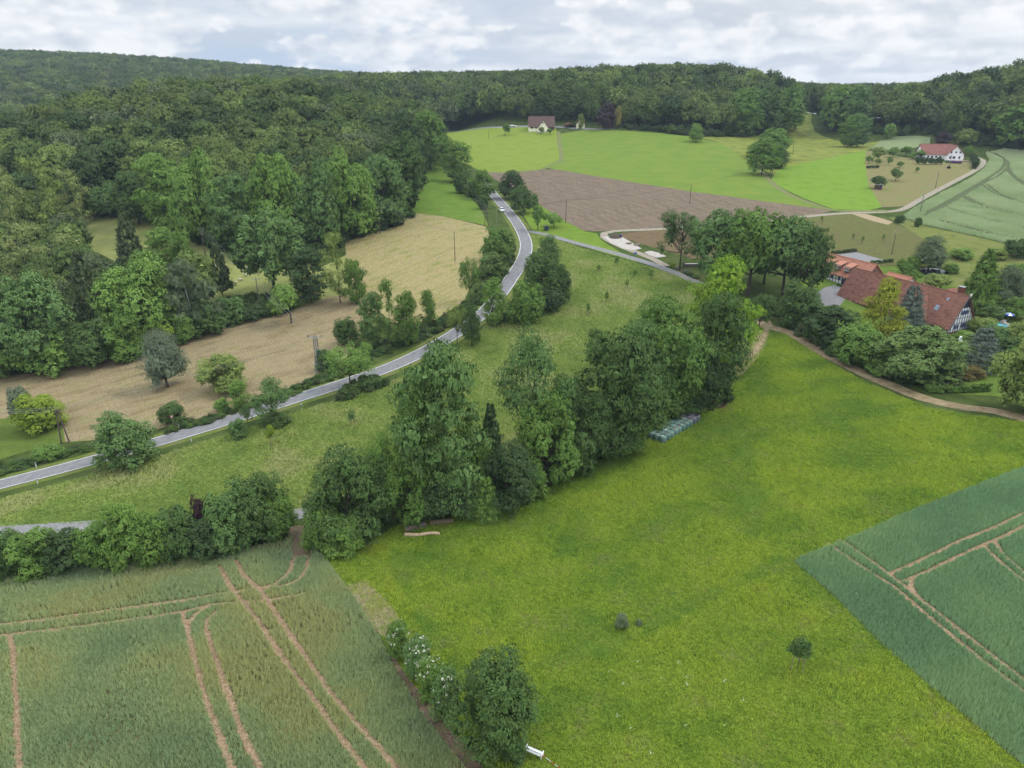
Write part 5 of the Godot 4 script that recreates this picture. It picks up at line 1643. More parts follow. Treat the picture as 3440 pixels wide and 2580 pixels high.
func shared_mats() -> void:
	mat("stake_wood", lin(0.20, 0.165, 0.12), 0.9)
	mat("shed_wood", lin(0.10, 0.06, 0.045), 0.9)
	mat("galvanised", lin(0.32, 0.33, 0.33), 0.5, 0.4)
	mat("insulator", lin(0.05, 0.04, 0.055), 0.3)
	mat("cabinet_green", lin(0.06, 0.10, 0.06), 0.6)
	var roof_green := mat("cabinet_green_roof", lin(0.09, 0.14, 0.10), 0.6)
	roof_green.vertex_color_use_as_albedo = true
	mat("pale_stone", lin(0.5, 0.48, 0.44), 0.9)
	mat("bench_white", lin(0.75, 0.76, 0.78), 0.45)
	mat("plate", lin(0.7, 0.7, 0.7), 0.5)
	mat("post_white", lin(0.7, 0.7, 0.7), 0.5)
	mat("sign_red", lin(0.5, 0.03, 0.03), 0.4)
	mat("tyre", lin(0.02, 0.02, 0.02), 0.9)
	mat("lead", lin(0.25, 0.27, 0.30), 0.4)
	mat("dark_frame", lin(0.09, 0.10, 0.13), 0.5)
	mat("dark_door", lin(0.04, 0.04, 0.07), 0.5)
	mat("cream_wall", lin(0.80, 0.76, 0.58), 0.9)
	mat("sign_blue", lin(0.04, 0.12, 0.45), 0.5)
	mat("film_green", lin(0.10, 0.17, 0.145), 0.35)
	mat("film_green2", lin(0.14, 0.22, 0.19), 0.35)
	mat("film_dark", lin(0.11, 0.11, 0.13), 0.35)
	var bark := mat("log_bark", Color.WHITE, 0.95)
	bark.albedo_texture = noise_tex(31, 0.05, 4, [lin(0.09, 0.07, 0.055), lin(0.17, 0.14, 0.115), lin(0.22, 0.18, 0.15)], 256)
	bark.uv1_triplanar = true
	bark.uv1_scale = Vector3(0.5, 0.5, 0.5)
	var moss := mat("log_moss", Color.WHITE, 0.95)
	moss.albedo_texture = noise_tex(32, 0.04, 4, [lin(0.08, 0.06, 0.05), lin(0.16, 0.12, 0.08), lin(0.13, 0.13, 0.03)], 256)
	moss.uv1_triplanar = true
	moss.uv1_scale = Vector3(0.5, 0.5, 0.5)
	var bare := mat("log_bare", Color.WHITE, 0.85)
	bare.albedo_texture = noise_tex(33, 0.03, 4, [lin(0.30, 0.20, 0.11), lin(0.46, 0.35, 0.22), lin(0.52, 0.42, 0.29)], 256)
	bare.uv1_triplanar = true
	bare.uv1_scale = Vector3(0.4, 0.4, 0.4)
	mat("cut_wood", lin(0.42, 0.32, 0.2), 0.9)
	mat("heap_soil", lin(0.07, 0.055, 0.04), 0.95)
	mat("pale_green_paint", lin(0.6, 0.72, 0.62), 0.4)
	var water := mat("pond_water", lin(0.012, 0.016, 0.018), 0.04)
	water.metallic_specular = 0.6

func sheep(flock: Array, label: String, x: float, z: float, turn: float) -> void:
	var t := thing("sheep", label, "sheep", on(x, z), turn, "sheep grazing in the pasture gap")
	part("body", flock[0], mat("wool", lin(0.52, 0.46, 0.37), 0.95), t)
	part("head", flock[1], mat("sheep_face", lin(0.24, 0.21, 0.18), 0.9), t)

const ORDINALS = ["leftmost", "second from left", "third from left", "fourth from left", "fifth from left", "sixth from left", "seventh from left", "eighth from left", "ninth from left", "tenth from left", "eleventh from left", "twelfth from left", "thirteenth from left", "fourteenth from left", "fifteenth from left", "sixteenth from left", "seventeenth from left", "eighteenth from left", "nineteenth from left", "twentieth from left"]

func woods() -> void:
	var cam_at := Vector2(0, 0)
	var keep := []
	for e in known_trees: keep.append(e)
	var all := []
	for w in WOODS:
		var poly := poly_of(w[0])
		for p in spread(poly, w[1], w[2]):
			var ok := true
			for e in keep:
				if absf(e.x - p.x) < 9.0 and absf(e.y - p.y) < 9.0 and Vector2(e.x, e.y).distance_to(p) < e.z * 0.85 + 2.6:
					ok = false
					break
			if ok: all.append([p.distance_to(cam_at), p, w[3], w[4], w[5]])
	all.sort_custom(func(a, b): return a[0] < b[0])
	var n := FastNoiseLite.new()
	n.seed = 3
	n.frequency = 0.02
	var pal: Array = FOREST_TONES
	var sets := []
	var cols := []
	for k in 11:
		sets.append([])
		cols.append(PackedColorArray())
	var count := {}
	var singles := []
	var i := 0
	for e in all:
		var p: Vector2 = e[1]
		i += 1
		if absf(p.x) / -p.y > 0.85: continue
		var r := lcg_hash(i, 1, 4)
		var r2 := lcg_hash(i, 2, 4)
		var h: float = lerpf(e[3], e[4], r)
		var wd := clampf(h * lerpf(0.56, 0.82, r2), 8.0, 16.0)
		var f := clampf(0.5 + n.get_noise_2d(p.x, p.y) * 0.8 + (lcg_hash(i, 3, 4) - 0.5) * 0.9, 0.0, 0.999)
		var k := int(f * pal.size())
		var done: int = count.get(e[2], 0)
		var quota: int = WOOD_QUOTA.get(e[2], 0)
		if done < quota:
			count[e[2]] = done + 1
			var kind := "forest" if r2 < 0.8 else "round"
			singles.append([p.x / -p.y, p, kind, k, h, wd, e[2]])
			continue
		var c: Color = pal[k]
		var t := lerpf(0.85, 1.15, lcg_hash(i, 6, 4))
		c = Color(c.r * t, c.g * t, c.b * t)
		var v: int = (i * 7) % 6 if e[0] < 520.0 else 6 + (i * 7) % 5
		sets[v].append(Transform3D(Basis(Vector3.UP, lcg_hash(i, 8, 4) * TAU).scaled(Vector3.ONE) * Basis().scaled(Vector3(wd, h, wd)), on(p.x, p.y, -0.3)))
		cols[v].append(c)
	# the single trees, told apart by tone, by what they stand near and from left to right
	singles.sort_custom(func(a, b): return a[0] < b[0])
	var seen := {}
	for pass_ in 2:
		var at := {}
		for e in singles:
			var near := ""
			var best := 1e9
			for q in WOOD_MARKS[e[6]]:
				var d: float = (e[1] as Vector2).distance_to(Vector2(q[1], q[2]))
				if d < best:
					best = d
					near = q[0]
			var l: String = TONE_WORDS[e[3]] + " round tree " + near
			if pass_ == 0:
				seen[l] = int(seen.get(l, 0)) + 1
				continue
			at[l] = int(at.get(l, 0)) + 1
			var full := l
			if seen[l] > 1: full = ORDINALS[mini(at[l], ORDINALS.size()) - 1] + " of the " + l.replace("round tree", "round trees")
			plant("forest_tree", e[2], FOREST_TINTS[e[3]], e[1].x, e[1].y, e[4], e[5], full, "tree", "trees of the " + e[6])
	var root := Node3D.new()
	root.name = "forest"
	add_child(root)
	tag(root, "closed canopy of the wooded hills behind the fields, tree beside tree up to the skyline", "forest", "", "stuff")
	var total := 0
	for k in 11:
		total += sets[k].size()
		stuff("tree_crown", (kinds.forest[k][0] if k < 6 else kinds.far[k - 6][0]), mats["leaf_plain"], sets[k], cols[k], "", "", root)
	print("forest trees ", all.size(), " in the mass ", total, " single ", count)

func _ready() -> void:
	# ---- camera, sky, sun, exposure
	var cam := Camera3D.new()
	cam.name = "camera"
	cam.position = Vector3(0, 60, 0)
	cam.rotation_degrees = Vector3(-22.6, 0, 0)
	cam.fov = 56.8
	cam.near = 1.0
	cam.far = 5000.0
	add_child(cam)
	cam.current = true
	var env := Environment.new()
	env.background_mode = Environment.BG_SKY
	env.tonemap_mode = Environment.TONE_MAPPER_LINEAR
	env.tonemap_exposure = 1.25
	env.sdfgi_enabled = true
	env.ssao_enabled = true
	env.ssil_enabled = true
	var sky := Sky.new()
	var pan := PanoramaSkyMaterial.new()
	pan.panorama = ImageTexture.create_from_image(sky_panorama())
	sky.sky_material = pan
	env.sky = sky
	env.sky_rotation = Vector3(0, deg_to_rad(0.0), 0)
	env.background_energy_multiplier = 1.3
	env.fog_enabled = true
	env.fog_density = 0.0001
	env.fog_light_color = Color(0.80, 0.87, 0.96)
	var we := WorldEnvironment.new()
	we.name = "world"
	we.environment = env
	add_child(we)
	var sun := DirectionalLight3D.new()
	sun.name = "sun"
	sun.light_energy = 0.5
	sun.light_angular_distance = 10.0
	sun.light_color = Color(1.0, 0.96, 0.89)
	sun.shadow_enabled = true
	sun.rotation_degrees = Vector3(-54, 104, 0)
	add_child(sun)

	# ---- materials that many things share
	fine_noise = noise_tex(77, 0.035, 4, [Color(0.62, 0.62, 0.62), Color(0.86, 0.86, 0.86), Color(1, 1, 1)], 512)
	make_tints()
	mat("bark", lin(0.055, 0.045, 0.035), 0.95)
	mat("blossom", lin(0.5, 0.5, 0.4), 0.8)
	mat("pale_bark", lin(0.35, 0.34, 0.31), 0.9)
	make_grid()
	far_ground()
	for j in NZ:
		for i in NX:
			var a := Vector2(X0 + i * CELL, Z0 + j * CELL)
			var b := a + Vector2(CELL, 0)
			var c := a + Vector2(CELL, CELL)
			var d := a + Vector2(0, CELL)
			for p in [a, b, c, a, c, d]: sheet_point(p, 0.0, Vector2(1, 0))
	single("ground", sheet_mesh(), field("verge", [lin(0.05, 0.075, 0.02), lin(0.075, 0.11, 0.028), lin(0.11, 0.13, 0.045)], 45.0), "rough grassy ground of the valley between the fields", "ground", Vector3.ZERO, 0.0, "", "structure")
	sheet("meadow", [poly_of(P_MEADOW_MAIN)], 0.02, field("meadow_soil", [lin(0.07, 0.12, 0.015), lin(0.11, 0.17, 0.02), lin(0.15, 0.2, 0.025), lin(0.15, 0.16, 0.05)], 40.0), "big bright green meadow in front of the stream wood", "meadow", 0)
	sheet("meadow", [poly_of(P_ROADSIDE_MEADOW)], 0.0215, field("meadow_soil2", [lin(0.08, 0.12, 0.025), lin(0.12, 0.16, 0.035), lin(0.15, 0.18, 0.05)], 35.0), "long grass meadow between the road and the stream wood", "meadow", 0)
	sheet("crop_field", [poly_of(P_WHEAT_LEFT)], 0.023, field("soil_left", [lin(0.11, 0.11, 0.05), lin(0.14, 0.13, 0.06), lin(0.11, 0.12, 0.05)], 20.0), "grey-green cereal field at the lower left with wheel tracks", "field", 0)
	sheet("crop_field", [poly_of(P_WHEAT_RIGHT)], 0.0245, field("soil_right", [lin(0.1, 0.13, 0.06), lin(0.12, 0.14, 0.07), lin(0.12, 0.1, 0.06)], 20.0), "bluish green cereal field at the lower right with wheel tracks", "field", 0)
	sheet("hay_field", [poly_of(P_HAY_FIELD_LOWER)], 0.026, field("hay", [lin(0.22, 0.175, 0.09), lin(0.28, 0.225, 0.125), lin(0.33, 0.265, 0.155), lin(0.245, 0.23, 0.095)], 22.0, 4, 0.012, 0.3, 4.0, 0.3), "mown straw-brown hay field below the left wood", "field", -0.62)
	sheet("lawn", [poly_of(P_LAWN_LEFT)], 0.0275, field("lawn", [lin(0.1, 0.15, 0.03), lin(0.14, 0.19, 0.04)], 30.0), "small green lawn at the left picture edge", "lawn", 0)
	sheet("hay_field", [poly_of(P_HAY_FIELD_UPPER)], 0.029, field("hay2", [lin(0.24, 0.25, 0.075), lin(0.32, 0.28, 0.125), lin(0.38, 0.31, 0.16), lin(0.26, 0.27, 0.085)], 20.0, 4, 0.012, 0.25, 4.0, 0.2), "yellowish mown field above the road bend", "field", -0.9)
	sheet("pasture", [poly_of(P_SHEEP_PASTURE)], 0.0065, field("pasture", [lin(0.25, 0.28, 0.085), lin(0.3, 0.33, 0.11), lin(0.34, 0.34, 0.13)], 40.0), "pale green sheep pasture in a gap of the left wood", "pasture", 0)
	sheet("meadow", [poly_of(P_GREEN_STRIP)], 0.032, field("strip", [lin(0.11, 0.2, 0.03), lin(0.14, 0.225, 0.035), lin(0.17, 0.235, 0.045)], 50.0), "bright green strip between the left wood and the upper road", "meadow", 0)
	sheet("pasture", [poly_of(P_PASTURE_CREAM_HOUSE)], 0.0335, field("pasture2", [lin(0.19, 0.27, 0.04), lin(0.22, 0.29, 0.05), lin(0.24, 0.29, 0.06)], 70.0), "yellow-green pasture below the cream house", "pasture", 0)
	sheet("meadow", [poly_of(P_GREEN_FIELD)], 0.035, field("greenf", [lin(0.15, 0.24, 0.045), lin(0.175, 0.255, 0.045), lin(0.2, 0.265, 0.05)], 90.0), "large even green field right of the cream house", "field", 0)
	sheet("ploughed_field", [poly_of(P_PLOUGHED_FIELD)], 0.0365, field("ploughed", [lin(0.17, 0.13, 0.095), lin(0.205, 0.16, 0.115), lin(0.235, 0.185, 0.135)], 16.0, 4, 0.012, 0.15, 3.0, 0.05), "brown ploughed field beyond the road", "field", 1.1)
	sheet("ploughed_field", [poly_of(P_BARE_PLOT)], 0.038, field("bare", [lin(0.15, 0.105, 0.065), lin(0.19, 0.135, 0.08), lin(0.14, 0.13, 0.05)], 30.0), "small brown sprouting plot behind the gravel yard", "field", 0)
	sheet("pasture", [poly_of(P_VALLEY_PASTURE)], 0.0395, field("valley", [lin(0.15, 0.17, 0.05), lin(0.21, 0.25, 0.055), lin(0.27, 0.3, 0.06)], 60.0), "sunny pasture running up the gap between the woods", "pasture", 0)
	sheet("pasture", [poly_of(P_BRIGHT_PASTURE)], 0.041, field("brightp", [lin(0.15, 0.26, 0.035), lin(0.18, 0.3, 0.04), lin(0.2, 0.29, 0.05)], 60.0), "vivid green pasture left of the orchard", "pasture", 0)
	sheet("meadow", [poly_of(P_ORCHARD_MEADOW)], 0.0425, field("orchardm", [lin(0.22, 0.2, 0.085), lin(0.24, 0.21, 0.1), lin(0.18, 0.24, 0.06)], 35.0), "tan and green orchard meadow below the white house", "meadow", 0)
	sheet("crop_field", [poly_of(P_BARLEY_FAR)], 0.044, field("barleysoil", [lin(0.1, 0.13, 0.06), lin(0.13, 0.15, 0.08)], 40.0), "pale grey-green cereal field at the right with dark wheel tracks", "field", 0)
	sheet("crop_field", [poly_of(P_BARLEY_UPPER)], 0.3255, field("barley2", [lin(0.21, 0.27, 0.13), lin(0.26, 0.31, 0.16)], 40.0), "pale cereal field behind the white house", "field", 0)
	sheet("fallow_field", [poly_of(P_FALLOW_FIELD)], 0.047, field("fallow", [lin(0.12, 0.14, 0.045), lin(0.15, 0.17, 0.05), lin(0.14, 0.12, 0.06), lin(0.17, 0.21, 0.05)], 45.0, 5, 0.016, 3.0), "brownish green field behind the farm grove", "field", 2.7)
	sheet("rough_grass", [poly_of(P_ROUGH_STRIP)], 0.0485, field("rough", [lin(0.13, 0.16, 0.045), lin(0.18, 0.21, 0.055), lin(0.21, 0.2, 0.09)], 40.0), "rough grass strip below the pale cereal field", "meadow", 0)
	sheet("garden_lawn", [poly_of(P_GARDEN_LAWN)], 0.045, field("gardenl", [lin(0.1, 0.16, 0.03), lin(0.15, 0.22, 0.04)], 30.0), "garden lawn round the half-timbered farmhouse", "lawn", 0)
	sheet("meadow", [poly_of(P_DRIVE_TRIANGLE)], 0.0515, field("tri", [lin(0.14, 0.22, 0.03), lin(0.18, 0.27, 0.04)], 30.0), "green verge between the upper road and the ploughed field", "verge", 0)
	sheet("field_edge", [poly_of(P_BARE_STRIP)], 0.068, field("bare_edge", [lin(0.13, 0.095, 0.065), lin(0.19, 0.14, 0.095), lin(0.15, 0.14, 0.06)], 9.0), "bare brownish strip between the left crop and the elder shrubs", "field", 0)
	sheet("rough_grass", [poly_of(P_DRY_GRASS)], 0.0745, field("dry", [lin(0.2, 0.19, 0.09), lin(0.3, 0.25, 0.15)], 9.0), "patch of flattened straw-coloured grass above the elder shrubs", "grass strip", 0)
	var road_line := smooth_line(poly_of(L_ROAD))
	sheet("road_verge", ribbon(road_line, 3.7), 0.03, field("verge_mown", [lin(0.11, 0.16, 0.03), lin(0.15, 0.19, 0.045), lin(0.19, 0.18, 0.08)], 25.0), "mown grass verge on both sides of the country road", "verge")
	sheet("road", ribbon(road_line, 2.25), 0.07, field("asphalt", [lin(0.21, 0.21, 0.215), lin(0.25, 0.25, 0.255), lin(0.28, 0.28, 0.28)], 22.0, 5, 0.02, 1.0, 3.0), "grey asphalt country road winding up the valley", "road")
	for s in [-1.0, 1.0]:
		var edge_line := PackedVector2Array()
		for k in road_line.size():
			var d := (road_line[mini(k + 1, road_line.size() - 1)] - road_line[maxi(k - 1, 0)]).normalized()
			edge_line.append(road_line[k] + d.orthogonal() * s * 2.0)
		sheet("road_marking", ribbon(edge_line, 0.065), 0.085, mat("road_paint", lin(0.62, 0.62, 0.62), 0.6), "white edge line along the " + ("valley" if s < 0 else "hill") + " side of the road", "road marking")
	sheet("lane", ribbon(smooth_line(poly_of(L_LANE_GRAY)), 1.7), 0.06, field("lane_grey", [lin(0.24, 0.24, 0.24), lin(0.3, 0.295, 0.29)], 12.0), "pale grey lane behind the tall hedge", "lane")
	sheet("drive", ribbon(smooth_line(poly_of(L_DRIVE)), 1.5), 0.06, field("lane_grey", [], 12.0), "grey farm drive from the road to the grove", "drive")
	sheet("lane", ribbon(smooth_line(poly_of(L_FARM_LANE)), 1.35), 0.055, field("gravel", [lin(0.3, 0.26, 0.19), lin(0.36, 0.32, 0.25), lin(0.4, 0.37, 0.31)], 12.0), "gravel lane along the ploughed field up to the white house", "lane")
	sheet("lane", ribbon(smooth_line(poly_of(L_LANE_CREAM)), 1.6), 0.06, field("lane_grey", [], 12.0), "lane along the wood edge to the cream house", "lane")
	sheet("track", ribbon(smooth_line(poly_of(L_TRACK_SAND)), 1.7), 0.05, field("sand", [lin(0.22, 0.17, 0.09), lin(0.32, 0.25, 0.15), lin(0.36, 0.29, 0.18)], 15.0), "sandy mown track along the garden hedge", "track")
	sheet("track", ribbon(smooth_line(poly_of(L_TRACK_LEFT)), 1.5), 0.06, field("sand", [], 15.0), "sandy track bending behind the stream wood", "track")
	var left_tram := []
	for l in TRAM_LEFT: left_tram.append(smooth_line(poly_of(l), 1.0))
	var right_tram := []
	for l in TRAM_RIGHT: right_tram.append(smooth_line(poly_of(l), 1.0))
	var far_tram := []
	for l in TRAM_FAR: far_tram.append(smooth_line(poly_of(l), 1.5))
	mark_lines(left_tram, 0.30)
	mark_lines(right_tram, 0.26)
	mark_lines(far_tram, 0.95)
	mark_lines([poly_of(GATE_LINE)], 1.3)
	var tram := field("tram_soil", [lin(0.25, 0.17, 0.10), lin(0.33, 0.235, 0.145), lin(0.38, 0.28, 0.18)], 8.0, 5, 0.02)
	for l in left_tram: sheet("wheel_track", ribbon(l, 0.4), 0.03 + 0.004 * left_tram.find(l), tram, "bare brown wheel track through the lower left crop", "wheel track")
	for l in right_tram: sheet("wheel_track", ribbon(l, 0.34), 0.03 + 0.004 * right_tram.find(l), tram, "bare brown wheel track through the lower right crop", "wheel track")
	var wheat := []
	for k in 4: wheat.append(tuft(14, 0.15, 0.62, 0.045, 0.12))
	var crop := leafy("crop", 1, 1, 1)
	grow("wheat", poly_of(P_WHEAT_LEFT), 0.21, wheat, crop, [Color(0.28, 0.375, 0.19), Color(0.34, 0.425, 0.205), Color(0.40, 0.47, 0.22), Color(0.45, 0.46, 0.20)], 0.04, 21, "standing grey-green cereal of the lower left field", "crop", 0.4, true)
	grow("wheat", poly_of(P_WHEAT_RIGHT), 0.21, wheat, crop, [Color(0.22, 0.36, 0.18), Color(0.26, 0.41, 0.205), Color(0.32, 0.46, 0.22)], 0.05, 22, "standing bluish green cereal of the lower right field", "crop", 0.0, true)
	var barley := []
	for k in 3: barley.append(tuft(16, 0.26, 0.75, 0.09, 0.1))
	grow("barley", poly_of(P_BARLEY_FAR), 0.46, barley, crop, [Color(0.36, 0.46, 0.23), Color(0.42, 0.51, 0.27), Color(0.46, 0.54, 0.30)], 0.03, 23, "standing pale cereal of the right-hand field", "crop", 0.0, true)
	var grass := []
	for k in 4: grass.append(tuft(12, 0.3, 0.3, 0.05, 0.7))
	grow("meadow_grass", poly_of(P_MEADOW_MAIN), 0.36, grass, crop, [Color(0.13, 0.23, 0.032), Color(0.19, 0.30, 0.03), Color(0.24, 0.35, 0.035), Color(0.27, 0.37, 0.045), Color(0.31, 0.40, 0.04)], 0.06, 24, "tall uneven grass of the big near meadow", "grass", 0.0, false, 0.75, 1.25, [[poly_of(B_YELLOW_BAND), 3.8, 0.75], [poly_of(B_GREEN_EDGE), 1.1, 0.6], [poly_of(B_DARK_EDGE), 1.1, -1.0], [poly_of(B_MOW_LINE), 1.1, -1.1], [poly_of(B_MOW_LINE_UP), 1.3, -0.9], [poly_of(B_STREAM_EDGE), 4.0, -0.4]])
	grow("meadow_grass", poly_of(P_ROADSIDE_MEADOW), 0.5, grass, crop, [Color(0.21, 0.32, 0.07), Color(0.29, 0.40, 0.09), Color(0.37, 0.44, 0.12), Color(0.45, 0.47, 0.2)], 0.05, 25, "wind-laid long grass between road and stream wood", "grass", 0.0, false, 0.9, 1.6)
	grow("dry_grass", poly_of(P_DRY_GRASS), 0.26, grass, crop, [Color(0.34, 0.30, 0.17), Color(0.45, 0.37, 0.24), Color(0.52, 0.43, 0.30)], 0.2, 26, "dead flattened straw-coloured grass above the elder shrubs", "grass", 0.0, false, 0.7, 1.1)
	var head := []
	for k in 2:
		for j in 4:
			var c := Vector3(rng.randf_range(-0.22, 0.22), rng.randf_range(0.42, 0.6), rng.randf_range(-0.22, 0.22))
			var r := rng.randf_range(0.02, 0.038)
			quad(c + Vector3(-r, 0, -r), c + Vector3(r, 0.02, -r), c + Vector3(r, 0.03, r), c + Vector3(-r, 0, r))
		head.append(built(true))
	for e in [[P_FLOWERS_UPPER, 1.35, 27, "white and yellowish flower heads in the meadow inside the road bend"], [P_FLOWERS_LOWER, 3.2, 28, "scattered white flower heads in the near meadow"]]:
		grow("meadow_flowers", poly_of(e[0]), e[1], head, crop, [Color(0.70, 0.70, 0.62), Color(0.78, 0.78, 0.72), Color(0.66, 0.62, 0.34)], 0.15, e[2], e[3], "flowers", 0.9)
	make_kinds()
	plant("hedge_bush", "bush", "dark", -67.6, -78.1, 6.1, 7.1, "dark green hedge bush at the very left end of the tall hedge", "bush", "bushes of the tall hedge by the left crop field")
	plant("hedge_bush", "bush", "mid", -62.9, -77.9, 6.9, 6.7, "broad green hedge bush second from the left end of the tall hedge", "bush", "bushes of the tall hedge by the left crop field")
	plant("hedge_bush", "bush", "dark2", -58.6, -78.1, 6.4, 5.9, "low dark hedge bush third from the left end of the tall hedge", "bush", "bushes of the tall hedge by the left crop field")
	plant("hedge_bush", "bush", "mid", -54.9, -78.4, 7.0, 5.5, "mid green hedge bush standing in front of the visible grey lane", "bush", "bushes of the tall hedge by the left crop field")
	plant("hedge_bush", "bush", "light", -51.0, -78.5, 10.2, 5.6, "pale green tall hedge bush rising above its neighbours in the left hedge", "bush", "bushes of the tall hedge by the left crop field")
	plant("hedge_bush", "bush", "mid", -47.9, -79.3, 7.9, 5.7, "mid green hedge bush just right of the pale tall one", "bush", "bushes of the tall hedge by the left crop field")
	plant("hedge_bush", "bush", "dark", -44.8, -80.1, 8.1, 5.7, "dark green hedge bush left of the purple-leaved one", "bush", "bushes of the tall hedge by the left crop field")
	plant("hedge_bush", "bush", "mid2", -38.8, -81.7, 9.8, 6.0, "dense hedge bush between the purple-leaved bush and the hedge's tallest tree", "bush", "bushes of the tall hedge by the left crop field")
	plant("hedge_bush", "bush", "dark2", -41.2, -80.5, 6.7, 5.6, "low dark bush in front of the purple-leaved bush", "bush", "bushes of the tall hedge by the left crop field")
	plant("purple_bush", "bush", "purple", -42.2, -81.8, 9.2, 2.5, "dark purple-leaved bush poking out of the tall hedge", "bush", "")
	plant("hedge_tree", "round", "dark", -36.4, -84.9, 10.9, 9.0, "tallest dark green tree of the hedge, left of the field gate", "tree", "")
	plant("hedge_bush", "bush", "mid", -33.2, -85.4, 7.3, 5.2, "last rounded bush of the tall hedge, beside the muddy field gate", "bush", "bushes of the tall hedge by the left crop field")
	plant("broad_dark_tree", "round", "dark", -23.0, -84.7, 14.3, 10.0, "broad dark tree right of the field gate at the left end of the stream wood", "tree", "")
	plant("bush", "bush", "mid", -26.3, -83.1, 7.0, 5.6, "green bush at the corner of the field gate and the muddy track", "bush", "")
	plant("bush", "bush", "light", -23.0, -82.3, 5.3, 6.1, "yellowish green bush at the foot of the broad dark tree by the gate", "bush", "")
	plant("ash_tree", "open", "light", -18.7, -90.8, 14.3, 7.7, "light, loose ash left of the tallest stream tree", "tree", "")
	plant("tall_ash_tree", "tall", "mid2", -10.3, -91.9, 27.3, 12.3, "tallest, billowing light green ash of the stream wood", "tree", "")
	plant("stream_tree", "round", "mid", -15.1, -88.8, 11.6, 7.0, "mid green tree filling the gap left of the logs", "tree", "")
	plant("bush", "bush", "dark2", -10.2, -90.9, 7.7, 8.0, "dark bush right behind the two brown logs", "bush", "")
	plant("conical_tree", "spruce", "dark2", -3.3, -98.2, 16.0, 6.2, "dark conical tree between the tallest ash and the open crowned tree", "tree", "")
	plant("open_crowned_tree", "open", "mid2", 3.6, -106.7, 25.3, 13.3, "open crowned tree with its forked brown trunk showing", "tree", "", 0)
	plant("dark_tree", "round", "dark2", -0.6, -92.8, 11.1, 8.0, "round blackish green tree at the front edge of the stream wood", "tree", "")
	plant("maple_tree", "round", "mid", 6.2, -100.9, 15.9, 10.0, "round leafy maple in front of the open crowned tree", "tree", "")
	plant("sumac_bush", "cedar", "light", -3.9, -90.6, 7.0, 4.7, "feathery pale bush with drooping fronds at the edge of the meadow", "bush", "")
	plant("stream_tree", "round", "dark", 13.1, -106.5, 13.9, 8.0, "dark green tree right of the round maple", "tree", "")
	plant("large_alder_tree", "tall", "dark", 17.8, -110.0, 23.3, 13.8, "large dark lumpy alder left of the wrapped bales", "tree", "")
	plant("thin_alder_tree", "tall", "mid2", 23.2, -120.5, 22.1, 10.2, "thin crowned alder behind the large lumpy alder", "tree", "")
	plant("tall_alder_tree", "tall", "olive", 28.1, -123.9, 25.0, 13.5, "tall spreading alder behind the wrapped bales", "tree", "")
	plant("stream_tree", "round", "mid", 32.5, -127.2, 14.3, 9.3, "mid green tree directly behind the wrapped bales", "tree", "")
	plant("dark_alder_tree", "tall", "dark", 39.6, -130.8, 23.2, 11.6, "tall dark alder in front of the yellow-green tree", "tree", "")
	plant("stream_tree", "round", "dark2", 36.8, -128.8, 14.1, 8.1, "blackish tree between the bales and the tall dark alder", "tree", "")
	plant("yellow_green_tree", "tall", "bright", 45.5, -148.2, 25.2, 13.3, "brilliant yellow-green tree beside the farm drive", "tree", "")
	plant("small_tree", "fruit", "dark", 62.4, -171.0, 10.1, 6.8, "small dark tree with a bare stem beside the sandy track fork", "tree", "")
	plant("slim_tree", "open", "dark", 19.3, -149.8, 9.9, 5.2, "slim dark young tree in the meadow above the large alder", "tree", "")
	plant("old_oak_tree", "open", "dark", 52.8, -220.3, 18.5, 15.2, "old oak with a thick bare trunk beside the drive junction", "tree", "", 1)
	plant("oak_tree", "oak", "mid2", 59.9, -203.9, 23.5, 16.5, "leftmost big oak of the farm grove", "tree", "")
	plant("oak_tree", "oak", "mid", 67.4, -198.4, 25.2, 17.2, "highest big oak in the middle of the farm grove", "tree", "")
	plant("oak_tree", "oak", "mid2", 77.8, -198.4, 23.2, 16.2, "right big oak of the farm grove above the farm yard", "tree", "")
	plant("oak_tree", "oak", "dark", 82.1, -192.8, 21.0, 10.7, "dark oak of the farm grove next to the orange roof", "tree", "")
	plant("oak_tree", "oak", "mid", 75.3, -207.6, 17.3, 13.1, "oak at the back of the farm grove with slim bare trunks below", "tree", "")
	plant("garden_tree", "round", "dark", 74.0, -176.0, 12.0, 11.4, "round dark tree left of the paved farm yard", "tree", "")
	plant("garden_tree", "wide", "dark2", 77.2, -161.0, 10.4, 12.3, "wide dark tree below the left end of the long tiled roof", "tree", "")
	plant("golden_tree", "tall", "gold", 85.0, -155.6, 17.9, 8.0, "upright tree turning golden in front of the long tiled roof", "tree", "")
	plant("bush", "bush", "mid", 77.2, -148.8, 9.0, 10.7, "mid green bush between the wide dark tree and the big round tree", "bush", "")
	plant("blue_cedar_tree", "cedar", "blue", 100.1, -172.0, 11.9, 8.5, "blue-grey cedar in front of the tiled cross gable", "tree", "")
	plant("beech_tree", "wide", "olive2", 84.1, -136.9, 11.3, 16.7, "big round spreading tree beside the sandy track below the gable", "tree", "")
	plant("bush", "bush", "mid", 79.5, -141.8, 4.1, 7.1, "low bush at the left foot of the big round spreading tree", "bush", "")
	plant("blue_spruce_tree", "cedar", "blue", 100.3, -142.8, 9.7, 9.2, "blue spruce on the lawn right of the big round spreading tree", "tree", "")
	plant("walnut_tree", "wide", "light2", 93.3, -117.2, 16.7, 12.3, "yellowish walnut at the right picture edge above the sandy track", "tree", "")
	plant("brown_bush", "bush", "brown", 93.7, -137.8, 3.0, 5.0, "brownish clipped yew behind the garden hedge", "bush", "")
	plant("brown_bush", "bush", "brown", 96.6, -138.2, 2.5, 4.7, "brownish yew right of its twin behind the garden hedge", "bush", "")
	plant("bush", "bush", "light", 111.9, -166.3, 1.8, 4.6, "light green shrub at the foot of the half-timbered gable", "bush", "")
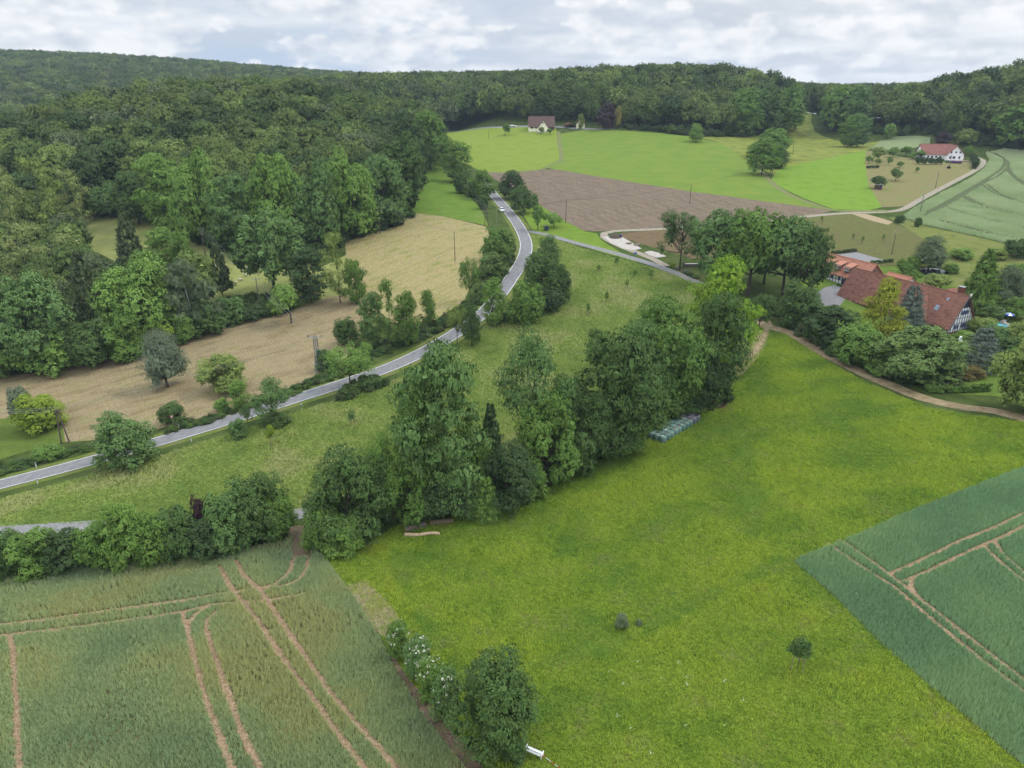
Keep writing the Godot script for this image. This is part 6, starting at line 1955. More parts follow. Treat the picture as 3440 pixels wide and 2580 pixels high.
	plant("bush", "bush", "light2", 117.5, -168.7, 4.1, 6.4, "yellow-flecked shrub right of the half-timbered gable", "bush", "")
	plant("bush", "bush", "dark", 125.1, -177.9, 3.8, 7.2, "dark shrub beside the sparkling garden ornaments", "bush", "")
	plant("willow_tree", "willow", "silver2", 128.0, -215.2, 10.2, 9.3, "grey-green willow standing behind the garden pond", "tree", "")
	plant("garden_conifer", "spruce", "mid", 125.0, -184.4, 16.6, 10.5, "tall dark conifer behind the ridge of the long tiled roof", "tree", "")
	plant("willow_tree", "willow", "silver2", 133.2, -185.9, 10.6, 9.4, "grey willow right of the tall garden conifer", "tree", "")
	plant("purple_bush", "bush", "purple", 136.0, -185.0, 4.4, 3.0, "small dark purple bush at the right of the grey willow", "bush", "")
	plant("fruit_tree", "fruit", "mid", 117.6, -210.2, 5.6, 5.0, "small fruit tree on the lawn between orange roof and pond", "tree", "")
	plant("bush", "bush", "mid", 122.5, -214.7, 4.7, 4.5, "bush left of the garden pond", "bush", "")
	plant("fruit_tree", "fruit", "light2", 122.8, -198.5, 4.9, 8.5, "flat spreading pale tree between the pond and the long tiled roof", "tree", "")
	plant("fruit_tree", "fruit", "mid", 118.3, -204.9, 4.2, 3.8, "slim fruit tree beside the garden terrace", "tree", "")
	plant("bush", "bush", "light", 142.1, -222.8, 3.5, 6.4, "pale bush at the upper edge of the garden", "bush", "")
	plant("bush", "bush", "mid", 132.8, -211.2, 3.0, 4.2, "round bush at the right bank of the pond", "bush", "")
	plant("field_tree", "wide", "dark", 159.7, -223.2, 6.1, 8.8, "dark tree at the right picture edge below the pale crop field", "tree", "")
	plant("bush", "bush", "dark", 114.4, -210.1, 1.3, 2.8, "low clipped bush at the corner of the grey riding arena", "bush", "")
	plant("young_tree", "young", "light", 113.6, -209.3, 2.7, 2.5, "light green young tree in front of the grey riding arena", "tree", "")
	plant("roadside_tree", "tall", "mid2", 11.1, -216.8, 11.9, 6.3, "small pale-topped tree at the junction of road and drive", "tree", "")
	plant("roadside_tree", "round", "dark", 7.9, -189.8, 14.8, 10.6, "big dark tree on the inside of the road bend", "tree", "")
	plant("roadside_tree", "round", "dark", 12.8, -191.5, 12.7, 7.1, "dark tree right of the big one on the inside of the road bend", "tree", "")
	plant("bush", "bush", "mid", 3.3, -177.4, 11.3, 9.1, "broad bush left below the big dark tree of the road bend", "bush", "")
	plant("bush", "bush", "dark2", 9.3, -186.1, 7.4, 9.0, "low greyish bush below the two dark trees of the road bend", "bush", "")
	plant("roadside_tree", "tall", "light", -4.8, -175.6, 13.1, 5.7, "bright slender tree hiding part of the road bend", "tree", "")
	plant("roadside_tree", "round", "dark", -9.8, -165.0, 10.8, 4.3, "dark half of the pair where the road leaves the bend", "tree", "")
	plant("roadside_tree", "open", "light2", -13.6, -166.6, 10.1, 5.1, "pale loose half of the pair where the road leaves the bend", "tree", "")
	plant("roadside_tree", "round", "olive", -5.1, -227.6, 11.2, 10.7, "rounded tree on the outer side of the road bend", "tree", "")
	plant("bush", "bush", "olive2", -6.2, -212.5, 7.7, 8.4, "grey-green bush below the rounded tree of the outer bend", "bush", "")
	plant("roadside_tree", "open", "olive", -11.8, -192.7, 12.9, 6.2, "tall loose tree at the edge of the upper hay field", "tree", "")
	plant("roadside_tree", "tall", "mid", -21.9, -177.3, 9.9, 4.3, "slim dark tree alone at the lower edge of the upper hay field", "tree", "")
	plant("roadside_tree", "tall", "mid2", -34.5, -166.1, 14.0, 5.9, "left tree of the tall group between hay fields and road", "tree", "")
	plant("roadside_tree", "poplar", "olive", -29.7, -164.9, 17.4, 6.8, "bare-stemmed middle tree of the tall group between hay fields and road", "tree", "")
	plant("roadside_tree", "tall", "mid", -25.6, -165.3, 14.2, 5.4, "right tree of the tall group between hay fields and road", "tree", "")
	plant("bush", "bush", "dark", -41.1, -168.2, 7.1, 6.0, "round bush alone on the lower hay field's right edge", "bush", "")
	plant("ash_tree", "open", "light", -34.8, -141.2, 11.0, 10.0, "bright ash leaning over the road beside the lattice pole", "tree", "", 2)
	plant("bush", "bush", "dark", -42.8, -152.6, 4.8, 4.7, "dark bush behind the foot of the lattice pole", "bush", "")
	plant("roadside_tree", "open", "mid2", -46.7, -125.6, 10.4, 8.0, "loose tree over the road left of the dark roadside hedge", "tree", "", 0)
	plant("roadside_tree", "tall", "light", -55.8, -132.8, 6.9, 3.8, "slender pale tree on the upper verge of the road", "tree", "")
	plant("bush", "bush", "dark", -46.6, -126.1, 2.5, 5.8, "dark bush at the foot of the loose roadside tree", "bush", "")
	plant("bush", "bush", "mid2", -51.8, -120.5, 4.2, 3.3, "small bush on the lower verge of the road left of the loose tree", "bush", "")
	plant("slim_tree", "open", "mid2", -51.8, -125.6, 4.8, 2.4, "slim sapling growing beside the small bush on the lower verge", "tree", "")
	plant("roadside_tree", "round", "mid2", -68.5, -111.7, 10.2, 10.1, "big single tree on the near verge hiding part of the road", "tree", "", 2)
	plant("bush", "bush", "dark", -67.7, -128.1, 4.6, 4.8, "round dark bush next to the triangular road sign", "bush", "")
	plant("lime_tree", "round", "light2", -62.8, -143.0, 8.3, 10.0, "round bright tree alone in the lower hay field", "tree", "")
	plant("grey_willow_tree", "willow", "silver", -77.1, -146.8, 13.3, 8.6, "grey-leaved tree alone in the lower hay field", "tree", "")
	plant("yellow_green_tree", "round", "yellow", -94.8, -129.0, 8.1, 9.3, "yellow-green tree by the double wooden pole at the left edge", "tree", "")
	plant("grey_bush", "bush", "silver", -98.9, -129.9, 9.1, 4.1, "greyish tree behind the yellow-green tree at the left edge", "bush", "")
	plant("bush", "bush", "light", -59.7, -133.3, 2.8, 3.0, "small light bush on the verge below the round bright tree", "bush", "")
	plant("fruit_tree", "fruit", "light", -60.2, -185.4, 11.1, 8.6, "pale fruit tree at the upper edge of the lower hay field", "tree", "")
	plant("bush", "bush", "mid", -86.0, -116.5, 2.5, 5.1, "clipped bush in the roadside hedge at the left edge", "bush", "")
	plant("maple_tree", "round", "mid2", -114.9, -160.9, 23.7, 18.4, "big domed maple at the left front of the wood above the hay field", "tree", "")
	plant("maple_tree", "round", "light", -94.8, -173.8, 23.8, 19.6, "big bright green maple in the middle of the wood edge above the hay field", "tree", "")
	plant("spruce_tree", "spruce", "brown2", -109.6, -177.8, 23.6, 11.0, "dark brownish spruce between the two big maples", "tree", "")
	plant("birch_tree", "birch", "grey", -84.4, -178.8, 20.7, 11.8, "weeping grey-green birch right of the bright maple", "tree", "")
	plant("larch_tree", "thin", "brown2", -121.0, -223.7, 19.3, 9.5, "brownish conifer standing before the sheep pasture gap", "tree", "")
	plant("larch_tree", "thin", "brown2", -84.6, -201.6, 16.7, 7.3, "thin ragged conifer at the edge of the sheep pasture", "tree", "")
	plant("ash_tree", "oak", "mid2", -70.2, -203.3, 24.9, 19.2, "big ash with long bare trunks beside the sheep", "tree", "", 1)
	plant("ivy_tree", "tall", "dark2", -58.2, -198.9, 16.2, 11.1, "dark ivy-covered tree right of the big ash", "tree", "")
	plant("thin_ash_tree", "poplar", "light2", -49.5, -198.0, 20.8, 9.6, "slender multi-stemmed tree between sheep pasture and upper hay field", "tree", "")
	plant("ivy_tree", "tall", "mid", -44.5, -196.5, 13.2, 6.3, "low leafy tree against the slender multi-stemmed tree", "tree", "")
	plant("alder_tree", "tall", "light", -111.0, -224.2, 14.1, 10.0, "pale tree left of the wooden double crossarm pole", "tree", "")
	plant("alder_tree", "round", "mid", -103.5, -221.1, 13.3, 7.5, "green tree touching the wooden double crossarm pole", "tree", "")
	plant("wood_edge_bush", "bush", "mid", -119.5, -158.3, 10.4, 12.1, "leafy bush at the left picture edge of the wood's foot", "bush", "bushes along the foot of the left wood")
	plant("wood_edge_bush", "bush", "light", -109.7, -158.7, 11.0, 11.4, "light leafy bush below the domed maple", "bush", "bushes along the foot of the left wood")
	plant("wood_edge_bush", "bush", "dark", -101.5, -161.4, 11.4, 10.7, "dark bush below the brownish spruce", "bush", "bushes along the foot of the left wood")
	plant("wood_edge_bush", "bush", "mid", -95.1, -164.4, 11.2, 10.2, "mid green bush below the bright maple's left side", "bush", "bushes along the foot of the left wood")
	plant("wood_edge_bush", "bush", "yellow", -89.6, -170.3, 7.5, 8.4, "yellowish low bush below the bright maple's right side", "bush", "bushes along the foot of the left wood")
	plant("wood_edge_bush", "bush", "mid", -85.7, -175.0, 7.7, 9.1, "leafy bush below the weeping birch", "bush", "bushes along the foot of the left wood")
	plant("wood_edge_bush", "bush", "dark", -80.7, -179.3, 9.4, 9.3, "dark bush at the right end of the wood's foot", "bush", "bushes along the foot of the left wood")
	plant("wood_edge_bush", "bush", "mid2", -76.7, -185.7, 7.5, 8.0, "low bush above the scrub bank by the sheep pasture", "bush", "bushes along the foot of the left wood")
	plant("wood_edge_bush", "bush", "dark2", -72.8, -189.1, 3.8, 8.7, "scrubby bush on the bank left of the single wooden pole", "bush", "bushes along the foot of the left wood")
	plant("wood_edge_bush", "bush", "dark", -66.2, -193.0, 4.3, 7.8, "scrubby bush on the bank right of the single wooden pole", "bush", "bushes along the foot of the left wood")
	plant("wood_tree", "round", "mid2", -158.8, -283.5, 14.1, 13.0, "rounded tree right above the pale green gap in the left wood", "tree", "trees along the upper edge of the sheep pasture")
	plant("wood_tree", "round", "dark", -143.1, -275.1, 19.9, 14.7, "dark tree behind the brownish conifer by the gap", "tree", "trees along the upper edge of the sheep pasture")
	plant("wood_tree", "tall", "light", -126.3, -262.7, 28.7, 17.4, "tall light tree left of centre in the wood's front row", "tree", "trees along the upper edge of the sheep pasture")
	plant("wood_tree", "round", "light", -107.6, -247.4, 32.3, 17.6, "big pale domed tree in the wood's front row", "tree", "trees along the upper edge of the sheep pasture")
	plant("wood_tree", "tall", "mid2", -92.3, -238.3, 25.9, 15.3, "grey-green tree behind the big ash by the sheep", "tree", "trees along the upper edge of the sheep pasture")
	plant("wood_tree", "round", "light", -77.1, -237.2, 31.9, 15.8, "rounded light tree rising above the big ash by the sheep", "tree", "trees along the upper edge of the sheep pasture")
	plant("wood_tree", "round", "mid2", -65.1, -239.0, 29.2, 15.9, "dense tree above the slender multi-stemmed tree", "tree", "trees along the upper edge of the sheep pasture")
	plant("wood_tree", "round", "light", -55.8, -251.7, 29.5, 17.3, "bright domed tree near the right end of the wood's front row", "tree", "trees along the upper edge of the sheep pasture")
	plant("wood_tree", "round", "mid2", -47.1, -263.8, 25.3, 16.7, "last light tree of the wood's front row by the upper hay field", "tree", "trees along the upper edge of the sheep pasture")
	plant("wood_tree", "wide", "dark", -43.7, -291.6, 30.5, 17.6, "dark massive tree at the right corner of the left wood", "tree", "trees along the upper edge of the sheep pasture")
	plant("wood_tree", "wide", "dark2", -48.6, -347.7, 33.0, 17.3, "dark tree at the end of the green strip", "tree", "trees along the upper edge of the sheep pasture")
	plant("wood_tree", "round", "mid", -43.6, -395.1, 29.4, 20.5, "lighter tree at the far right end of the left wood", "tree", "trees along the upper edge of the sheep pasture")
	plant("poplar_tree", "poplar", "olive3", -171.2, -242.9, 31.9, 14.4, "tall pale poplar at the left picture edge", "tree", "pale poplars of the left wood")
	plant("poplar_tree", "poplar", "light2", -162.4, -248.8, 32.7, 15.7, "tall pale poplar second from the left edge", "tree", "pale poplars of the left wood")
	plant("poplar_tree", "poplar", "olive3", -158.5, -259.9, 25.7, 13.5, "tall pale poplar left of the pasture gap", "tree", "pale poplars of the left wood")
	plant("poplar_tree", "poplar", "olive3", -142.3, -205.0, 23.2, 14.4, "pale poplar low in the wood above the domed maple", "tree", "pale poplars of the left wood")
	plant("poplar_tree", "poplar", "olive3", -141.9, -192.0, 19.7, 10.5, "pale poplar at the picture edge left of the domed maple", "tree", "pale poplars of the left wood")
	plant("poplar_tree", "poplar", "olive3", -131.6, -207.2, 18.7, 12.5, "pale tree between the poplars and the brownish spruce", "tree", "pale poplars of the left wood")
	plant("roadside_tree", "tall", "mid", -27.3, -372.1, 20.3, 13.9, "tall dark tree above the upper road by the green strip", "tree", "")
	plant("bush", "bush", "dark", -22.4, -341.6, 9.9, 9.5, "dark bush beside the upper road above the street lamp", "bush", "")
	plant("roadside_tree", "round", "mid", -12.8, -328.2, 12.9, 10.0, "round tree overhanging the top of the visible road", "tree", "")
	plant("bush", "bush", "mid", -17.8, -333.7, 8.5, 7.6, "bush left of the tree overhanging the top of the road", "bush", "")
	plant("bush", "bush", "dark", -12.2, -302.5, 6.2, 4.6, "small bush at the road edge beside the car", "bush", "")
	plant("roadside_tree", "round", "dark2", -0.2, -328.1, 12.5, 10.8, "dark tree on the right of the upper road by the ploughed field", "tree", "")
	plant("roadside_tree", "round", "dark", 4.2, -294.5, 11.3, 9.8, "mid tree on the right of the upper road", "tree", "")
	plant("roadside_tree", "round", "olive", 9.0, -307.4, 5.9, 4.7, "small tree leaning right at the edge of the ploughed field", "tree", "")
	plant("lollipop_tree", "fruit", "mid", 9.7, -266.7, 9.5, 6.2, "little round tree on a clear stem near the drive", "tree", "")
	plant("fruit_tree", "fruit", "light", 15.9, -272.4, 5.2, 6.3, "low spreading tree beside the green cabinet", "tree", "")
	plant("field_tree", "fruit", "mid", -4.7, -508.4, 7.9, 6.3, "small round tree alone on the pasture left of the cream house", "tree", "")
	plant("young_tree", "fruit", "light2", 19.4, -508.2, 4.7, 4.4, "small thin tree in front of the cream house gable", "tree", "")
	plant("young_tree", "fruit", "mid", 25.2, -505.4, 4.4, 3.7, "small tree at the right front corner of the cream house", "tree", "")
	plant("slim_poplar", "tall", "light2", 46.8, -514.3, 9.8, 4.4, "slim pale poplar before the white shed gable", "tree", "")
	plant("copper_beech_tree", "tall", "purple2", 63.3, -510.6, 16.8, 11.2, "dark purple copper beech right of the white shed", "tree", "")
	plant("yellowish_tree", "round", "gold2", 71.6, -511.8, 13.8, 5.0, "small yellowish tree beside the copper beech", "tree", "")
	plant("field_tree", "round", "light", 113.9, -464.0, 11.1, 8.6, "single light green tree at the top edge of the big green field", "tree", "")
	plant("clump_tree", "round", "mid", 143.2, -412.8, 16.6, 20.4, "upper tree of the clump between the green fields", "tree", "")
	plant("clump_tree", "round", "mid", 123.8, -365.3, 17.8, 15.5, "lower tree of the clump between the green fields", "tree", "")
	plant("clump_bush", "bush", "dark", 136.6, -388.0, 12.1, 14.5, "low bush at the right of the clump between the green fields", "bush", "")
	plant("field_tree", "tall", "mid", 217.0, -484.6, 19.7, 11.9, "left one of the two dark trees at the foot of the right wood", "tree", "")
	plant("field_tree", "tall", "mid2", 224.3, -484.8, 20.9, 14.3, "right one of the two dark trees at the foot of the right wood", "tree", "")
	plant("field_tree", "fruit", "light", 253.7, -508.3, 10.6, 10.0, "light tree standing free before the right wood", "tree", "")
	plant("wood_corner_tree", "round", "mid", 197.7, -549.8, 34.1, 29.4, "massive rounded tree at the right corner of the middle wood by the sunny valley", "tree", "")
	plant("wood_corner_tree", "round", "dark", 174.2, -529.3, 34.1, 29.6, "massive dark tree second from the right corner of the middle wood", "tree", "")
	plant("wood_corner_tree", "round", "mid", 155.2, -509.6, 30.7, 23.6, "lighter tree third from the right corner of the middle wood", "tree", "")
	plant("wood_corner_tree", "wide", "mid", 237.3, -551.3, 32.2, 26.8, "massive rounded tree at the left corner of the right wood", "tree", "")
	plant("wood_corner_tree", "round", "mid2", 246.3, -545.3, 31.5, 22.5, "tree right of the massive corner tree of the right wood", "tree", "")
	plant("wood_conifer", "spruce", "dark2", 247.3, -532.2, 17.4, 10.5, "dark conifer at the foot of the right wood", "tree", "")
	plant("copper_beech_tree", "round", "purple2", 277.2, -481.9, 7.7, 8.9, "dark purple tree behind the white house", "tree", "")
	plant("field_tree", "wide", "light2", 289.5, -477.6, 9.7, 13.0, "spreading pale tree right behind the white house", "tree", "")
	plant("house_tree", "round", "mid", 275.1, -448.7, 6.4, 6.1, "round tree at the right gable side of the white house", "tree", "")
	plant("wood_tree_right", "wide", "mid", 313.0, -463.1, 30.4, 28.4, "big rounded tree at the right picture edge above the pale crop field", "tree", "")
	plant("orchard_tree", "fruit", "light2", 206.9, -418.9, 7.7, 8.9, "largest pale orchard tree left of the white house", "tree", "orchard trees by the white house")
	plant("orchard_tree", "fruit", "olive", 222.8, -434.4, 5.7, 6.5, "bare branched orchard tree behind the largest one", "tree", "orchard trees by the white house")
	plant("orchard_tree", "fruit", "mid", 232.4, -439.3, 5.7, 7.7, "dark orchard tree nearest the long roof of the white house", "tree", "orchard trees by the white house")
	plant("orchard_tree", "fruit", "light", 197.3, -409.7, 4.4, 4.1, "small orchard tree at the left fence", "tree", "orchard trees by the white house")
	plant("orchard_tree", "fruit", "light2", 199.0, -404.0, 3.6, 4.0, "small orchard tree below the largest one", "tree", "orchard trees by the white house")
	plant("orchard_tree", "fruit", "olive", 206.3, -404.9, 4.6, 3.0, "thin orchard tree in the middle of the lawn", "tree", "orchard trees by the white house")
	plant("orchard_tree", "fruit", "mid", 208.3, -397.7, 3.3, 4.5, "dark small orchard tree in the middle of the lawn", "tree", "orchard trees by the white house")
	plant("orchard_tree", "fruit", "olive2", 187.1, -358.1, 6.3, 6.3, "thin grey orchard tree on the tan grass", "tree", "orchard trees by the white house")
	plant("orchard_tree", "fruit", "olive", 210.0, -382.4, 3.0, 2.4, "tiny orchard tree below the dark hedge", "tree", "orchard trees by the white house")
	plant("orchard_tree", "fruit", "dark", 167.4, -337.4, 5.8, 7.7, "dense dark orchard tree beside the little shelter", "tree", "orchard trees by the white house")
	plant("orchard_tree", "fruit", "mid", 233.5, -427.1, 5.6, 8.0, "dense tree at the left end of the dark hedge", "tree", "orchard trees by the white house")
	plant("bush", "bush", "dark", 145.4, -269.2, 2.9, 3.8, "left dark bush below the lane fork to the white house", "bush", "")
	plant("bush", "bush", "dark", 148.7, -262.6, 3.4, 2.7, "right dark bush below the lane fork to the white house", "bush", "")
	plant("foreground_tree", "round", "dark", -1.6, -47.7, 10.9, 7.3, "big dense dark tree in the foreground beside the white bench", "tree", "", 1)
	plant("elder_shrub", "elder", "mid", -12.4, -60.3, 5.2, 2.6, "first elder shrub of the row, few white blossoms on top", "bush", "elder shrubs in the row beside the left crop field")
	plant("elder_shrub", "elder", "mid2", -9.8, -57.1, 5.3, 3.1, "elder shrub most thickly covered with white blossom", "bush", "elder shrubs in the row beside the left crop field")
	plant("elder_shrub", "elder", "mid", -8.3, -54.4, 4.9, 2.8, "third elder shrub with scattered white blossom", "bush", "elder shrubs in the row beside the left crop field")
	plant("elder_shrub", "elder", "mid2", -6.2, -51.3, 6.5, 3.0, "elder shrub touching the big foreground tree", "bush", "elder shrubs in the row beside the left crop field")
	plant("bush", "bush", "dark", 0.2, -46.3, 2.7, 2.3, "low bush between the foreground tree and the white bench", "bush", "")
	plant("young_tree", "young", "dark", 29.1, -55.7, 4.1, 2.5, "young dark tree in a grey wooden guard, alone in the near meadow", "tree", "")
	plant("grey_shrub", "bush", "silver2", 12.5, -64.1, 2.0, 1.5, "larger of two low grey-green shrubs in the near meadow", "bush", "")
	plant("grey_shrub", "bush", "silver2", 14.5, -64.5, 0.9, 0.7, "smaller of two low grey-green shrubs in the near meadow", "bush", "")
	plant("sapling", "young", "mid", 27.1, -219.0, 2.2, 1.7, "staked sapling nearest the two bend trees", "sapling", "staked saplings in the meadow inside the road bend")
	plant("sapling", "young", "mid", 33.4, -224.8, 3.3, 1.8, "staked sapling nearest the farm drive", "sapling", "staked saplings in the meadow inside the road bend")
	plant("sapling", "young", "mid", 37.5, -213.5, 2.6, 1.7, "staked sapling in the middle of the row above the flowers", "sapling", "staked saplings in the meadow inside the road bend")
	plant("sapling", "young", "mid", 42.3, -211.8, 3.0, 1.7, "rightmost staked sapling near the old oak", "sapling", "staked saplings in the meadow inside the road bend")
	plant("sapling", "young", "light", 33.7, -203.1, 3.2, 1.6, "staked sapling with yellowish top", "sapling", "staked saplings in the meadow inside the road bend")
	plant("sapling", "young", "mid", 26.6, -192.8, 2.9, 1.6, "staked sapling above the white flower patch", "sapling", "staked saplings in the meadow inside the road bend")
	plant("sapling", "young", "mid", 20.4, -183.2, 3.2, 1.5, "lowest staked sapling by the white flower patch", "sapling", "staked saplings in the meadow inside the road bend")
	plant("sapling", "young", "yellow", -44.2, -116.5, 4.4, 2.0, "yellow-leaved staked sapling below the road hedge", "sapling", "")
	plant("sapling", "young", "mid2", -31.2, -124.6, 3.5, 2.0, "greenish staked sapling below the dark roadside hedge", "sapling", "")
	plant("sapling", "young", "olive", 14.0, -189.6, 2.6, 2.0, "thin sapling in the tall grass below the bend trees", "sapling", "")
	plant("stream_tree", "round", "mid", -6.1, -95.8, 14.5, 6.4, "mid green tree between the tallest ash and the conical tree", "tree", "")
	plant("stream_tree", "round", "mid2", 9.5, -111.2, 15.1, 8.0, "grey-green tree filling the gap behind the round maple", "tree", "")
	plant("bush", "bush", "mid", 2.5, -96.7, 7.4, 6.1, "leafy bush below the trunk of the open crowned tree", "bush", "")
	plant("bush", "bush", "mid", 18.7, -110.8, 8.5, 8.4, "broad leafy bush at the foot of the large lumpy alder", "bush", "")
	plant("bush", "bush", "dark", 10.3, -103.5, 8.3, 6.9, "dark bush right of the round maple at the meadow edge", "bush", "")
	plant("stream_tree", "round", "mid2", -20.2, -89.5, 11.3, 6.7, "leafy tree between the broad dark tree and the light loose ash", "tree", "")
	plant("stream_tree", "tall", "mid", -14.0, -91.1, 21.2, 6.7, "tall leafy tree against the left flank of the tallest ash", "tree", "")
	plant("bush", "bush", "mid2", -6.7, -91.6, 5.8, 5.5, "bush behind the right end of the mossy log", "bush", "")
	plant("garden_shrub", "round", "mid", 130.5, -189.7, 6.4, 5.6, "leafy garden shrub between tall conifer and grey willow", "bush", "shrubs in the farmhouse garden")
	plant("garden_shrub", "bush", "mid2", 117.3, -163.2, 4.0, 5.8, "garden shrub below the turquoise pool", "bush", "shrubs in the farmhouse garden")
	plant("garden_shrub", "round", "mid", 130.3, -176.4, 5.9, 6.2, "garden shrub left of the right picture edge, above the pool", "bush", "shrubs in the farmhouse garden")
	plant("garden_shrub", "bush", "light2", 122.3, -161.4, 5.4, 6.2, "yellowish garden shrub at the right picture edge beside the pool", "bush", "shrubs in the farmhouse garden")
	plant("garden_shrub", "bush", "dark", 114.8, -154.4, 3.9, 6.4, "dark garden shrub right of the blue spruce", "bush", "shrubs in the farmhouse garden")
	plant("garden_shrub", "bush", "mid", 110.0, -142.9, 4.8, 6.0, "garden shrub above the walnut", "bush", "shrubs in the farmhouse garden")
	plant("garden_shrub", "bush", "mid", 100.0, -150.5, 3.3, 5.4, "garden shrub on the lawn left of the blue spruce", "bush", "shrubs in the farmhouse garden")
	plant("garden_shrub", "bush", "mid", 148.3, -204.9, 3.9, 6.5, "field shrub behind the grey willow at the right edge", "bush", "shrubs in the farmhouse garden")
	plant("garden_shrub", "bush", "light2", 152.1, -221.5, 3.5, 5.8, "pale field shrub above the grey willow", "bush", "shrubs in the farmhouse garden")
	plant("garden_shrub", "bush", "mid", 119.7, -190.2, 2.7, 5.1, "garden shrub behind the long roof's ridge", "bush", "shrubs in the farmhouse garden")
	plant("garden_shrub", "bush", "light2", 124.4, -177.7, 3.2, 4.8, "garden shrub right of the gable by the hedge", "bush", "shrubs in the farmhouse garden")
	plant("garden_shrub", "round", "mid2", 123.2, -186.2, 2.9, 5.0, "garden shrub below the tall conifer", "bush", "shrubs in the farmhouse garden")
	plant("wood_tree", "round", "dark", 231.7, -605.4, 13.2, 9.5, "left dark tree at the head of the sunny valley pasture", "tree", "")
	plant("wood_tree", "round", "dark2", 279.2, -709.6, 16.8, 12.9, "right dark tree at the head of the sunny valley pasture", "tree", "")
	undergrowth()
	woods()
	shared_mats()
	big_farmhouse(112.9, -170.7, deg_to_rad(26.5))
	stable_house(104.9, -202.2, deg_to_rad(26.5))
	white_house(252.3, -423.0)
	cream_house(20.3, -515.6)
	shed("garden_pavilion", "small orange-roofed annexe showing just behind the long tiled ridge", "annexe", 113.5, -197.8, deg_to_rad(26.5), 6.0, 7.0, 2.6, 4.6, mats["lime_wall"], mats["orange_tiles"])
	shed("carport", "low open carport with red-brown roof between cream house and white shed", "carport", 40.0, -517.1, 0.1, 7.0, 6.0, 1.9, 3.4, mats["stake_wood"], tiled("red_brown_tiles", 0.17, 0.06, 0.05), true)
	shed("white_shed", "white gabled shed half hidden by the slim pale poplar", "shed", 46.8, -514.9, -0.1, 5.8, 8.0, 3.0, 6.2, mats["cream_wall"], mats["red_brown_tiles"])
	shed("wooden_shed", "brown wooden shed under the trees right of the copper beech", "shed", 67.9, -512.3, 0.2, 6.0, 5.0, 2.0, 3.0, mats["shed_wood"], mats["red_brown_tiles"])
	shed("field_shelter", "little dark shelter with pale roof beside the dense orchard tree", "shelter", 168.9, -335.5, 0.3, 2.4, 2.0, 2.2, 2.5, mats["shed_wood"], tiled("pale_sheet", 0.55, 0.56, 0.58))
	shed("play_hut", "children's wooden play hut with bright green roof behind the garden hedge", "play hut", 92.2, -136.3, 0.5, 1.7, 1.6, 1.9, 2.5, mats["shed_wood"], tiled("green_sheet", 0.10, 0.42, 0.14), true)
	shed("cabinet_booth", "green transformer cabinet on a pale slab by the farm drive", "cabinet", 13.0, -266.2, 0.3, 1.4, 1.2, 1.6, 1.72, mats["cabinet_green"], mats["cabinet_green_roof"])
	sheet("concrete_slab", [poly_of([11.6, -267.8, 14.4, -267.8, 14.4, -265.2, 11.6, -265.2])], 0.05, mat("pale_stone", Color.WHITE), "pale concrete slab under the green cabinet", "slab")
	sheet("farm_yard", [poly_of([82.9, -194.2, 91.9, -204.0, 95.5, -206.0, 97.6, -203.3, 96.0, -197.4, 91.2, -190.6, 86.2, -190.0, 80.7, -186.6])], 0.05, field("lane_grey", [], 12.0), "paved grey farm yard between the two timbered houses", "yard")
	sheet("riding_arena", [poly_of([102.9, -230.3, 104.8, -231.0, 113.5, -232.7, 119.3, -223.5, 113.4, -221.4, 109.8, -220.6, 102.8, -224.8])], 0.05, field("arena", [lin(0.26, 0.26, 0.26), lin(0.30, 0.30, 0.30)], 20.0), "grey riding arena behind the orange roof", "arena")
	sheet("pond_bank", [poly_of([123.2, -218.4, 127.1, -219.1, 132.7, -217.5, 134.6, -213.1, 132.2, -207.1, 126.8, -203.5, 120.7, -200.9, 115.1, -197.6, 116.3, -204.1, 121.0, -210.4])], 0.04, field("pale_gravel", [lin(0.28, 0.24, 0.19), lin(0.36, 0.32, 0.26), lin(0.24, 0.2, 0.15)], 9.0), "stony pale bank round the garden pond", "gravel")
	sheet("pond", [poly_of([125.0, -215.3, 128.3, -216.1, 131.0, -215.3, 132.2, -211.8, 129.4, -207.6, 127.0, -206.5, 125.4, -207.1, 124.5, -210.7])], 0.07, mats["pond_water"], "dark garden pond reflecting the sky", "pond")
	sheet("terrace", [poly_of([114.6, -198.3, 119.9, -204.7, 123.1, -205.6, 122.1, -200.7, 119.0, -196.3, 114.6, -193.9])], 0.06, field("brick_paving", [lin(0.32, 0.17, 0.12), lin(0.40, 0.23, 0.17)], 5.0), "reddish paved garden terrace behind the long roof", "terrace")
	sheet("brick_path", [poly_of([134.4, -192.1, 135.6, -191.9, 135.9, -189.0, 134.9, -185.8, 133.0, -183.1, 131.9, -183.3, 133.6, -185.7, 133.9, -188.7])], 0.06, field("brick_paving", [], 5.0), "curved reddish brick garden path", "path")
	sheet("gravel_yard", [poly_of([33.0, -258.1, 36.4, -259.6, 39.6, -258.2, 43.1, -248.5, 44.6, -243.6, 41.8, -241.8, 38.2, -244.1, 35.0, -250.7])], 0.06, field("white_gravel", [lin(0.46, 0.41, 0.37), lin(0.56, 0.52, 0.48)], 9.0), "pale gravel storage strip beside the farm lane", "gravel")
	sheet("gravel_yard", [poly_of([44.7, -239.5, 47.3, -240.8, 49.4, -238.6, 51.5, -234.5, 47.8, -233.3, 45.9, -236.4])], 0.065, field("white_gravel", [], 9.0), "small pale gravel patch near the drive junction", "gravel")
	sheet("bare_earth", [poly_of([39.1, -127.4, 41.0, -130.8, 43.0, -132.4, 43.8, -129.4, 43.3, -125.7, 41.0, -125.7])], 0.045, field("earth", [lin(0.09, 0.06, 0.045), lin(0.13, 0.09, 0.065)], 8.0), "trodden brown earth patch at the end of the stream wood", "earth")
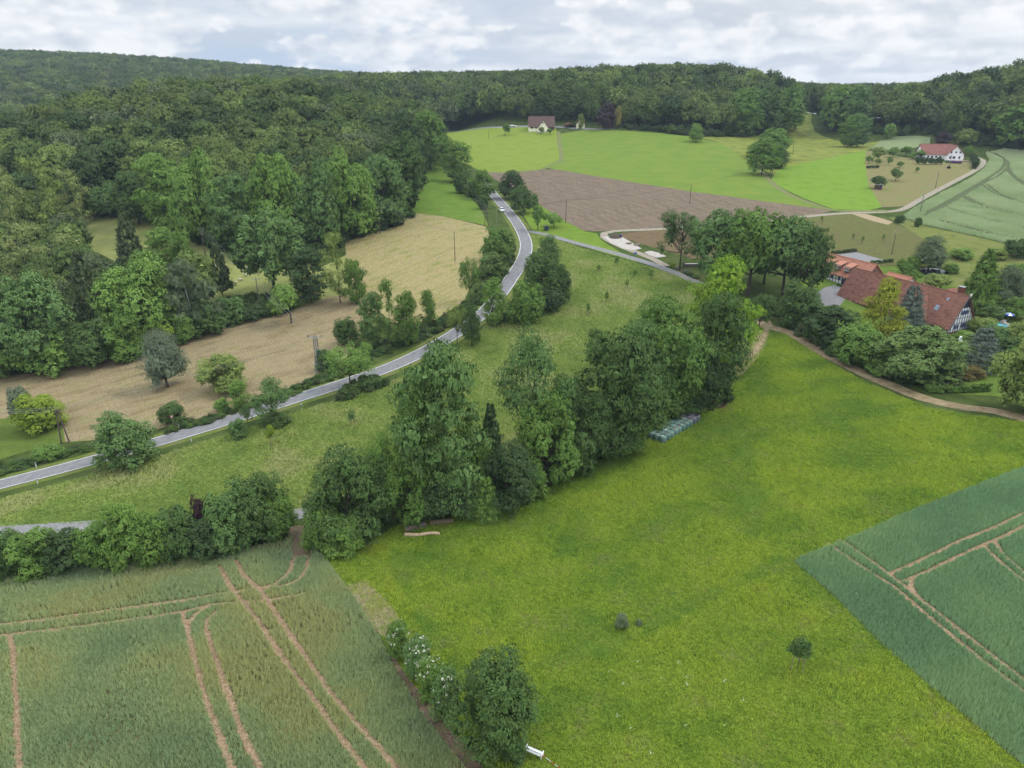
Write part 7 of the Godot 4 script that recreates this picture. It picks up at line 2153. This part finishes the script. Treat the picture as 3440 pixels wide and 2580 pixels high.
	sheet("gate_mud", [poly_of([-32.7, -88.8, -29.6, -88.8, -28.2, -84.1, -27.1, -80.5, -28.1, -79.0, -31.2, -80.2, -31.9, -84.1])], 0.05, field("gate_earth", [lin(0.15, 0.105, 0.07), lin(0.22, 0.165, 0.11), lin(0.17, 0.17, 0.07)], 7.0), "muddy rutted gateway between hedge and broad dark tree", "earth")
	sheet("flower_bed", [poly_of([53.1, -220.3, 54.6, -222.0, 56.8, -217.6, 57.8, -212.1, 56.1, -211.7, 54.3, -215.9])], 0.05, field("earth", [], 8.0), "dark flower bed by the stone wall", "flower bed")
	sheet("pasture_edge", ribbon(smooth_line(poly_of([31.5, -511.9, 30.5, -484.3, 27.9, -421.3, 21.4, -407.0, 14.6, -395.1, 1.0, -395.9, -16.0, -399.0])), 1.3), 0.06, field("edge_grass", [lin(0.15, 0.18, 0.06), lin(0.25, 0.26, 0.12)], 9.0), "strip of long pale grass between the two fields below the cream house", "grass strip")
	sheet("pasture_edge", ribbon(smooth_line(poly_of([126.8, -378.4, 122.8, -350.2, 120.4, -322.1, 122.7, -300.9, 127.5, -286.6, 139.3, -288.1, 151.6, -292.3])), 1.6), 0.065, field("edge_grass", [], 9.0), "strip of long grass along the foot of the big green field", "grass strip")
	sheet("mown_strip", [poly_of([132.6, -281.3, 138.8, -282.9, 141.7, -275.5, 143.2, -269.5, 138.8, -264.6, 135.6, -270.0, 133.4, -276.9])], 0.06, field("straw", [lin(0.36, 0.28, 0.17), lin(0.44, 0.35, 0.22)], 9.0), "straw coloured mown strip at the lane fork below the pale crop", "mown strip")
	car("white car driving down the country road", -4.2, -298.4, 0.17, 0.08)
	car("white car parked on the lane left of the cream house", 0.3, -528.4, 1.45, 0.07)
	var pole_a := pole("double-legged wooden pole beside the yellow-green tree at the left edge", -86.2, -122.2, 7.2, "frame", 0.2, "utility poles across the valley")
	var pole_b := pole("single wooden pole with wide crossarm on the scrub bank", -71.1, -193.2, 9.6, "cross", 0.5, "utility poles across the valley")
	var pole_c := pole("wooden pole with two crossarms above the weeping birch", -98.7, -226.8, 11.9, "double", 0.4, "utility poles across the valley")
	var pole_d := pole("tall wooden pole at the wood edge above the upper hay field", -47.1, -255.2, 11.0, "plain", 0, "utility poles across the valley")
	var pole_e := pole("wooden pole standing in the upper hay field", -18.4, -227.1, 9.5, "plain", 0, "utility poles across the valley")
	var pole_f := pole("double-legged pole at the corner of the green strip", -9.7, -271.6, 7.1, "frame", 0.1, "utility poles across the valley")
	var pole_g := pole("slim grey street lamp reaching over the road near the car", -5.8, -272.5, 8.6, "lamp", 0.2, "")
	var pole_h := pole("pole by the dark bushes of the upper road", -19.5, -321.6, 8.3, "plain", 0, "utility poles across the valley")
	var pole_h2 := pole("pole at the top of the green strip", -30.4, -391.6, 5.2, "plain", 0, "utility poles across the valley")
	var pole_i := pole("wooden pole with flat crossarm at the ploughed field edge", 20.8, -278.0, 8.8, "cross", 0.3, "utility poles across the valley")
	var pole_j := pole("pole by the lane left of the cream house", -6.6, -537.2, 3.5, "plain", 0, "utility poles across the valley")
	var pole_k := pole("pole in the pasture left of the small round tree", -15.5, -501.5, 5.0, "plain", 0, "utility poles across the valley")
	var pole_l := pole("pole at the left end of the cream house pasture", -30.1, -465.1, 3.6, "plain", 0, "utility poles across the valley")
	var pole_m := pole("pole in front of the white house gable", 235.6, -398.4, 7.3, "plain", 0, "utility poles across the valley")
	var pole_n := pole("pole in the middle of the orchard meadow", 198.0, -341.9, 7.1, "plain", 0, "utility poles across the valley")
	var pole_o := pole("pole where lane and pale cereal field meet", 163.8, -289.6, 7.2, "plain", 0, "utility poles across the valley")
	var pole_p := pole("thin pole in the middle of the ploughed field", 73.4, -299.6, 8.0, "plain", 0, "utility poles across the valley")
	var pole_q := pole("double-legged pole in front of the tree clump", 127.3, -361.8, 6.5, "frame", 0.1, "utility poles across the valley")
	var pole_r := pole("pole on the sunny valley pasture", 163.5, -433.5, 8.2, "plain", 0, "utility poles across the valley")
	var pole_s := pole("leaning pole behind the riding arena", 123.5, -229.5, 6.5, "plain", 0, "utility poles across the valley")
	lattice_tower(-44.5, -152.1, 8.4)
	var tower_top := Vector3(-44.5, 8.3, -152.1)
	wires("power line from the lattice tower to the pole on the scrub bank", tower_top, pole_b, 0.9, 1.2)
	wires("power line between the scrub bank pole and the double crossarm pole", pole_b, pole_c, 0.9, 1.2)
	wires("power line crossing the lower hay field in front of the grey tree", pole_a, tower_top, 0.9, 1.2)
	wires("power line leaving the left picture edge", pole_a, Vector3(-140.0, 6.0, -118.0), 0.9, 1.2)
	wires("power line over the upper hay field", pole_d, pole_e, 0.9, 1.2)
	wires("power line from the hay field pole to the green strip corner", pole_e, pole_f, 0.9, 1.2)
	wires("power line along the upper road", pole_f, pole_h, 0.9, 1.2)
	wires("power line along the wood edge", pole_c, pole_d, 0.9, 1.2)
	wires("power line crossing the road to the ploughed field", pole_f, pole_i, 0.9, 1.2)
	wires("power line over the ploughed field", pole_i, pole_p, 0.9, 1.2)
	wires("power line from the ploughed field to the tree clump", pole_p, pole_q, 0.9, 1.2)
	wires("power line behind the farm", pole_s, pole_o, 0.9, 1.2)
	wires("power line over the orchard lane", pole_o, pole_n, 0.9, 1.2)
	wires("power line to the white house", pole_n, pole_m, 0.9, 1.2)
	marker_post("white marker post on the upper verge at the left end of the road", -86.0, -112.8)
	marker_post("white marker post on the near verge at the left end of the road", -81.8, -106.5)
	marker_post("white marker post just right of the triangular sign", -65.4, -125.5)
	marker_post("white marker post on the near verge below the triangular sign", -60.6, -119.8)
	marker_post("white marker post on the near verge right of the loose roadside tree", -43.6, -134.1)
	marker_post("white marker post on the upper verge above the long hedge", -21.4, -170.9)
	marker_post("white marker post on the near verge by the dark roadside hedge", -27.7, -151.1)
	marker_post("white marker post under the two-tone roadside trees", -15.3, -168.7)
	triangle_sign(-66.7, -126.0, 0.9)
	var blue_sign := thing("blue_sign", "small blue sign on a post in the grass by the drive junction", "sign", on(40.9, -234.2), 0.2)
	part("post", boxm(Vector3(0, 0.6, 0), Vector3(0.08, 1.3, 0.08)), mats["galvanised"], blue_sign)
	part("sign_board", boxm(Vector3(0, 1.35, 0.03), Vector3(1.0, 0.6, 0.04)), mat("sign_blue", lin(0.04, 0.12, 0.45), 0.5), blue_sign)
	bale("wrapped pale green silage bale, first from the left in the meadow-side row", "wrapped silage bales by the stream wood", 27.21, -114.34, mats["film_green2"], lin(0.75, 0.73, 0.66), 2.8)
	bale("wrapped pale green silage bale, second from the left in the meadow-side row", "wrapped silage bales by the stream wood", 28.12, -115.24, mats["film_green"], lin(0.35, 0.2, 0.1), 3.3)
	bale("wrapped pale green silage bale, third from the left in the meadow-side row", "wrapped silage bales by the stream wood", 28.95, -116.12, mats["film_green2"], Color(0, 0, 0, 0), 2.9)
	bale("wrapped pale green silage bale, fourth from the left in the meadow-side row", "wrapped silage bales by the stream wood", 29.88, -117.09, mats["film_green2"], lin(0.5, 0.12, 0.08), 2.3)
	bale("wrapped pale green silage bale, fifth from the left in the meadow-side row", "wrapped silage bales by the stream wood", 30.68, -117.92, mats["film_green2"], lin(0.5, 0.12, 0.08), 0.3)
	bale("wrapped pale green silage bale, sixth from the left in the meadow-side row", "wrapped silage bales by the stream wood", 31.65, -118.81, mats["film_green"], lin(0.75, 0.73, 0.66), 3.6)
	bale("wrapped pale green silage bale, seventh from the left in the meadow-side row", "wrapped silage bales by the stream wood", 32.54, -119.76, mats["film_green"], lin(0.35, 0.2, 0.1), 4.4)
	bale("wrapped pale green silage bale, eighth from the left in the meadow-side row", "wrapped silage bales by the stream wood", 33.37, -120.59, mats["film_green"], lin(0.5, 0.12, 0.08), 0.6)
	bale("wrapped pale green silage bale, first from the left in the middle row", "wrapped silage bales by the stream wood", 26.39, -115.34, mats["film_green2"], lin(0.35, 0.2, 0.1), 5.1)
	bale("wrapped pale green silage bale, second from the left in the middle row", "wrapped silage bales by the stream wood", 27.30, -116.16, mats["film_green"], Color(0, 0, 0, 0), 3.2)
	bale("wrapped pale green silage bale, third from the left in the middle row", "wrapped silage bales by the stream wood", 28.17, -117.14, mats["film_green2"], lin(0.75, 0.73, 0.66), 5.5)
	bale("wrapped pale green silage bale, fourth from the left in the middle row", "wrapped silage bales by the stream wood", 29.00, -118.03, mats["film_green2"], Color(0, 0, 0, 0), 4.2)
	bale("wrapped pale green silage bale, fifth from the left in the middle row", "wrapped silage bales by the stream wood", 29.96, -118.93, mats["film_green2"], Color(0, 0, 0, 0), 3.4)
	bale("wrapped pale green silage bale, sixth from the left in the middle row", "wrapped silage bales by the stream wood", 30.84, -119.84, mats["film_green"], Color(0, 0, 0, 0), 1.7)
	bale("wrapped pale green silage bale, seventh from the left in the middle row", "wrapped silage bales by the stream wood", 31.63, -120.66, mats["film_green"], lin(0.35, 0.2, 0.1), 2.1)
	bale("wrapped pale green silage bale, eighth from the left in the middle row", "wrapped silage bales by the stream wood", 32.51, -121.56, mats["film_green"], lin(0.5, 0.12, 0.08), 2.6)
	bale("wrapped pale green silage bale, first from the left in the tree-side row", "wrapped silage bales by the stream wood", 25.62, -116.30, mats["film_green2"], Color(0, 0, 0, 0), 4.6)
	bale("wrapped pale green silage bale, second from the left in the tree-side row", "wrapped silage bales by the stream wood", 26.49, -117.15, mats["film_green"], Color(0, 0, 0, 0), 3.0)
	bale("wrapped pale green silage bale, third from the left in the tree-side row", "wrapped silage bales by the stream wood", 27.44, -118.08, mats["film_green"], lin(0.5, 0.12, 0.08), 3.6)
	bale("wrapped pale green silage bale, fourth from the left in the tree-side row", "wrapped silage bales by the stream wood", 28.20, -119.00, mats["film_green"], lin(0.35, 0.2, 0.1), 3.7)
	bale("wrapped pale green silage bale, fifth from the left in the tree-side row", "wrapped silage bales by the stream wood", 29.09, -119.91, mats["film_green"], lin(0.75, 0.73, 0.66), 2.2)
	bale("wrapped pale green silage bale, sixth from the left in the tree-side row", "wrapped silage bales by the stream wood", 29.97, -120.72, mats["film_green"], lin(0.35, 0.2, 0.1), 5.2)
	bale("wrapped pale green silage bale, seventh from the left in the tree-side row", "wrapped silage bales by the stream wood", 30.87, -121.61, mats["film_green"], Color(0, 0, 0, 0), 3.7)
	bale("wrapped pale green silage bale, eighth from the left in the tree-side row", "wrapped silage bales by the stream wood", 31.81, -122.56, mats["film_green2"], lin(0.35, 0.2, 0.1), 4.3)
	bale("dark grey wrapped bale at the right end of the pale bales, inner column, meadow-side row", "dark wrapped bales beside the pale ones", 34.32, -121.64, mats["film_dark"], Color(0, 0, 0, 0), 1.4)
	bale("dark grey wrapped bale at the right end of the pale bales, outer column, meadow-side row", "dark wrapped bales beside the pale ones", 35.20, -122.54, mats["film_dark"], Color(0, 0, 0, 0), 1.8)
	tyre_on("old black tyre lying on the dark wrapped bale of the outer column, meadow-side row", on(35.20, -122.54, 1.2))
	bale("dark grey wrapped bale at the right end of the pale bales, inner column, middle row", "dark wrapped bales beside the pale ones", 33.46, -122.48, mats["film_dark"], Color(0, 0, 0, 0), 5.9)
	tyre_on("old black tyre lying on the dark wrapped bale of the inner column, middle row", on(33.46, -122.48, 1.2))
	bale("dark grey wrapped bale at the right end of the pale bales, outer column, middle row", "dark wrapped bales beside the pale ones", 34.34, -123.38, mats["film_dark"], Color(0, 0, 0, 0), 3.1)
	tyre_on("old black tyre lying on the dark wrapped bale of the outer column, middle row", on(34.34, -123.38, 1.2))
	bale("dark grey wrapped bale at the right end of the pale bales, inner column, tree-side row", "dark wrapped bales beside the pale ones", 32.60, -123.31, mats["film_dark"], Color(0, 0, 0, 0), 3.3)
	bale("dark grey wrapped bale at the right end of the pale bales, outer column, tree-side row", "dark wrapped bales beside the pale ones", 33.48, -124.21, mats["film_dark"], Color(0, 0, 0, 0), 0.1)
	tyre_on("old black tyre lying on the dark wrapped bale of the outer column, tree-side row", on(33.48, -124.21, 1.2))
	log_piece("log", "thick grey-brown log lying left at the meadow edge", Vector3(-15.50, 1.00, -87.00), Vector3(-12.70, 0.97, -88.30), 0.52, mats["log_bark"], mats["cut_wood"], 0, "")
	log_piece("log", "thick mossy broken log lying right of the grey-brown one", Vector3(-12.10, 0.89, -88.80), Vector3(-8.80, 0.92, -89.20), 0.45, mats["log_moss"], mats["cut_wood"], 0, "")
	log_piece("log", "long pale barkless curved log lying in front of the thick ones", Vector3(-15.40, 0.87, -85.80), Vector3(-10.40, 0.94, -85.80), 0.27, mats["log_bare"], mats["cut_wood"], 0.25, "")
	log_piece("stacked_log", "lowest log of the left pile on the gravel strip", Vector3(40.40, 9.67, -248.90), Vector3(42.00, 9.78, -249.70), 0.2, mats["log_bark"], mats["cut_wood"], 0.1, "logs piled on the gravel strip")
	log_piece("stacked_log", "second log of the left pile on the gravel strip", Vector3(40.50, 9.67, -248.50), Vector3(42.10, 9.79, -249.30), 0.24, mats["log_bark"], mats["cut_wood"], 0.1, "logs piled on the gravel strip")
	log_piece("stacked_log", "third log of the left pile on the gravel strip", Vector3(40.50, 9.71, -248.60), Vector3(42.10, 9.82, -249.40), 0.28, mats["log_bark"], mats["cut_wood"], 0.1, "logs piled on the gravel strip")
	log_piece("stacked_log", "topmost log of the left pile on the gravel strip", Vector3(39.90, 9.70, -249.40), Vector3(41.50, 9.82, -250.20), 0.2, mats["log_bark"], mats["cut_wood"], 0.1, "logs piled on the gravel strip")
	log_piece("stacked_log", "lowest log of the right pile on the gravel strip", Vector3(43.30, 9.55, -246.70), Vector3(44.90, 9.67, -247.40), 0.24, mats["log_bark"], mats["cut_wood"], 0.1, "logs piled on the gravel strip")
	log_piece("stacked_log", "second log of the right pile on the gravel strip", Vector3(43.40, 9.67, -247.50), Vector3(45.00, 9.79, -248.30), 0.28, mats["log_bark"], mats["cut_wood"], 0.1, "logs piled on the gravel strip")
	log_piece("stacked_log", "third log of the right pile on the gravel strip", Vector3(42.90, 9.57, -247.30), Vector3(44.50, 9.69, -248.10), 0.2, mats["log_bark"], mats["cut_wood"], 0.1, "logs piled on the gravel strip")
	log_piece("stacked_log", "fourth log of the right pile on the gravel strip", Vector3(42.90, 9.56, -246.80), Vector3(44.50, 9.67, -247.60), 0.24, mats["log_bark"], mats["cut_wood"], 0.1, "logs piled on the gravel strip")
	log_piece("stacked_log", "topmost log of the right pile on the gravel strip", Vector3(42.50, 9.64, -247.40), Vector3(44.10, 9.76, -248.20), 0.28, mats["log_bark"], mats["cut_wood"], 0.1, "logs piled on the gravel strip")
	var flock := sheep_mesh()
	sheep(flock, "sheep grazing apart at the upper left of the flock", -90.5, -230.6, -0.21)
	sheep(flock, "left sheep of the upper huddle", -88.8, -230.5, 3.78)
	sheep(flock, "topmost sheep of the upper huddle", -88.3, -231.1, 0.47)
	sheep(flock, "lower right sheep of the upper huddle", -87.4, -230.4, -0.38)
	sheep(flock, "sheep at the right of the upper huddle", -86.8, -231.4, 3.62)
	sheep(flock, "left sheep of the row of three", -83.9, -222.1, -0.41)
	sheep(flock, "middle sheep of the row of three", -82.6, -221.6, 0.26)
	sheep(flock, "right sheep of the row of three", -80.8, -220.4, 2.68)
	sheep(flock, "sheep alone below the row of three", -83.0, -216.9, -0.60)
	sheep(flock, "sheep alone above the lowest sheep", -83.4, -213.4, 0.62)
	sheep(flock, "lowest sheep, beside the thin ragged conifer", -84.1, -211.4, 2.79)
	sheep(flock, "sheep under the left edge of the big ash", -77.5, -219.8, -0.30)
	sheep(flock, "sheep between the trunks of the big ash", -73.4, -212.0, 0.78)
	sheep(flock, "sheep left of the thin ragged conifer", -94.7, -224.4, 3.72)
	sheep(flock, "sheep by the foot of the double crossarm pole", -96.8, -228.3, -0.19)
	garden_bench(2.00, -46.70, 2.68)
	barrier_tape(smooth_line(poly_of([2.60, -46.30, 3.00, -46.00, 3.50, -45.60, 4.10, -45.00, 4.70, -44.10]), 0.35))
	hedge("clipped garden hedge along the sandy track", poly_of([82.0, -129.5, 85.3, -128.6, 89.9, -128.7, 94.7, -129.2]), 1.5, 1.9, "mid")
	hedge("hedge right of the timbered gable", poly_of([124.3, -184.5, 127.8, -184.5, 132.3, -185.0]), 2, 1.6, "mid2")
	hedge("dark hedge in front of the white house", poly_of([224.1, -411.4, 228.5, -408.5, 238.3, -410.4]), 3, 4.2, "dark2")
	hedge("dark hedge by the bend of the lane at the white house", poly_of([262.2, -423.4, 254.8, -407.3, 245.9, -392.8]), 3.5, 4.2, "dark2")
	hedge("short low hedge at the left corner of the orchard lawn", poly_of([188.5, -392.6, 196.0, -394.9]), 1.6, 1.6, "dark2")
	hedge("dark hedge along the far side of the riding arena", poly_of([104.7, -231.5, 113.8, -233.4]), 1.2, 1.3, "dark2")
	hedge("low hedge along the near side of the riding arena", poly_of([113.1, -221.4, 120.8, -222.5]), 1.2, 1.3, "dark")
	hedge("low hedge along the front of the dormer house", poly_of([96.5, -205.9, 98.6, -201.1]), 0.9, 0.9, "mid")
	hedge("dark roadside hedge on the near verge below the bright ash", poly_of([-35.9, -136.8, -32.9, -140.2, -28.5, -144.2]), 3.4, 2.4, "dark")
	fence_post(4.7, -514.0, 1.5, "fence post below the cream house, first from the left in its row", "fence posts below the cream house")
	fence_post(6.6, -513.4, 1.5, "fence post below the cream house, second from the left in its row", "fence posts below the cream house")
	fence_post(8.8, -513.4, 1.5, "fence post below the cream house, third from the left in its row", "fence posts below the cream house")
	fence_post(10.3, -508.5, 1.5, "fence post below the cream house, fourth from the left in its row", "fence posts below the cream house")
	fence_post(11.9, -507.7, 1.5, "fence post below the cream house, fifth from the left in its row", "fence posts below the cream house")
	fence_post(14.4, -507.9, 1.5, "fence post below the cream house, sixth from the left in its row", "fence posts below the cream house")
	fence_post(16.9, -507.4, 1.5, "fence post below the cream house, seventh from the left in its row", "fence posts below the cream house")
	fence_post(26.1, -504.5, 1.5, "fence post below the cream house, eighth from the left in its row", "fence posts below the cream house")
	fence_post(30.8, -505.6, 1.5, "fence post below the cream house, ninth from the left in its row", "fence posts below the cream house")
	fence_post(35.4, -504.7, 1.5, "fence post below the cream house, tenth from the left in its row", "fence posts below the cream house")
	fence_post(40.1, -504.5, 1.5, "fence post below the cream house, eleventh from the left in its row", "fence posts below the cream house")
	fence_post(44.3, -503.1, 1.5, "fence post below the cream house, twelfth from the left in its row", "fence posts below the cream house")
	fence_post(48.6, -503.0, 1.5, "fence post below the cream house, thirteenth from the left in its row", "fence posts below the cream house")
	fence_post(52.0, -503.3, 1.5, "fence post below the cream house, fourteenth from the left in its row", "fence posts below the cream house")
	fence_post(54.1, -502.7, 1.5, "fence post below the cream house, fifteenth from the left in its row", "fence posts below the cream house")
	fence_post(56.3, -502.7, 1.5, "fence post below the cream house, sixteenth from the left in its row", "fence posts below the cream house")
	fence_post(67.5, -500.7, 2.4, "left one of two pale gate posts by the wood edge", "")
	fence_post(68.7, -500.5, 2.4, "right one of two pale gate posts by the wood edge", "")
	var wall_t := thing("stone_wall", "low stone wall with pale coping beside the old oak", "wall", on(55.2, -223.4), 0.05)
	part("masonry", boxm(Vector3(2.6, 0.45, 0), Vector3(5.6, 1.1, 0.45)), mat("wall_stone", lin(0.13, 0.11, 0.09), 0.95), wall_t)
	part("coping", boxm(Vector3(2.6, 1.05, 0), Vector3(5.8, 0.12, 0.6)), mats["pale_stone"], wall_t)
	part("gate_pillar", boxm(Vector3(-0.6, 0.8, 0), Vector3(0.6, 1.8, 0.6)), mat("wall_stone", Color.WHITE), wall_t)
	lathe([Vector2(0, -0.3), Vector2(0.5, -0.2), Vector2(0.62, 0.3), Vector2(0.45, 0.75), Vector2(0.2, 0.95), Vector2(0, 1.0)], 9)
	single("boulder", built(), mat("wall_stone", Color.WHITE), "dark boulder between clipped ball bush and old oak", "boulder", on(52.1, -221.7))
	lathe([Vector2(0, -0.2), Vector2(2.6, -0.1), Vector2(1.6, 0.8), Vector2(0.6, 1.25), Vector2(0, 1.35)], 11)
	single("soil_heap", built(), mats["heap_soil"], "heap of dark soil at the start of the gravel strip", "soil heap", on(37.4, -257.8))
	lathe([Vector2(0, 0), Vector2(0.5, 0), Vector2(0.62, 0.9), Vector2(0.55, 0.9), Vector2(0.45, 0.15), Vector2(0, 0.15)], 14)
	single("blue_tub", built(), mat("tub_blue", lin(0.03, 0.05, 0.22), 0.4), "dark blue tub right of the soil heap", "tub", on(39.1, -257.1))
	for e in [["closed dark parasol on the garden terrace", 120.6, -203.1], ["second closed parasol at the terrace edge nearer the ridge", 118.9, -201.2]]:
		var pa := thing("parasol", e[0], "parasol", on(e[1], e[2]))
		tube(Vector3.ZERO, Vector3(0, 2.6, 0), 0.03, 0.03, 6)
		part("pole", built(), mats["galvanised"], pa)
		lathe([Vector2(0.1, 1.0), Vector2(0.24, 1.15), Vector2(0.16, 2.1), Vector2(0, 2.55)], 9)
		part("canopy", built(), mat("parasol_dark", lin(0.03, 0.035, 0.045), 0.8), pa)
	var um := thing("blue_parasol", "open blue and white parasol in the right corner of the garden", "parasol", on(127.3, -174.6))
	tube(Vector3.ZERO, Vector3(0, 2.5, 0), 0.03, 0.03, 6)
	part("pole", built(), mats["galvanised"], um)
	for k in 8:
		var a0 := TAU * k / 8.0
		var a1 := TAU * (k + 1) / 8.0
		tri(Vector3(0, 2.6, 0), Vector3(cos(a0) * 1.3, 2.05, sin(a0) * 1.3), Vector3(cos(a1) * 1.3, 2.05, sin(a1) * 1.3))
		part("canopy_panel", built(), mat("sign_blue", Color.WHITE) if k % 2 else mats["bench_white"], um)
	var bh := thing("bird_house", "white bird house on a post in the right corner of the garden", "bird house", on(126.7, -176.1))
	part("post", boxm(Vector3(0, 0.9, 0), Vector3(0.12, 1.8, 0.12)), mats["bench_white"], bh)
	part("box", boxm(Vector3(0, 2.1, 0), Vector3(0.6, 0.7, 0.6)), mats["bench_white"], bh)
	for s in [-1.0, 1.0]:
		box(Vector3(s * 0.24, 2.55, 0), Vector3(0.62, 0.06, 0.8), Basis(Vector3(0, 0, 1), -s * 0.7))
		part("roof", built(), mats["bench_white"], bh)
	lathe([Vector2(1.3, 0), Vector2(1.35, 0.75), Vector2(1.2, 0.75), Vector2(1.15, 0.6), Vector2(0, 0.6)], 20)
	single("paddling_pool", built(), mat("pool_cyan", lin(0.10, 0.45, 0.55), 0.2), "bright turquoise paddling pool in the right corner of the garden", "pool", on(123.5, -171.4))
	lathe([Vector2(0, 0), Vector2(0.45, 0), Vector2(0.4, 0.7), Vector2(0.28, 0.9), Vector2(0.3, 1.15), Vector2(0.0, 1.3)], 12)
	single("garden_urn", built(), mats["bench_white"], "white garden ornament in front of the timbered gable", "ornament", on(109.3, -164.0))
	tube(Vector3.ZERO, Vector3(0, 1.5, 0), 0.05, 0.05, 6)
	lathe([Vector2(0, 1.4), Vector2(0.35, 1.55), Vector2(0.5, 1.9), Vector2(0.35, 2.25), Vector2(0, 2.4)], 12)
	single("garden_globe", built(false, true), mats["pale_green_paint"], "pale round globe on a stalk left of the cream house", "ornament", on(3.2, -522.7))
	plant("ball_bush", "bush", "yellow", 51.2, -223.1, 1.7, 1.9, "clipped ball bush at the corner of the drive", "bush")
	plant("shrub", "bush", "grey", 54.4, -217.6, 1.2, 2, "low greyish shrub left in the flower bed", "bush")
	plant("shrub", "bush", "dark", 55.1, -215.0, 1.3, 2.2, "dark shrub in the middle of the flower bed", "bush")
	plant("shrub", "bush", "mid", 56.2, -212.9, 1.2, 2, "shrub at the right end of the flower bed", "bush")
	plant("shrub", "bush", "white", 125.6, -173.7, 1.2, 1.6, "white blossoming shrub by the bird house", "bush")
	plant("shrub", "bush", "white", 125.1, -171.8, 1.2, 1.7, "white blossoming shrub by the turquoise pool", "bush")
	plant("shrub", "bush", "violet", 246.8, -414.2, 1.5, 3, "violet flowering shrub below the white gable", "bush")
	plant("shrub", "bush", "violet", 249.2, -413.0, 1.4, 3, "violet flowering shrub at the right below the white gable", "bush")
	plant("shrub", "bush", "dark", 244.1, -415.4, 1.5, 2.2, "dark shrub left below the white gable", "bush")
	plant("shrub", "bush", "purple2", 234.2, -396.2, 1.3, 2, "dark purple shrub at the foot of the pole by the white house", "bush")
	plant("shrub", "bush", "mid", 38.6, -259.4, 1, 2, "weeds growing on the soil heap", "bush")
	plant("sapling", "young", "light2", 115.2, -267.0, 2.6, 1.2, "first little sapling from the left in the brownish green field", "sapling", "saplings in the brownish green field")
	plant("sapling", "young", "light2", 111.4, -252.0, 2.6, 1.2, "second little sapling from the left in the brownish green field", "sapling", "saplings in the brownish green field")
	plant("sapling", "young", "light2", 109.9, -244.8, 2.6, 1.2, "third little sapling from the left in the brownish green field", "sapling", "saplings in the brownish green field")
	plant("sapling", "young", "light2", 117.5, -245.1, 2.6, 1.2, "fourth little sapling from the left in the brownish green field", "sapling", "saplings in the brownish green field")
	plant("sapling", "young", "light2", 119.0, -241.4, 2.6, 1.2, "fifth little sapling from the left in the brownish green field", "sapling", "saplings in the brownish green field")
	plant("sapling", "young", "light2", 126.8, -242.8, 2.6, 1.2, "sixth little sapling from the left in the brownish green field", "sapling", "saplings in the brownish green field")
	loft([[0.16, 0.01, 0.05, 0.02, 0.07], [0.08, 0.05, 0.0, 0.05, 0.11], [-0.08, 0.04, 0.02, 0.05, 0.10], [-0.28, 0.02, 0.03, 0.03, 0.05]])
	single("bird", built(false, true), mat("bird_black", lin(0.02, 0.02, 0.02), 0.6), "dark bird perched on the crossarm of the scrub bank pole", "bird", pole_b + Vector3(0.0, 0.15, 0.0), 0.8)
